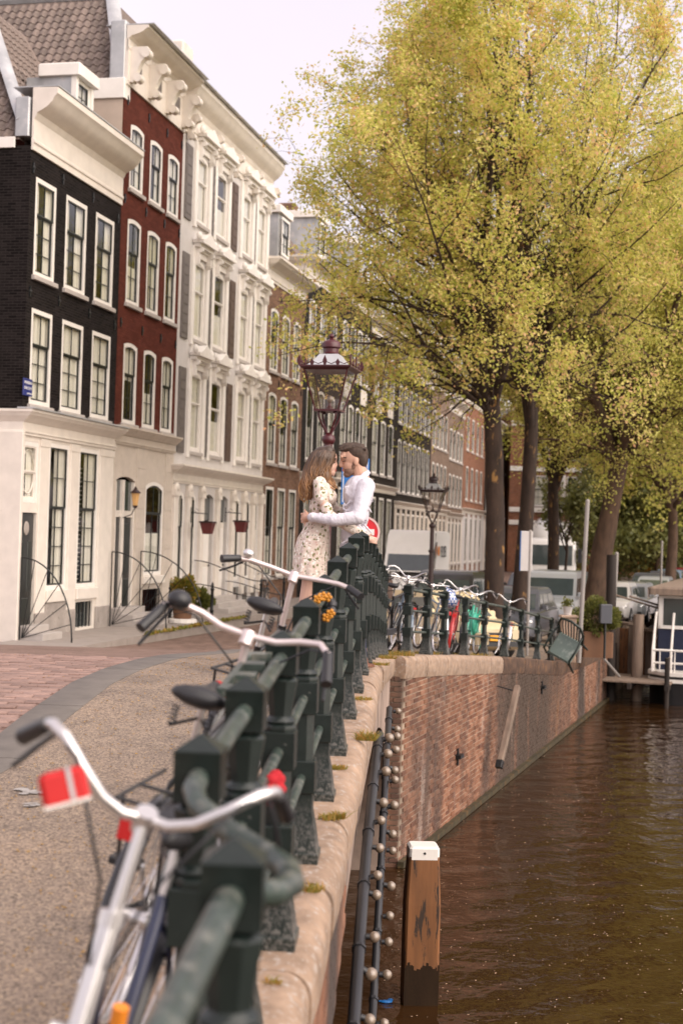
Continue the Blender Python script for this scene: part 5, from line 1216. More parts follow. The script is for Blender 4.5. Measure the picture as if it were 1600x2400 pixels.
def car(label, X, Y, rz, mat, L=4.2, W=1.75, H=1.48, kind='hatch', cat='car', name='parked_car', roofmat=None, plate=True, soft=False):
    sl = math.atan((gz(Y + 1.2) - gz(Y - 1.2)) / 2.4); t = thing(name, label, cat, group='vehicles along the quay', M=Matrix.Translation((X, Y, gz(Y))) @ Matrix.Rotation(sl, 4, 'X') @ Matrix.Rotation(rz, 4, 'Z')); w_ = W / 2; h = H
    if kind == 'van': belt, hood, wx0, wx1, rx0, rx1, rw = .50, .42, .10, .97, .26, .99, .90
    elif kind == 'jeep': belt, hood, wx0, wx1, rx0, rx1, rw = .58, .56, .30, .97, .38, .96, .90
    elif kind == 'mpv': belt, hood, wx0, wx1, rx0, rx1, rw = .56, .53, .18, .98, .38, .92, .80
    else: belt, hood, wx0, wx1, rx0, rx1, rw = .62, .60, .24, .97, .42, .84, .74
    zb = .20; X_ = lambda f: L / 2 - f * L
    body = loftbox([(X_(0), w_ * .80, .30, h * (hood - .16), .05), (X_(.03), w_ * .93, .24, h * (hood - .08), .04), (X_(.10), w_ * .98, zb, h * (hood - .02), .03), (X_(wx0), w_, zb, h * hood, .02), (X_(.5), w_, zb, h * belt, .015), (X_(.85), w_, zb, h * belt, .015), (X_(.96), w_ * .97, .24, h * belt, .02), (X_(1), w_ * .88, .30, h * (belt - .08), .05)]).build('body', M[mat], t, smooth=38)
    z0 = h * belt - .03
    def ring(f, ww, z): return [(X_(f), -ww, z), (X_(f), ww, z)]
    base = [(X_(wx0), w_ * .90), (X_(wx1), w_ * .90)]; top = [(X_(rx0), w_ * rw), (X_(rx1), w_ * rw)]
    m = MB(); lv = []
    for s, zz in ((0, z0), (.86, None), (.97, None), (1.0, None)):
        e = (0, .86, .97, 1.0).index(s); z = lerp(z0, h, s); ins = (0, 0, .035, .10)[e]
        xa = lerp(base[0][0], top[0][0], s) - ins * 1.4; xb = lerp(base[1][0], top[1][0], s) + ins * 1.2; wa = lerp(base[0][1], top[0][1], s) - ins
        lv += [(xa, -wa, z), (xb, -wa, z), (xb, wa, z), (xa, wa, z)]
    fs = [(12, 13, 14, 15)]
    for i in range(3): fs += [(i * 4 + j, i * 4 + (j + 1) % 4, i * 4 + 4 + (j + 1) % 4, i * 4 + 4 + j) for j in range(4)]
    m.add(lv, fs).build('cabin', M[roofmat or mat], t, smooth=30)
    def panel(nm, i, j, u0, u1, v0=.10, v1=.84):
        a, b = Vector(lv[i]), Vector(lv[j]); c, d = Vector(lv[i + 4]), Vector(lv[j + 4]); nn = (b - a).cross(c - a).normalized(); nn *= .006
        if nn.dot((a + b) / 2 - Vector((0, 0, z0))) < 0: nn = -nn
        P = lambda u, v: (a.lerp(b, u)).lerp(c.lerp(d, u), v) + nn
        MB().quad(P(u0, v0), P(u1, v0), P(u1, v1), P(u0, v1)).build(nm, M['carglass'], t)
    panel('windscreen', 3, 0, .06, .94, *((.03, .48) if kind == 'van' else (.10, .84))); panel('rear_window', 1, 2, .10, .90, *((.03, .5) if kind == 'van' else (.10, .84)))
    if kind != 'van':
        for a, b in ((0, 1), (2, 3)):
            for u0, u1 in ((.06, .40), (.44, .72), (.76, .93)): panel('side_window', a, b, u0, u1)
    else:
        for a, b, u0, u1 in ((0, 1, .03, .16), (2, 3, .84, .97)): panel('side_window', a, b, u0, u1)
    for fx in (.18, .80):
        for s in (-1, 1): wheel(t, X_(fx), s * (w_ - .09), .32 if kind != 'van' else .36)
    for s in (-1, 1):
        MB().ell((X_(.028), s * w_ * .72, h * (hood - .16)), (.07, .17, .085), 12, 8).build('headlight', M['lampglass'] if False else M['rim'], t, smooth=60)
        MB().ell((X_(.985), s * w_ * .80, h * belt * .80), (.05, .09, .13), 10, 8).build('tail_light', M['red'], t, smooth=60)
        MB().cbox(X_(wx0 + .08) - .05, X_(wx0 + .08) + .05, s * (w_ + .02) - .09, s * (w_ + .02) + .09, h * belt + .02, h * belt + .15, .03).build('mirror', M[mat], t)
    MB().cbox(X_(0) - .03, X_(0) + .02, -w_ * .45, w_ * .45, h * (hood - .30), h * (hood - .20), .015).build('grille', M['blackp'], t)
    MB().cbox(X_(0) - .05, X_(0) + .03, -w_ * .8, w_ * .8, .30, .42, .03).build('bumper', M['blackp'], t)
    if plate:
        MB().cbox(X_(0) + .02, X_(0) + .04, -.27, .27, .42, .54, .005).build('number_plate', M['plate'], t); MB().cbox(X_(1) - .03, X_(1) - .005, -.27, .27, .55, .67, .005).build('number_plate', M['plate'], t)
    return t
SA = -math.pi / 2 - .225      # facing us along the street
QA = -math.pi / 2 - .31
v = car('white delivery van with dark green trim and lettering on its side, behind the lantern', 3.1, 57.5, SA + .02, 'white_van', 5.9, 2.1, 3.2, 'van', 'van', 'delivery_van')
MB().tube([(1.42, -.93, 3.08), (2.22, -.96, 1.72)], .035, 4).tube([(1.42, .93, 3.08), (2.22, .96, 1.72)], .035, 4).build('green_trim', M['darkframe'], v)
text('FLYER', .62, M['letter_dark'], v, Matrix.Translation((-.6, 1.0, 2.35)) @ Matrix.Rotation(R(180), 4, 'Z') @ TX, bold=.012)
MB().lathe([(.2, 0), (.2, .01)], 16, M=Matrix.Translation((.85, .995, 2.4)) @ Matrix.Rotation(R(-90), 4, 'X')).build('round_mark', M['orange'], v)
car('black people carrier with tinted windows left of the biggest trunk', 3.05, 39.5, SA, 'black_car', 4.6, 1.85, 1.95, 'mpv')
car('cream coloured old car standing right behind the quay bicycles', 2.35, 32.3, -1.0, 'cream_p', 4.1, 1.65, 1.50, 'hatch', roofmat='cream_p')
car('dark grey car with sloping windscreen next to the grey sign pole', 4.95, 39.5, QA, 'grey_car', 4.3, 1.75, 1.55, 'hatch')
car('silver boxy off road car with flat windscreen beside the pale pole', 7.0, 46.5, QA + .05, 'silver', 4.0, 1.75, 1.95, 'jeep')
car('silver car with yellow number plate facing the canal next to the dark pile', 10.0, 52.2, SA - .1, 'white_car', 4.2, 1.75, 1.5, 'hatch')
car('grey silver car with yellow number plate, second one facing the canal', 11.15, 54.6, SA - .1, 'silver', 4.3, 1.75, 1.45, 'hatch')
car('pale blue grey car behind the planter bush', 8.9, 58, QA, 'blue_car', 4.2, 1.75, 1.5, 'hatch')
car('black car parked before the white truck', 8.3, 63, SA, 'black_car', 4.4, 1.8, 1.5, 'hatch')
car('dark grey car half hidden behind the thick leaning trunk', 11.4, 68, SA, 'grey_car', 4.4, 1.8, 1.5, 'hatch')
car('dark car beside the thin pale pole at the quay', 15.6, 72, QA, 'grey_car', 4.3, 1.78, 1.48, 'hatch')
car('silver grey car under the dark green trees', 14.6, 66, QA, 'silver', 4.3, 1.78, 1.45, 'hatch')
car('black car with orange plate farther along the water', 17.6, 77.5, QA, 'black_car', 4.3, 1.78, 1.5, 'hatch')
car('pale blue car in the far row before the red one', 19.2, 83, QA, 'blue_car', 4.3, 1.78, 1.5, 'hatch')
car('red car in the far row below the orange kiosk', 21.6, 91, QA, 'redcar', 4.3, 1.78, 1.5, 'hatch')
car('silver car last in the far row', 24.0, 99, QA, 'silver', 4.3, 1.78, 1.5, 'hatch')
# white truck facing us
t = thing('truck', 'white truck with round drum standing across the street between the trunks', 'truck', (10.5, 71, gz(71)), -math.pi / 2 - .12, 'vehicles along the quay')
loftbox([(0, 1.15, .55, 2.9, .03), (-.12, 1.25, .5, 3.05, .02), (-1.7, 1.25, .5, 3.1, .02)]).build('cab', M['white_car'], t, smooth=38)
MB().cbox(.0, .03, -1.05, 1.05, 1.75, 2.75, .01).build('windscreen', M['carglass'], t)
for z in (.75, .95, 1.15, 1.35): MB().cbox(.0, .035, -.85, .85, z, z + .09, .01).build('grille_slat', M['blackp'], t)
MB().cbox(-.1, .12, -1.25, 1.25, .35, .7, .03).build('bumper', M['grey_car'], t)
for s in (-1, 1):
    MB().cbox(.02, .10, s * .95 - .16, s * .95 + .16, .75, .95, .02).build('headlight', M['rim'], t); MB().cbox(-.2, .1, s * 1.42 - .1, s * 1.42 + .1, 1.9, 2.6, .03).build('mirror', M['blackp'], t)
    for x in (-.9, -4.5, -5.6): wheel(t, x, s * 1.05, .48, .3)
MB().lathe([(.5, 0), (1.0, .8), (1.2, 1.8), (1.1, 3.4), (.6, 4.4)], 18, M=Matrix.Translation((-2.2, 0, 2.6)) @ Matrix.Rotation(R(-80), 4, 'Y')).build('drum', M['white_car'], t, smooth=60)
MB().cbox(-6.8, -1.75, -.5, .5, .75, 1.0, .03).build('chassis', M['blackp'], t)

# ------------------------------------------------------------------ houseboat, jetty, planter
hb = thing('houseboat', 'navy houseboat with white rail, white window frame and brown cabin roof at the quay', 'boat', (8.55, 39.2, 0), qang)
def hull(z0, z1, g, mat, nm, n=10):
    pl = []
    for k in range(n + 1): a = math.pi / 2 * k / n; pl.append((-.75 + .75 * (1 - math.cos(a)) - g * math.cos(a) * 0, -.35 - 0 + (-1.0 + 1.0 * (1 - math.sin(a))) * 0))
    out = [(0 - g, -.55), (0 - g, -3.6), (.5, -4.3 - g), (22, -4.3 - g), (22, .0 + g), (.6, .0 + g)]
    m = MB(); N_ = len(out); vs = [(x, y, z0) for x, y in out] + [(x, y, z1) for x, y in out]
    return m.add(vs, [tuple(range(N_)), tuple(range(N_, 2 * N_))] + [(i, (i + 1) % N_, N_ + (i + 1) % N_, N_ + i) for i in range(N_)]).build(nm, mat, hb)
hull(-.5, .62, 0, M['blackgloss'], 'hull'); hull(.62, .72, .06, M['white2'], 'rubbing_strake'); hull(.72, .80, .01, M['blackgloss'], 'upper_strake'); hull(.80, .90, .06, M['white2'], 'gunwale')
MB().cbox(.9, 16, -4.0, -.15, .9, 2.05, .03).build('cabin_wall', M['navyhull'], hb); MB().cbox(.9, 16, -4.0, -.15, 2.052, 3.0, .02).build('cabin_upper', M['white2'], hb)
MB().cbox(.6, 16.5, -4.2, .1, 3.002, 3.22, .05).build('cabin_roof', M['oldwood'], hb)
for y0, y1 in ((-1.5, -.3), (-2.9, -1.7)): MB().box(.885, .9 - .002, y0, y1, 2.15, 2.9).build('window_pane', M['carglass'], hb); MB().cbox(.86, .9 - .004, y0 - .08, y1 + .08, 2.05, 2.14, .01).build('window_frame', M['white2'], hb)
for k in range(6): MB().box(1.4 + k * 2.2, 2.8 + k * 2.2, -.148, -.14, 2.2, 2.85).build('window_pane', M['carglass'], hb)
for pth in ([(.1, -.1, .9), (.1, -.1, 1.5), (.75, -.12, 2.5), (.95, -.12, 2.5)], [(.1, -.6, .9), (.1, -.6, 1.5), (.75, -.6, 2.5)], [(.1, -.1, 1.5), (.1, -3.4, 1.5)], [(.12, -.1, 1.15), (.12, -3.4, 1.15)]): MB().tube(pth, .035, 6).build('hand_rail', M['white2'], hb, smooth=40)
for k in range(9): MB().tube([(.1 + k * .08, -.1, .9), (.1 + k * .08, -.1, 1.5 + k * .12)], .018, 5).build('rail_bar', M['white2'], hb)
for k in range(8): MB().tube([(.1, -.3 - k * .4, .9), (.1, -.3 - k * .4, 1.5)], .018, 5).build('rail_bar', M['white2'], hb)
jt = thing('jetty', 'cluttered timber jetty with dark beams between quay wall and houseboat', 'jetty', tuple(at(1395, 1600, 39).to_2d()) + (0,), qang)
for k in range(9): MB().cbox(k * .24 + .01, k * .24 + .23, -2.0, .3, .62, .67, .006).build('plank', M['oldwood'], jt)
for y in (-1.9, -.9, .2): MB().cbox(-.1, 2.3, y - .06, y + .06, .46, .615, .01).build('beam', M['darkwood'], jt)
for x, y in ((0, -1.9), (2.2, -1.9), (0, .2), (2.2, .2)): MB().tube([(x, y, -.9), (x, y, 1.35 if y < 0 else .9)], .07, 8).build('leg', M['darkwood'], jt)
for z in (1.0, 1.3): MB().tube([(0, -1.9, z), (2.2, -1.9, z)], .03, 6).build('rail_bar', M['oldwood'], jt)
MB().tube([(-.6, .3, 1.9), (.3, -.6, .75)], .035, 6).tube([(-1.0, .3, 1.9), (-1.0, .3, .9)], .03, 6).build('stair_rail', M['pole'], jt)
p = at(1470, 1520, 42); t = thing('timber_bulkhead', 'rust brown timber bulkhead behind the jetty', 'bulkhead', (p.x, 42, .4), qang)
for k in range(6): MB().cbox(-.02, .06, -.75 + k * .25, -.51 + k * .25, 0, 1.5 + .12 * ((k * 7) % 3), .01).build('plank', M['wood' if k % 2 else 'oldwood'], t)
for i_, (px, Y, w_, h_, lab) in enumerate(((1512, 44, .5, 1.0, 'rust brown timber stack beside the houseboat bow'), (1440, 45, .35, 1.3, 'rough grey plank screen left of the rust brown bulkhead'))):
    c_ = at(px, 1500, Y); tt = thing('plank_stack', lab, 'timber', (c_.x, Y, .5), qang + .3 * i_)
    for k in range(5): MB().cbox(-.05, .05, -w_ + k * w_ * .4, -w_ + k * w_ * .4 + w_ * .38, 0, h_ + .1 * (k * 3 % 4), .008).build('plank', M[('wood', 'oldwood', 'darkwood')[(k + i_) % 3]], tt)
p = at(1480, 1430, 41); t = thing('gangway', 'sloping wooden gangway with rope rail down to the houseboat', 'gangway', (p.x - .3, 41, 2.1), qang - .9)
for k in range(8): MB().cbox(k * .3, k * .3 + .27, -.4, .4, -k * .08, -k * .08 + .04, .005).build('plank', M['oldwood'], t)
for s in (-.4, .4): MB().tube([(0, s, .8), (2.4, s, .2)], .03, 6).build('hand_rail', M['oldwood'], t)
def leafball(name, label, base, r, n, sz, mat, seed, potb=None, cat='plant', zc=0):
    g = np.random.default_rng(seed); q = g.normal(size=(n, 3)); q /= np.linalg.norm(q, axis=1)[:, None]; q *= (g.uniform(.25, 1, n) ** .5)[:, None] * np.array(r) * (1 + .25 * np.sin(q[:, 0:1] * 5 + seed) * np.cos(q[:, 2:3] * 4)); q[:, 2] += zc
    t = thing(name, label, cat, base); o = tag(link('foliage', leafmesh('foliage', q, sz, mat, seed), t), kind='stuff')
    st = MB()
    for k in range(9): e = q[(k * 37) % n]; st.tube([(0, 0, zc - r[2]), tuple(e * .5 + np.array([0, 0, (zc - r[2]) * .3])), tuple(e)], .012, 4)
    st.build('stem', M['bark'], t); return t
b = at(1397, 1462, 34.5); zt = gz(34.5)
pl = leafball('planter_bush', 'dark green bush in a brown planter between pale pole and dark pile', (b.x, 34.5, zt), (.62, .5, .46), 3400, .05, M['leafd'], 5, zc=.95)
MB().cbox(-.36, .36, -.3, .3, 0, .62, .03).build('planter', M['terracotta'], pl)
t = thing('letter_box', 'dark grey post box beside the planter bush', 'box', (at(1418, 1430, 34).x, 34, zt)); MB().cbox(-.14, .14, -.12, .12, .85, 1.3, .02).build('box', M['grey_car'], t); MB().tube([(0, 0, 0), (0, 0, .86)], .03, 6).build('post', M['iron'], t)
b = at(1330, 1480, 32.8); t = thing('cabinet', 'sand coloured utility cabinet with a flower pot on top', 'cabinet', (b.x, 32.8, gz(32.8) - .05)); MB().cbox(-.17, .17, -.15, .15, 0, 1.02, .02).build('body', M['sandstone'], t); MB().cbox(-.20, .20, -.18, .18, 1.022, 1.07, .015).build('lid', M['sandstone'], t)
t = thing('flower_pot', 'small grey flower pot standing on the sand coloured cabinet', 'pot', (b.x - .02, 32.8, gz(32.8) + 1.022)); MB().lathe([(.08, 0), (.11, .18), (.12, .2), (.10, .2)], 10).build('pot', M['greywall'], t, smooth=40); tag(link('foliage', leafmesh('foliage', rng.normal(size=(120, 3)) * .07 + np.array([0, 0, .27]), .04, M['leafd'], 9), t), kind='stuff')
# planters at the white house
b = hl(8.1, -1.3, 0); leafball('bush', 'bushy yellow green shrub in a terracotta pot before the white house', b, (.40, .40, .45), 1700, .06, M['tuft'], 15, zc=.95)
t = thing('plant_pot', 'terracotta pot with pale rim under the yellow green shrub', 'pot', b + Vector((0, 0, .04))); MB().lathe([(.22, 0), (.30, .42), (.33, .44), (.33, .5), (.28, .5)], 14).build('pot', M['terracotta'], t, smooth=40); MB().lathe([(.38, 0), (.42, .03), (.42, .12), (.38, .14)], 14).build('saucer', M['white2'], t)
leafball('bush', 'grey green bush low beside the terracotta pot at the white house', hl(10.1, -1.1, 0), (.42, .4, .36), 1500, .07, M['leafd'], 16, zc=.6)
t = thing('kiosk', 'orange yellow kiosk at the far street end', 'kiosk', (22.9, 104, gz(104)), 0); MB().cbox(-1.0, 1.0, -.8, .8, 0, 2.4, .05).build('body', M['yellowp'], t); MB().cbox(-1.2, 1.2, -1, 1, 2.402, 2.65, .08).build('roof', M['yellowp'], t)
# ------------------------------------------------------------------ bicycles
def torus(Rr, r, n=28, k=8):
    m = MB(); return m.tube([(math.cos(2 * math.pi * i / n) * Rr, 0, math.sin(2 * math.pi * i / n) * Rr) for i in range(n + 1)], r, k, cap=False)
BW = {}
def bwheel(parent, loc, rimmat, steer=None):
    k = rimmat
    if k not in BW:
        sp = MB()
        for i in range(18):
            a = i * 2 * math.pi / 18 + .1; s = .03 if i % 2 else -.03
            sp.tube([(math.cos(a + .25 * (1 if i % 4 < 2 else -1)) * .03, s, math.sin(a + .25 * (1 if i % 4 < 2 else -1)) * .03), (math.cos(a) * .315, 0, math.sin(a) * .315)], .0022, 3, cap=False)
        hb_ = MB().lathe([(.012, -.06), (.03, -.045), (.022, -.03), (.022, .03), (.03, .045), (.012, .06)], 10, M=Matrix.Rotation(R(90), 4, 'X'))
        BW[k] = torus(.333, .021).mesh('wheel', M['rubber'], 60), torus(.309, .016, 28, 6).mesh('rim', M[rimmat], 60), sp.mesh('spokes', M['chrome']), hb_.mesh('hub', M['chrome'], 50)
    o = link('wheel', BW[k][0], parent, loc)
    for q, nm in zip(BW[k][1:], ('rim', 'spokes', 'hub')):
        c = link(nm, q, o)
        if nm == 'spokes': c['kind'] = 'stuff'
    return o
SADM = None
def saddlemesh():
    m = MB(); st = [(-.135, .065, .020), (-.115, .085, .032), (-.06, .085, .036), (0, .055, .034), (.07, .03, .03), (.13, .02, .026), (.15, .008, .012)]; n = 12; vs = []; fs = []
    for x, w_, h in st:
        for j in range(n): a = 2 * math.pi * j / n; vs.append((x, math.cos(a) * w_, math.sin(a) * h * (1 if math.sin(a) > 0 else .9) + (.012 if abs(x) > .1 else 0)))
    for i in range(len(st) - 1):
        for j in range(n): fs.append((i * n + j, i * n + (j + 1) % n, (i + 1) * n + (j + 1) % n, (i + 1) * n + j))
    fs += [tuple(range(n)), tuple(range((len(st) - 1) * n, len(st) * n))]
    m.add(vs, fs); return smart(m.mesh('saddle', M['saddle']), 70)
SADM = saddlemesh()
def bar_path(kind, s):
    if kind == 'dutch': return [(0, 0, 0), (.01, s * .06, 0), (.03, s * .12, .035), (.035, s * .19, .085), (0, s * .25, .11), (-.08, s * .285, .10), (-.16, s * .295, .085)], [(-.15, s * .294, .086), (-.27, s * .305, .065)]
    if kind == 'tour': return [(0, 0, 0), (.01, s * .05, 0), (.03, s * .10, .025), (.04, s * .155, .075), (.03, s * .205, .12), (-.01, s * .24, .13), (-.05, s * .255, .115)], [(-.035, s * .25, .12), (-.13, s * .295, .06)]
    if kind == 'flat': return [(0, 0, 0), (.0, s * .12, .012), (-.01, s * .22, .02), (-.045, s * .29, .015)], [(-.035, s * .275, .017), (-.10, s * .35, -.005)]
    return [(0, 0, 0), (.005, s * .10, .005), (.01, s * .18, .03), (-.02, s * .255, .045), (-.08, s * .30, .025)], [(-.065, s * .293, .03), (-.16, s * .33, -.06)]
def bicycle(label, barpos=None, loc=None, rz=0, lean=0, frame='blackgloss', fork=None, bar='dutch', barmat='chrome', rimmat='chrome', guard='blackgloss', rack=True, basket=False, steer=0, diamond=True, grips='blackp', bell=False, headmat=None, refl=True, group='bicycles parked along the railing', rear=None, lamp=True, sad=.98, barh=1.10):
    bl = Vector((.72, 0, barh)); Rm = Matrix.Rotation(rz, 4, 'Z') @ Matrix.Rotation(lean, 4, 'X')
    if barpos is not None: loc = Vector(barpos) - (Rm @ bl)
    z = gz(loc[1]); Mx = Matrix.Translation((loc[0], loc[1], z if barpos is None else loc[2])) @ Rm
    t = thing('bicycle', label, 'bicycle', group=group, M=Mx); fm = M[frame]
    bwheel(t, (0, 0, .354), rimmat)
    rhub, bb, st_top, hd_t, hd_b, fhub = Vector((0, 0, .354)), Vector((.45, 0, .29)), Vector((.25, 0, .83)), Vector((.765, 0, .88)), Vector((.83, 0, .70)), Vector((1.06, 0, .354))
    m = MB(); m.tube([bb, st_top], .017, 8).tube([hd_t + Vector((.003, 0, .02)), hd_b - Vector((-.003, 0, .02))], .022, 10)
    if diamond: m.tube([st_top - Vector((-.01, 0, .03)), hd_t - Vector((0, 0, .01))], .016, 8).tube([bb, hd_b + Vector((0, 0, .03))], .019, 8)
    else: m.tube([bb + Vector((-.06, 0, .16)), Vector((.58, 0, .47)), Vector((.70, 0, .60)), hd_t - Vector((0, 0, .02))], .017, 8).tube([bb, Vector((.60, 0, .36)), Vector((.74, 0, .53)), hd_b], .019, 8)
    for s in (-1, 1): m.tube([rhub + Vector((0, s * .055, 0)), bb + Vector((-.05, s * .035, 0)), bb], .010, 6).tube([rhub + Vector((0, s * .055, 0)), Vector((.2, s * .03, .72)), st_top - Vector((0, 0, .06))], .009, 6)
    m.build('frame', fm, t, smooth=50)
    if headmat: MB().tube([hd_t + Vector((-.006, 0, .05)), hd_b + Vector((.004, 0, -.02))], .0245, 12).tube([hd_t + Vector((-.006, 0, .05)), hd_t + Vector((0, 0, .02))], .030, 12).tube([hd_b + Vector((0, 0, .01)), hd_b + Vector((.004, 0, -.02))], .030, 12).build('head_tube', M[headmat], t, smooth=50)
    ax = (hd_t - hd_b).normalized()
    fk = thing('x', None, None) if False else None
    SR = Matrix.Translation(hd_b) @ Matrix.Rotation(steer, 4, ax) @ Matrix.Translation(-hd_b)
    f = MB()
    for s in (-1, 1): f.tube([SR @ p for p in (hd_b + Vector((.0, s * .045, -.02)), Vector((.93, s * .055, .52)), Vector((1.0, s * .055, .42)), fhub + Vector((0, s * .055, 0)))], .013, 7)
    f.tube([SR @ (hd_b + Vector((0, -.055, -.012))), SR @ (hd_b + Vector((0, .055, -.012)))], .022, 8)
    f.build('fork', M[fork or frame], t, smooth=50)
    w2 = bwheel(t, (0, 0, 0), rimmat); w2.matrix_local = SR @ Matrix.Translation(fhub)
    stt = MB().tube([SR @ hd_t, SR @ (bl + Vector((.0, 0, -.02)))], .014, 8).tube([SR @ (bl + Vector((-.02, 0, -.03))), SR @ (bl + Vector((.0, 0, .015)))], .024, 10); stt.build('stem', M[barmat if fork is None else fork], t, smooth=50)
    hbm = MB(); Bm = SR @ Matrix.Translation(bl)
    for s in (-1, 1): hbm.tube([Bm @ Vector(p) for p in bar_path(bar, s)[0]], .0125, 8)
    hbo = hbm.build('handlebar', M[barmat], t, smooth=60)
    for s in (-1, 1):
        g = bar_path(bar, s)[1]; MB().tube([Bm @ Vector(g[0]), Bm @ Vector(g[0]).lerp(Vector(g[1]), .5), Bm @ Vector(g[1])], [.017, .0185, .020], 10).build('grip', M[grips], hbo, smooth=50)
        a, b = Vector(g[0]), Vector(g[1]); MB().tube([Bm @ (a + Vector((.03, -s * .02, -.01))), Bm @ (a.lerp(b, .3) + Vector((.04, 0, -.04))), Bm @ (b + Vector((.03, 0, -.06)))], .006, 6).build('brake_lever', M['blackp' if bar != 'dutch' else 'chrome'], hbo, smooth=50)
        MB().tube([Bm @ a, Bm @ (a + Vector((.12, -s * .08, -.02))), Bm @ Vector((.10, s * .05, -.12)), SR @ (hd_t + Vector((.05, s * .02, -.05)))], .004, 5).build('brake_cable', M['blackp'], hbo, smooth=60)
    if bell: 
        c = bar_path(bar, 1)[0][-1]; MB().ell(Bm @ (Vector(c) + Vector((0.01, -.05, .035))), (.042, .042, .034) if bell == 'blackp' else (.028, .028, .022), 14, 8).build('bell', M[bell], hbo, smooth=70)
    s_ = link('saddle', SADM, t, (.225, 0, sad)); MB().tube([st_top, Vector((.235, 0, sad - .03))], .0125, 8).build('seat_post', M['chrome'], t)
    sp = MB()
    for s in (-1, 1):
        sp.tube([(.10 + .03 * math.sin(k * .1), s * .06, sad - .03)if False else (.10 + .012 * math.cos(k * 1.05), s * .055 + .012 * math.sin(k * 1.05), sad - .085 + k * .0022) for k in range(26)], .003, 4)
    sp.tube([(.10, -.06, sad - .09), (.24, 0, sad - .07), (.10, .06, sad - .09)], .006, 5); sp.build('springs', M['blackp'], s_, smooth=60).matrix_parent_inverse = Matrix.Translation((.225, 0, sad)).inverted()
    def guard_(c, a0, a1, name, mt, Mx_=None):
        m = MB(); n = 16; vs = []; fs = []
        for i in range(n + 1):
            a = lerp(a0, a1, i / n)
            for y, r in ((-.028, .362), (-.02, .372), (0, .376), (.02, .372), (.028, .362)):
                p = Vector((math.cos(a) * r, y, math.sin(a) * r)) + c; vs.append(Mx_ @ p if Mx_ is not None else p)
        for i in range(n):
            for j in range(4): fs.append((i * 5 + j, i * 5 + j + 1, i * 5 + j + 6, i * 5 + j + 5))
        return m.add(vs, fs).build(name, mt, t, smooth=60)
    guard_(rhub, R(20), R(215), 'mudguard', M[guard]); guard_(fhub, R(40), R(190), 'mudguard', M[guard], SR)
    if rack:
        m = MB()
        for s in (-1, 1): m.tube([(.17, s * .05, .76), (-.32, s * .065, .76)], .006, 6).tube([(-.25, s * .065, .76), (.0, s * .06, .36)], .006, 6)
        m.tube([(-.32, -.065, .76), (-.32, .065, .76)], .006, 6).tube([(-.1, -.06, .76), (-.1, .06, .76)], .006, 6); m.build('rear_rack', M['blackp'], t)
    MB().cbox(-.02, .50, -.062, -.045, .27, .37, .01).build('chain_guard', M[guard], t)
    cr = MB().lathe([(.085, -.055), (.085, -.048)], 16, M=Matrix.Translation(bb) @ Matrix.Rotation(R(90), 4, 'X')).tube([bb + Vector((0, -.07, 0)), bb + Vector((.12, -.08, -.12))], .009, 6).tube([bb + Vector((0, .07, 0)), bb + Vector((-.12, .08, .12))], .009, 6).build('crank', M['chrome'], t)
    for s, e in ((-1, Vector((.12, -.08, -.12))), (1, Vector((-.12, .08, .12)))):
        p = bb + e; MB().cbox(p.x - .04, p.x + .04, p.y + (-.10 if s < 0 else .0), p.y + (.0 if s < 0 else .10), p.z - .012, p.z + .012, .004).build('pedal', M['blackp'], cr); MB().box(p.x + .041, p.x + .046, p.y + s * .08, p.y + s * .02, p.z - .009, p.z + .009).build('pedal_reflector', M['amber'], cr)
    if lamp: MB().tube([SR @ Vector((.88, 0, .82)), SR @ Vector((.97, 0, .82))], [.03, .045], 12).build('headlamp', M['blackp'], t, smooth=50)
    if refl: MB().cbox(-.345, -.325, -.035, .035, .66, .72, .006).build('rear_reflector', M['red'], t)
    MB().tube([(.33, .06, .27), (.25, .16, .02)], .009, 6).build('kickstand', M['chrome'], t)
    if basket:
        m = MB(); c = Bm @ Vector((.20, 0, -.12))
        for z, w_ in ((-.12, .15), (-.0, .17), (.12, .19)): m.tube([c + Vector((x * w_ * .8, y * w_, z)) for x, y in ((-1, -1), (1, -1), (1, 1), (-1, 1), (-1, -1))], .007, 5)
        for k in range(14):
            a = 2 * math.pi * k / 14; x = max(-1, min(1, math.cos(a) * 1.4)); y = max(-1, min(1, math.sin(a) * 1.4)); m.tube([c + Vector((x * .12, y * .15, -.12)), c + Vector((x * .152, y * .19, .12))], .004, 4)
        m.build('basket', M[basket], t)
    return t
def pw(px, py, Y): return at(px, py, Y)
A = bicycle('bicycle facing us with silver fork, chrome curved handlebar and navy frame, closest to the camera', pw(330, 1915, 2.95), rz=R(-97), lean=R(-12), frame='navy', fork='chrome', guard='blackp', steer=R(14), diamond=False, lamp=False, barh=1.12, bar='tour', headmat='chrome', refl=False)
MB().tube([(.40, 0, .37), (.44, 0, .62)], .02, 8).build('orange_sticker', M['orange'], A)
B = bicycle('bicycle with warm steel handlebar and big black bell leaning on the bridge railing', pw(580, 1490, 4.9), rz=R(83), lean=R(13), frame='blackgloss', bar='sweep', barmat='pinksteel', bell='blackp', steer=R(-3), diamond=True, barh=1.16, sad=1.0)
Cc = bicycle('bicycle with straight pinkish handlebar and small chrome bell beside the yellow flowered lock', pw(690, 1350, 6.95), rz=R(82), lean=R(14), frame='blackgloss', bar='flat', barmat='pinksteel', bell='chrome', steer=R(2), barh=1.15, sad=1.02)
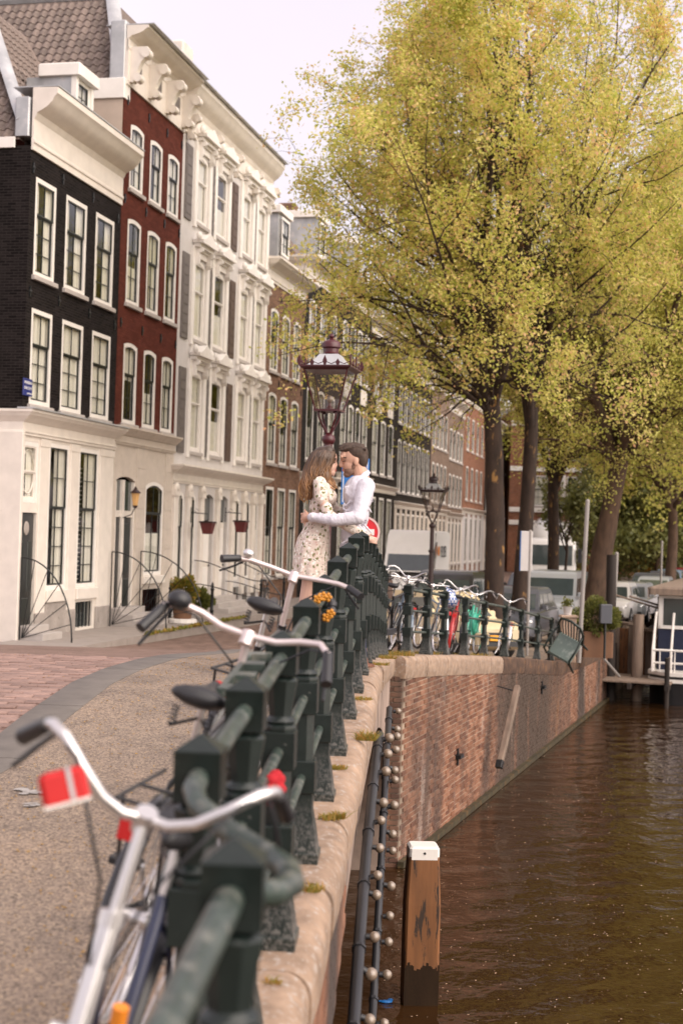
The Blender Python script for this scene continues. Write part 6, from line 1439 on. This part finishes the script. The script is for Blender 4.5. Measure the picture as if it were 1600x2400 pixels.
# things hanging on the near bicycles and the rail
p = pw(150, 1840, 2.72); t = tag(MB().cbox(-.045, .045, -.014, .014, -.030, .030, .009).build('reflective_wrap', M['red'], None), 'red and white reflective wrap hanging on the chrome handlebar', 'wrap'); t.matrix_world = Matrix.Translation(p) @ Matrix.Rotation(R(-14), 4, 'Y') @ Matrix.Rotation(R(15), 4, 'Z')
MB().box(.008, .017, -.0152, .0152, -.0305, .0305).build('silver_band', M['zinc'], t); MB().box(-.044, .044, -.012, .012, -.037, -.0302).build('white_edge', M['white2'], t)
def lockloop(label, px, py, Y, r, mat, blobs=None, cat='bicycle lock', name='bicycle_lock'):
    p = pw(px, py, Y); t = thing(name, label, cat, p)
    n = 22; path = [(math.cos(2 * math.pi * k / n) * r * .8, math.sin(4 * math.pi * k / n) * .015 - .02, math.sin(2 * math.pi * k / n) * r) for k in range(n + 1)]
    MB().tube(path, [.020 + .005 * math.sin(k * 1.9) for k in range(n + 1)], 8, cap=False).build('loop', M[mat], t, smooth=60)
    if blobs:
        for k in range(0, n, 2):
            q = path[k]
            if k in (4, 6, 8, 18, 20): 
                m = MB()
                for j in range(5): a = j * 1.257; m.ell((q[0] + .014 * math.cos(a), q[1] - .022, q[2] + .014 * math.sin(a)), (.009, .005, .009), 6, 4)
                m.ell((q[0], q[1] - .028, q[2]), .006, 6, 4); m.build('flower', M[blobs], t, smooth=60)
    return t
lockloop('black chain lock trimmed with orange yellow flowers looped round the top rail', 758, 1422, 6.55, .050, 'blackp', 'yellowp')
p = pw(642, 1850, 4.75); t = thing('red_cloth', 'red cloth wrapped round the middle rail between two near posts', 'cloth', p)
mm = MB(); 
for k in range(9): a = k * .7; mm.ell((.02 * math.cos(a), .02 * math.sin(a * 1.7), .045 * math.sin(a * 1.1)), (.024, .024, .02), 10, 7)
remesh(mm, 'cloth', M['redcloth'], t, .005, 3)
# bicycles along the quay railing
def qb_(t_, off): p = qt(t_, off); return p
QH = qang
spec = [
 (1.35, -.62, QH - .10, 10, dict(frame='blackgloss', guard='blackgloss', rack=True), 'black bicycle seen from behind with brown box, first at the granite quay coping'),
 (.95, -1.25, QH + .1, -4, dict(frame='blackgloss', barmat='chrome'), 'bicycle with pale chrome handlebar rising behind the bridge railing end'),
 (2.55, -.55, QH + .42, 8, dict(frame='bluegrey', guard='bluegrey', rimmat='chrome', bar='flat'), 'blue grey bicycle with pale wheel rims beside the thick railing posts'),
 (3.4, -.85, QH + .25, 6, dict(frame='cream_p', guard='chrome'), 'bicycle with cream frame before the cream car'),
 (5.4, -.55, QH + .20, 9, dict(frame='redp', guard='redp', diamond=False), 'red bicycle with red rear mudguard carrying a checked bag'),
 (7.6, -.55, QH + .45, 9, dict(frame='mint', guard='mint', diamond=False), 'mint green bicycle leaning at the quay railing'),
 (8.4, -1.0, QH + .1, 5, dict(frame='mint', guard='blackgloss'), 'dark tyred mint bicycle behind the mint green one'),
 (4.4, -.50, QH + .55, 8, dict(frame='bluegrey', guard='chrome', bar='flat'), 'grey bicycle with steel mudguards left of the red bicycle'),
 (6.5, -.80, QH + .30, 6, dict(frame='blackgloss', guard='blackgloss'), 'plain black bicycle squeezed between the red and the mint ones'),
 (10.3, -.55, QH + .3, 9, dict(frame='blackgloss', guard='chrome'), 'black bicycle next to the hanging garden chair'),
]
for t_, off, rz, ln, kw, lab in spec:
    p = qt(t_ - .6, off - .0); bicycle(lab, loc=p, rz=rz, lean=R(ln), **kw)
p = qt(1.15, -.75); t = thing('crate', 'brown crate on the black bicycle at the quay corner', 'crate', (p.x, p.y, gz(p.y) + .80), QH); MB().cbox(-.2, .2, -.19, .19, 0, .27, .02).build('crate_body', paint('brown_card', (.12, .075, .055), .8), t); MB().cbox(-.21, .21, -.20, .20, .272, .30, .01).build('rim', M['darkwood'], t)
p = qt(5.0, -.60); t = thing('bag', 'blue and white checked bag on the red bicycle carrier', 'bag', (p.x, p.y, gz(p.y) + .80), QH)
mm = MB().ell((0, 0, .13), (.2, .17, .15), 14, 10).ell((.12, .02, .18), (.12, .12, .13), 12, 8).ell((-.13, -.03, .14), (.13, .14, .13), 12, 8); remesh(mm, 'bag_body', M['bluebag'], t, .012, 3)
MB().tube([(-.1, 0, .24), (-.05, .02, .36), (.08, .02, .36), (.12, 0, .26)], .012, 6).build('handle', M['bluebag'], t, smooth=60)
p = qt(7.25, -.62); t = thing('bag', 'mint green cloth bag hanging on the mint bicycle', 'bag', (p.x, p.y, gz(p.y) + .42), QH)
mm = MB().ell((0, 0, .16), (.20, .07, .22), 14, 10).ell((.06, 0, .0), (.14, .06, .14), 12, 8).cap((0, 0, .3), (.1, 0, .45), .03, .02); remesh(mm, 'bag_body', M['mint'], t, .012, 2)
p = qt(7.1, -.45); t = thing('crate', 'pale yellow box below the mint green bag', 'box', (p.x, p.y, gz(p.y) + .2), QH); MB().cbox(-.16, .16, -.10, .10, 0, .22, .02).build('box_body', M['cream_p'], t); MB().box(-.165, .165, -.105, .105, .17, .19).build('rim', M['sandstone'], t)
b_ = bicycle('small dark bicycle leaning at the steps of the white house', loc=hl(16.9, -1.1), rz=HANG + .1, lean=R(6), frame='blackgloss', group='bicycles near the houses'); b_.location.z = HG + .05
# garden chair hung over the last railing post
cp = at(1322, 1518, 31.3); cz = Vector((-.30, -.86, .36)).normalized(); cy = Vector((.50, .1, .85)); cy = (cy - cz * cy.dot(cz)).normalized()
ch = thing('garden_chair', 'dark green plastic garden chair tipped over the end of the quay railing', 'chair', M=Matrix.Translation(cp) @ Matrix((cy.cross(cz), cy, cz)).transposed().to_4x4() @ Matrix.Scale(1.2, 4))
M['chair_seat'] = paint('worn_grey_green_plastic', (.13, .17, .15), .45, wear=(.3, .33, .3), wscale=9); M['chair_dark'] = paint('dark_green_plastic', (.014, .022, .018), .4)
MB().cbox(-.24, .24, -.23, .23, -.02, .02, .03).build('seat', M['chair_seat'], ch)
bf = [(-.24, .22, .0), (-.26, .30, .28), (-.20, .36, .46), (0, .38, .52), (.20, .36, .46), (.26, .30, .28), (.24, .22, 0)]
MB().tube(bf, .024, 8).build('back_frame', M['chair_dark'], ch, smooth=60)
for k in range(7): x = lerp(-.18, .18, k / 6); MB().tube([(x * .9, .225, .0), (x, .31, .28), (x, .37, .50 - abs(x) * .4)], .012, 5).build('back_slat', M['chair_dark'], ch, smooth=60)
for s in (-1, 1):
    MB().tube([(s * .25, .28, .22), (s * .28, .0, .22), (s * .27, -.22, .2), (s * .24, -.24, 0)], .02, 6).build('arm', M['chair_dark'], ch, smooth=60)
    for y in (-.22, .22): MB().tube([(s * .22, y, -.01), (s * .26, y * 1.15, -.42)], [.028, .018], 6).build('leg', M['chair_dark'], ch)
# ------------------------------------------------------------------ the couple
PY = 12.1
ppx = 3333.3 / PY
def pp(px, py, d=0.0):
    p = at(px, py, PY); return Vector((p.x, PY + d, p.z))
man = thing('person', 'person in white shirt and dark trousers bending his head to the woman, arms round her', 'person', (pp(848, 1500).x, PY, gz(PY)))
MO = Vector(man.location)
def L_(o): return lambda px, py, d=0.0: pp(px, py, d) - o
q = L_(MO)
# body: legs, hands, neck and head in one skin
b = MB()
b.ell(q(829, 1071), (.100, .076, .105), 20, 14).ell(q(821, 1090), (.070, .062, .075), 16, 12).ell(q(817, 1104), (.046, .05, .045), 14, 10).ell(q(806, 1068), (.035, .058, .05), 12, 8)
b.cap(q(800, 1076), q(797.5, 1091), .011, .014, 8).ell(q(799.5, 1092.5), (.016, .018, .010), 10, 6).ell(q(806, 1101), (.015, .024, .010), 10, 6).ell(q(811, 1112), (.022, .028, .018), 10, 6)
b.cap(q(800, 1071, -.045), q(800, 1071, .045), .014, .014, 8)
b.cap(q(838, 1090), q(850, 1128), .060, .066, 14)
b.ell(q(834, 1083, -.076), (.022, .012, .034), 10, 8).ell(q(834, 1083, .076), (.022, .012, .034), 10, 8)
for s, (wx, wy, wd) in ((-1, (727, 1213, -.20)), (1, (733, 1218, .10))):      # forearm ends and hands, locked behind her back
    b.cap(q(wx + 14, wy, wd), q(wx, wy, wd), .034, .029, 10)
    pc = q(wx - 9, wy + 1, wd + (.05 if s < 0 else -.05)); b.ell(pc, (.034, .032, .042), 12, 8); b.cap(q(wx, wy, wd), pc, .028, .03, 8)
    for k in range(4):
        zz = wy - 9 + k * 6.2 + (3 if s > 0 else 0); f0 = q(wx - 13, zz, wd + (.06 if s < 0 else -.06)); f1 = q(wx - 20 + k % 2, zz + 1, wd + (.09 if s < 0 else -.075)); f2 = q(wx - 17, zz + 2, wd + (.125 if s < 0 else -.10))
        b.cap(f0, f1, .0105, .0098, 8).cap(f1, f2, .0098, .008, 8)
    b.cap(q(wx - 6, wy - 8, wd + (.03 if s < 0 else -.03)), q(wx - 12, wy - 17, wd + (.07 if s < 0 else -.06)), .012, .009, 8)
b.cap(q(846, 1548, -.06), q(846, 1520, -.06), .045, .05, 10)
body = remesh(b, 'body', M['skin'], man, .0055, 3)
# shirt
s = MB()
s.ell(q(839, 1158), (.130, .205, .165), 20, 14).ell(q(834, 1205), (.112, .175, .17), 18, 12).ell(q(829, 1255), (.112, .172, .15), 18, 12).ell(q(826, 1282), (.114, .17, .06), 18, 10).ell(q(846, 1132), (.085, .17, .07), 16, 10)
s.cap(q(857, 1142, -.19), q(838, 1214, -.31), .078, .060, 14).cap(q(838, 1214, -.31), q(783, 1220, -.30), .060, .050, 14).cap(q(783, 1220, -.30), q(735, 1213, -.225), .050, .038, 14).cap(q(737, 1213, -.228), q(732, 1213, -.215), .042, .042, 12)
s.cap(q(852, 1142, .19), q(828, 1212, .30), .076, .058, 12).cap(q(828, 1212, .30), q(780, 1222, .27), .058, .048, 12).cap(q(780, 1222, .27), q(740, 1218, .12), .048, .040, 12)
g_ = random.Random(3)
for k in range(46):                # soft folds
    y = g_.uniform(1140, 1275); d = g_.choice((-1, 1)); x0 = g_.uniform(806, 862)
    s.cap(q(x0, y, -.165 + .0012 * abs(x0 - 834)), q(x0 + g_.uniform(-16, 16), y + g_.uniform(4, 22), -.165 + .0012 * abs(x0 - 834)), .012, .008, 6)
for k in range(22):
    x0 = g_.uniform(745, 835); s.cap(q(x0, 1212 + g_.uniform(-6, 8), -.335 + (835 - x0) * .0008), q(x0 + g_.uniform(-8, 14), 1212 + g_.uniform(-10, 12), -.335 + (835 - x0) * .0008), .012, .008, 6)
shirt = remesh(s, 'shirt', M['shirt'], man, .0075, 4)
c = MB()
for dd in (-1, 1): c.add([q(863, 1101, dd * .02), q(851, 1108, dd * .075), q(836, 1122, dd * .085), q(822, 1139, dd * .055), q(832, 1143, dd * .085), q(847, 1130, dd * .105), q(862, 1116, dd * .085), q(868, 1108, dd * .02)], [(0, 1, 6, 7), (1, 2, 5, 6), (2, 3, 4, 5)])
co = c.build('collar', M['shirt'], man, smooth=60); md = co.modifiers.new('t', 'SOLIDIFY'); md.thickness = .006
MB().cap(q(842, 1160, -.215), q(842, 1160, -.20), .004, .004, 6).build('button', M['white2'], shirt)
tr = MB(); tr.ell(q(825, 1300), (.115, .17, .12), 16, 10)
for d in (-.09, .09): tr.cap(q(829, 1315, d), q(832, 1425, d), .098, .072, 14).cap(q(832, 1425, d), q(846, 1540, d * .8), .072, .052, 14)
remesh(tr, 'trousers', M['trouser'], man, .012, 4)
for d in (-.075, .075):
    sh = MB(); sh.ell(q(848, 1550, d), (.055, .045, .05), 12, 8).ell(q(830, 1554, d), (.10, .046, .035), 14, 8).ell(q(845, 1559, d), (.13, .042, .015), 14, 6); remesh(sh, 'shoe', M['shoe'], man, .008, 2)
be = MB(); be.ell(q(819, 1103), (.052, .060, .046), 16, 12).ell(q(813.5, 1112), (.034, .043, .028), 14, 10).ell(q(827, 1094), (.042, .0655, .036), 14, 10).ell(q(806.5, 1098), (.014, .030, .007), 10, 6).cap(q(829, 1068, -.066), q(827, 1092, -.058), .007, .010, 8).cap(q(829, 1068, .066), q(827, 1092, .058), .007, .010, 8)
remesh(be, 'beard', M['beard'], body, .0055, 2)
ha = MB(); ha.ell(q(836, 1062), (.098, .085, .085), 20, 14).ell(q(848, 1076), (.055, .078, .085), 16, 12).ell(q(818, 1051), (.085, .07, .052), 16, 10).ell(q(829, 1077), (.016, .079, .03), 10, 8)
for k in range(90):
    a = g_.uniform(-1, 1); x = g_.uniform(800, 856); y0 = 1052 - (1 - ((x - 832) / 36) ** 2) * 13; d = a * .07
    ha.cap(q(x, y0 + abs(a) * 10, d), q(x - g_.uniform(3, 9), y0 + abs(a) * 12 - g_.uniform(-3, 4), d * 1.05), .011, .005, 6)
for k in range(20): d = g_.uniform(-.05, .05); ha.cap(q(812, 1046, d), q(g_.uniform(794, 802), g_.uniform(1042, 1053), d), .013, .007, 6)
remesh(ha, 'hair', M['hair_m'], man, .0055, 1)
def face(o, qq, ex, ey, dr, lipx, lipy, brow, parent):
    for d in (-1, 1):
        MB().cap(qq(ex - dr * 3.5, ey, d * .050), qq(ex + dr * 3, ey + 1.4, d * .044), .0042, .0036, 6).build('eyelash', M['brow'], parent, smooth=60)
        MB().cap(qq(ex - dr * 5, ey - 7.5, d * .056), qq(ex + dr * 4, ey - 8.5, d * .044), .0058, .004, 6).build('eyebrow', M['brow'], parent, smooth=60)
    MB().ell(qq(lipx, lipy, 0), (.010, .022, .0045), 10, 6).ell(qq(lipx + .3 * dr * -1, lipy + 3.4, 0), (.011, .020, .005), 10, 6).build('lips', M['lips'], parent, smooth=60)
face(MO, q, 805.5, 1081, -1, 803.5, 1100, 0, body)
MB().cap(q(733, 1207, -.262), q(733, 1213, -.266), .004, .004, 6).build('cuff_button', M['white2'], shirt)

woman = thing('person', 'person with long ombre hair in a floral lace dress leaning on the man in white', 'person', (pp(722, 1500).x, PY, gz(PY)))
WO = Vector(woman.location); q = L_(WO)
b = MB()
b.ell(q(764, 1077), (.088, .072, .102), 20, 14).ell(q(773, 1092), (.058, .056, .068), 16, 12).ell(q(776.5, 1106), (.036, .04, .036), 14, 10).ell(q(783, 1073), (.026, .05, .045), 12, 8)
b.cap(q(786.5, 1081), q(788.8, 1090), .008, .011, 8).ell(q(788, 1091.5), (.010, .014, .007), 8, 6).ell(q(784.5, 1101), (.012, .02, .009), 8, 6).ell(q(780, 1113), (.016, .02, .014), 10, 6)
b.cap(q(762, 1095), q(757, 1130), .048, .052, 12)
for d in (-.075, .075): b.cap(q(732, 1330, d), q(712 + (12 if d > 0 else 0), 1428, d), .075, .05, 12).cap(q(712 + (12 if d > 0 else 0), 1428, d), q(702 + (12 if d > 0 else 0), 1535, d), .052, .032, 12).cap(q(702 + (12 if d > 0 else 0), 1540, d), q(725 + (12 if d > 0 else 0), 1555, d), .03, .025, 10)
# near hand resting on his back, far hand behind
hc = q(862, 1263, -.165); b.cap(q(846, 1252, -.185), hc, .026, .024, 8).ell(hc + Vector((.012, .01, -.006)), (.034, .016, .030), 10, 8)
for k in range(4): f0 = hc + Vector((.025, .008, .018 - k * .015)); f1 = f0 + Vector((.028, .018, -.006)); b.cap(f0, f1, .009, .0085, 8).cap(f1, f1 + Vector((.018, .022, -.006)), .0085, .007, 8)
b.cap(hc + Vector((-.005, 0, .02)), hc + Vector((.025, -.004, .042)), .010, .008, 8)
b.cap(q(753, 1150, -.165), q(764, 1196, -.205), .043, .039, 12)
wbody = remesh(b, 'body', M['skin2'], woman, .0055, 3)
d_ = MB()
d_.ell(q(757, 1152), (.098, .155, .12), 18, 12).ell(q(771, 1166), (.072, .13, .075), 16, 10).ell(q(749, 1190), (.092, .14, .12), 18, 12).ell(q(745, 1220), (.092, .135, .10), 16, 10).ell(q(751, 1128), (.062, .14, .045), 14, 8)
d_.cap(q(750, 1134, -.145), q(754, 1170, -.185), .060, .056, 12).cap(q(765, 1190, -.20), q(770, 1206, -.205), .050, .048, 12)
d_.cap(q(770, 1208, -.205), q(812, 1232, -.205), .048, .044, 12).cap(q(812, 1232, -.205), q(848, 1253, -.185), .044, .036, 12)
d_.cap(q(752, 1134, .145), q(785, 1195, .22), .055, .045, 10).cap(q(785, 1195, .22), q(848, 1210, .215), .045, .036, 10)
dress = remesh(d_, 'dress_top', M['dress'], woman, .008, 4)
sk = MB(); ring = [(1222, 745, .092, .135), (1240, 741, .112, .155), (1262, 735, .138, .185), (1290, 731, .150, .20), (1320, 729, .156, .215), (1345, 727, .162, .225), (1354, 727, .164, .228)]; n = 64; vs = []; fs = []
for i, (y, cx, rx_, ry_) in enumerate(ring):
    for j in range(n):
        a = 2 * math.pi * j / n; f = 1 + (i / 6) * (.045 * math.sin(a * 9 + i * .3) + .03 * math.sin(a * 15 + 1)); c0 = q(cx, y); vs.append((c0.x + math.cos(a) * rx_ * f, c0.y + math.sin(a) * ry_ * f, c0.z + (.008 * math.sin(a * 12) if i == 6 else 0)))
for i in range(len(ring) - 1):
    for j in range(n): fs.append((i * n + j, i * n + (j + 1) % n, (i + 1) * n + (j + 1) % n, (i + 1) * n + j))
fs.append(tuple(range(n))); so_ = sk.add(vs, fs).build('skirt', M['dress'], dress, smooth=70)
face(WO, q, 783, 1084, 1, 786.3, 1100.5, 0, wbody)
for d in (-.075, .075): sh = MB().ell(q(718 + (12 if d > 0 else 0), 1556, d), (.10, .035, .028), 12, 8).cap(q(702 + (12 if d > 0 else 0), 1540, d), q(700 + (12 if d > 0 else 0), 1562, d), .03, .012, 8); remesh(sh, 'shoe', M['blackp'], woman, .008, 1)
# hair: a soft mass with many wavy locks
h = MB(); h.ell(q(757, 1069), (.092, .088, .085), 20, 14).ell(q(745, 1090), (.085, .095, .10), 18, 12).ell(q(733, 1118), (.085, .095, .11), 16, 12).ell(q(724, 1148), (.062, .085, .09), 14, 10).ell(q(769, 1060), (.062, .075, .06), 14, 10).ell(q(762, 1088, -.045), (.040, .045, .08), 12, 8).ell(q(765, 1118, -.075), (.032, .04, .07), 12, 8)
Lc = [(757, 1049), (734, 1060), (720, 1085), (710, 1115), (705, 1142), (708, 1164), (714, 1182)]; Rc = [(774, 1051), (785, 1062), (783, 1080), (775, 1100), (773, 1120), (784, 1138), (795, 1153)]
def crv(cs, t): k = min(int(t * (len(cs) - 1)), len(cs) - 2); f = t * (len(cs) - 1) - k; return lerp(cs[k][0], cs[k + 1][0], f), lerp(cs[k][1], cs[k + 1][1], f)
lk = MB(); hv = []
for i in range(260):
    u = g_.random(); u = u ** 1.15; side_ = -1 if g_.random() < .72 else 1; dp = g_.uniform(.3, 1); ph = g_.uniform(0, 6.28); hv += [g_.random()] * 85; T1 = 1 - .34 * math.sin(math.pi * u) - g_.uniform(0, .12); pth = []; rr_ = []
    for k in range(17):
        t = k / 16 * T1; a = crv(Lc, t); c2 = crv(Rc, t); uu = u + .12 * math.sin(ph + t * 15) * t; x = lerp(a[0], c2[0], uu); y = lerp(a[1], c2[1], u)
        bul = math.sqrt(max(.02, 1 - (2 * min(1, max(0, uu)) - 1) ** 2)); dd = side_ * (.02 + (.078 + .035 * min(1, t * 1.6)) * bul * dp ** .3) * min(1, .25 + t * 3.2) + .012 * math.sin(ph * 2 + t * 15) * t
        pth.append(q(x + g_.uniform(-.3, .3), y, dd)); rr_.append(.0095 * (1 - .75 * (k / 16) ** 2) + .001)
    lk.tube(pth, rr_, 5)
ho = remesh(h, 'hair', M['hair_w'], woman, .008, 3); lko = lk.build('lock', M['hair_w'], ho, smooth=80); lko['kind'] = 'stuff'; a_ = lko.data.attributes.new('rnd', 'FLOAT', 'POINT'); a_.data.foreach_set('value', hv)
# distant walker
p = at(1583, 1290, 101); t = thing('person', 'far off walker in black beside the orange kiosk', 'person', (p.x, 101, gz(101)))
m = MB(); m.ell((0, 0, 1.62), (.1, .11, .13), 10, 8).cap((0, 0, .95), (0, 0, 1.35), .17, .2, 10).cap((-.15, 0, .1), (-.05, 0, .9), .07, .1, 8).cap((.18, 0, .1), (.05, 0, .9), .07, .1, 8).cap((-.22, 0, 1.35), (-.27, .05, .85), .06, .05, 8).cap((.22, 0, 1.35), (.27, -.05, .85), .06, .05, 8); remesh(m, 'body', M['blackp'], t, .03, 2)
# ------------------------------------------------------------------ moss, grass tufts, petals, litter
def tuft(label, X, Y, r, n, h, seed, zoff=0.0):
    g = np.random.default_rng(seed); m = MB(); cols_ = []
    for k in range(n):
        a = g.uniform(0, 6.28); rr = r * math.sqrt(g.uniform()); x, y = X + rr * math.cos(a) * 1.0, Y + rr * math.sin(a) * .5; z = gz(y) + zoff; lx, ly = g.normal(size=2) * h * .6; hh = h * g.uniform(.35, 1); w_ = .003
        m.add([(x - w_, y, z), (x + w_, y, z), (x + lx * .5 + w_ * .6, y + ly * .5, z + hh * .7), (x + lx * .5 - w_ * .6, y + ly * .5, z + hh * .7), (x + lx, y + ly, z + hh)], [(0, 1, 2, 3), (3, 2, 4)]); cols_ += [g.uniform(.15, 1)] * 5
    o = tag(m.build('grass_tuft', M['tuft']), label, 'grass tuft'); at_ = o.data.attributes.new('rnd', 'FLOAT', 'POINT'); at_.data.foreach_set('value', cols_); o['kind'] = 'thing'
    o['group'] = 'grass tufts in the coping joints'; return o
tl = [(719, 2092, .07, 90, .035, 0, 'green and orange tuft on the coping beside the lowest visible post foot'), (770, 1925, .05, 60, .04, 0, 'short tuft on the coping below the second post foot in view'), (795, 1922, .03, 40, .05, 0, 'small upright green tuft at the coping joint'), (787, 1805, .06, 70, .03, 0, 'low moss tuft between post feet above the light strings'), (858, 1738, .06, 90, .07, 0, 'dry orange grass clump hanging at the coping edge by the conduit top'), (845, 1642, .08, 90, .025, 0, 'flat green moss cushion on the coping in mid bridge'), (880, 1560, .12, 120, .035, 0, 'mossy tuft where the railing feet crowd together'), (905, 1545, .10, 110, .05, 0, 'mossy clump on the coping bend above the abutment'), (640, 2312, .03, 30, .03, 0, 'tiny green sprig on the coping close to the bottom edge')]
for i, (px, py, r, n, h, z, lab) in enumerate(tl):
    X, Y = gr(px, py); tuft(lab, X, Y, r, int(n * 1.6), h, 100 + i, .004)
p = qt(.15, -.12); t = tuft('overgrown green clump at the corner of bridge and quay coping', p.x, p.y, .22, 260, .09, 140, .0)
p = qt(2.5, -.3); tuft('grass tuft at the foot of the thick quay railing posts', p.x, p.y, .2, 160, .07, 141)
p = qt(5.6, -.3); tuft('brown grass along the quay coping beside the red bicycle', p.x, p.y, .35, 160, .06, 142)
# grass strip in the gutter of the house pavement
g = np.random.default_rng(5); pts_ = []
for k in range(900): u = g.uniform(3.0, 12); v = hl(u, -2.02 - abs(g.normal()) * .05, .06); pts_.append((v.x, v.y, v.z + abs(g.normal()) * .03))
tag(link('grass', leafmesh('grass', np.array(pts_), .05, M['tuft'], 3)), kind='stuff')
# fallen petals on the water and on the pavement
def petals(name, n, fn, sz, mat, seed):
    g = np.random.default_rng(seed); m = MB()
    for k in range(n):
        x, y, z = fn(g); s = sz * g.uniform(.5, 1.5) * (.6 + y / 30); a = g.uniform(0, 6.28); c, s_ = math.cos(a) * s, math.sin(a) * s; m.add([(x - c, y - s_, z), (x + s_ * .6, y - c * .6, z + .004), (x + c, y + s_, z + .002), (x - s_ * .6, y + c * .6, z + .005)], [(0, 1, 2, 3)])
    return tag(m.build(name, mat), kind='stuff')
def wat(g):
    while True:
        y = 11.5 + g.gamma(1.6, 6.5); x = g.uniform(-.2, .25) * y
        if y < 60 and x > (edge(y) + .1 if y > 18 else .5): return x, y, .006
petals('floating_petals', 620, wat, .0095, paint('pale_petal', (.50, .35, .24), .8), 1)
def gnd(g):
    y = g.uniform(4.5, 13); x = kx(y) + .05 + g.uniform() * (rx(y) - .5 - kx(y)); return x, y, gz(y) + .006
petals('fallen_petals', 1300, gnd, .009, paint('ochre_petal', (.42, .25, .06), .8), 2)
def rd(g):
    y = g.uniform(8, 14); x = kx(y) - .4 - g.uniform() * 2.5; return x, y, gz(y) - .045
petals('road_petals', 120, rd, .010, paint('brown_petal', (.30, .16, .05), .8), 4)
p = at(905, 2347, 13.6); t = thing('litter', 'blue scrap of plastic floating left of the square mooring post', 'litter', (p.x, p.y, .01)); mm = MB().ell((0, 0, 0), (.06, .03, .015), 10, 6).ell((.04, .03, .01), (.03, .03, .012), 8, 6).ell((-.05, .01, 0), (.03, .02, .01), 8, 6); remesh(mm, 'plastic', M['blue_sign'], t, .006, 1)

# worn scraps of white road paint on the kerb
m = MB(); g = np.random.default_rng(8)
for k in range(18):
    X, Y = gr(g.uniform(50, 150), g.uniform(1852, 1864)) if k % 3 else gr(g.uniform(55, 110), g.uniform(1886, 1894)); r = g.uniform(.008, .026); n = 7
    ps = [(X + math.cos(a) * r * g.uniform(.6, 1.4) * 1.6, Y + math.sin(a) * r * g.uniform(.6, 1.4)) for a in np.linspace(0, 6.28, n, endpoint=False)]
    m.add([(x, y, gz(y) + .0075) for x, y in ps], [tuple(range(n))])
tag(m.build('road_paint', paint('worn_white_road_paint', (.36, .335, .31), .8, wear=(.2, .18, .16), wscale=40)), kind='structure')
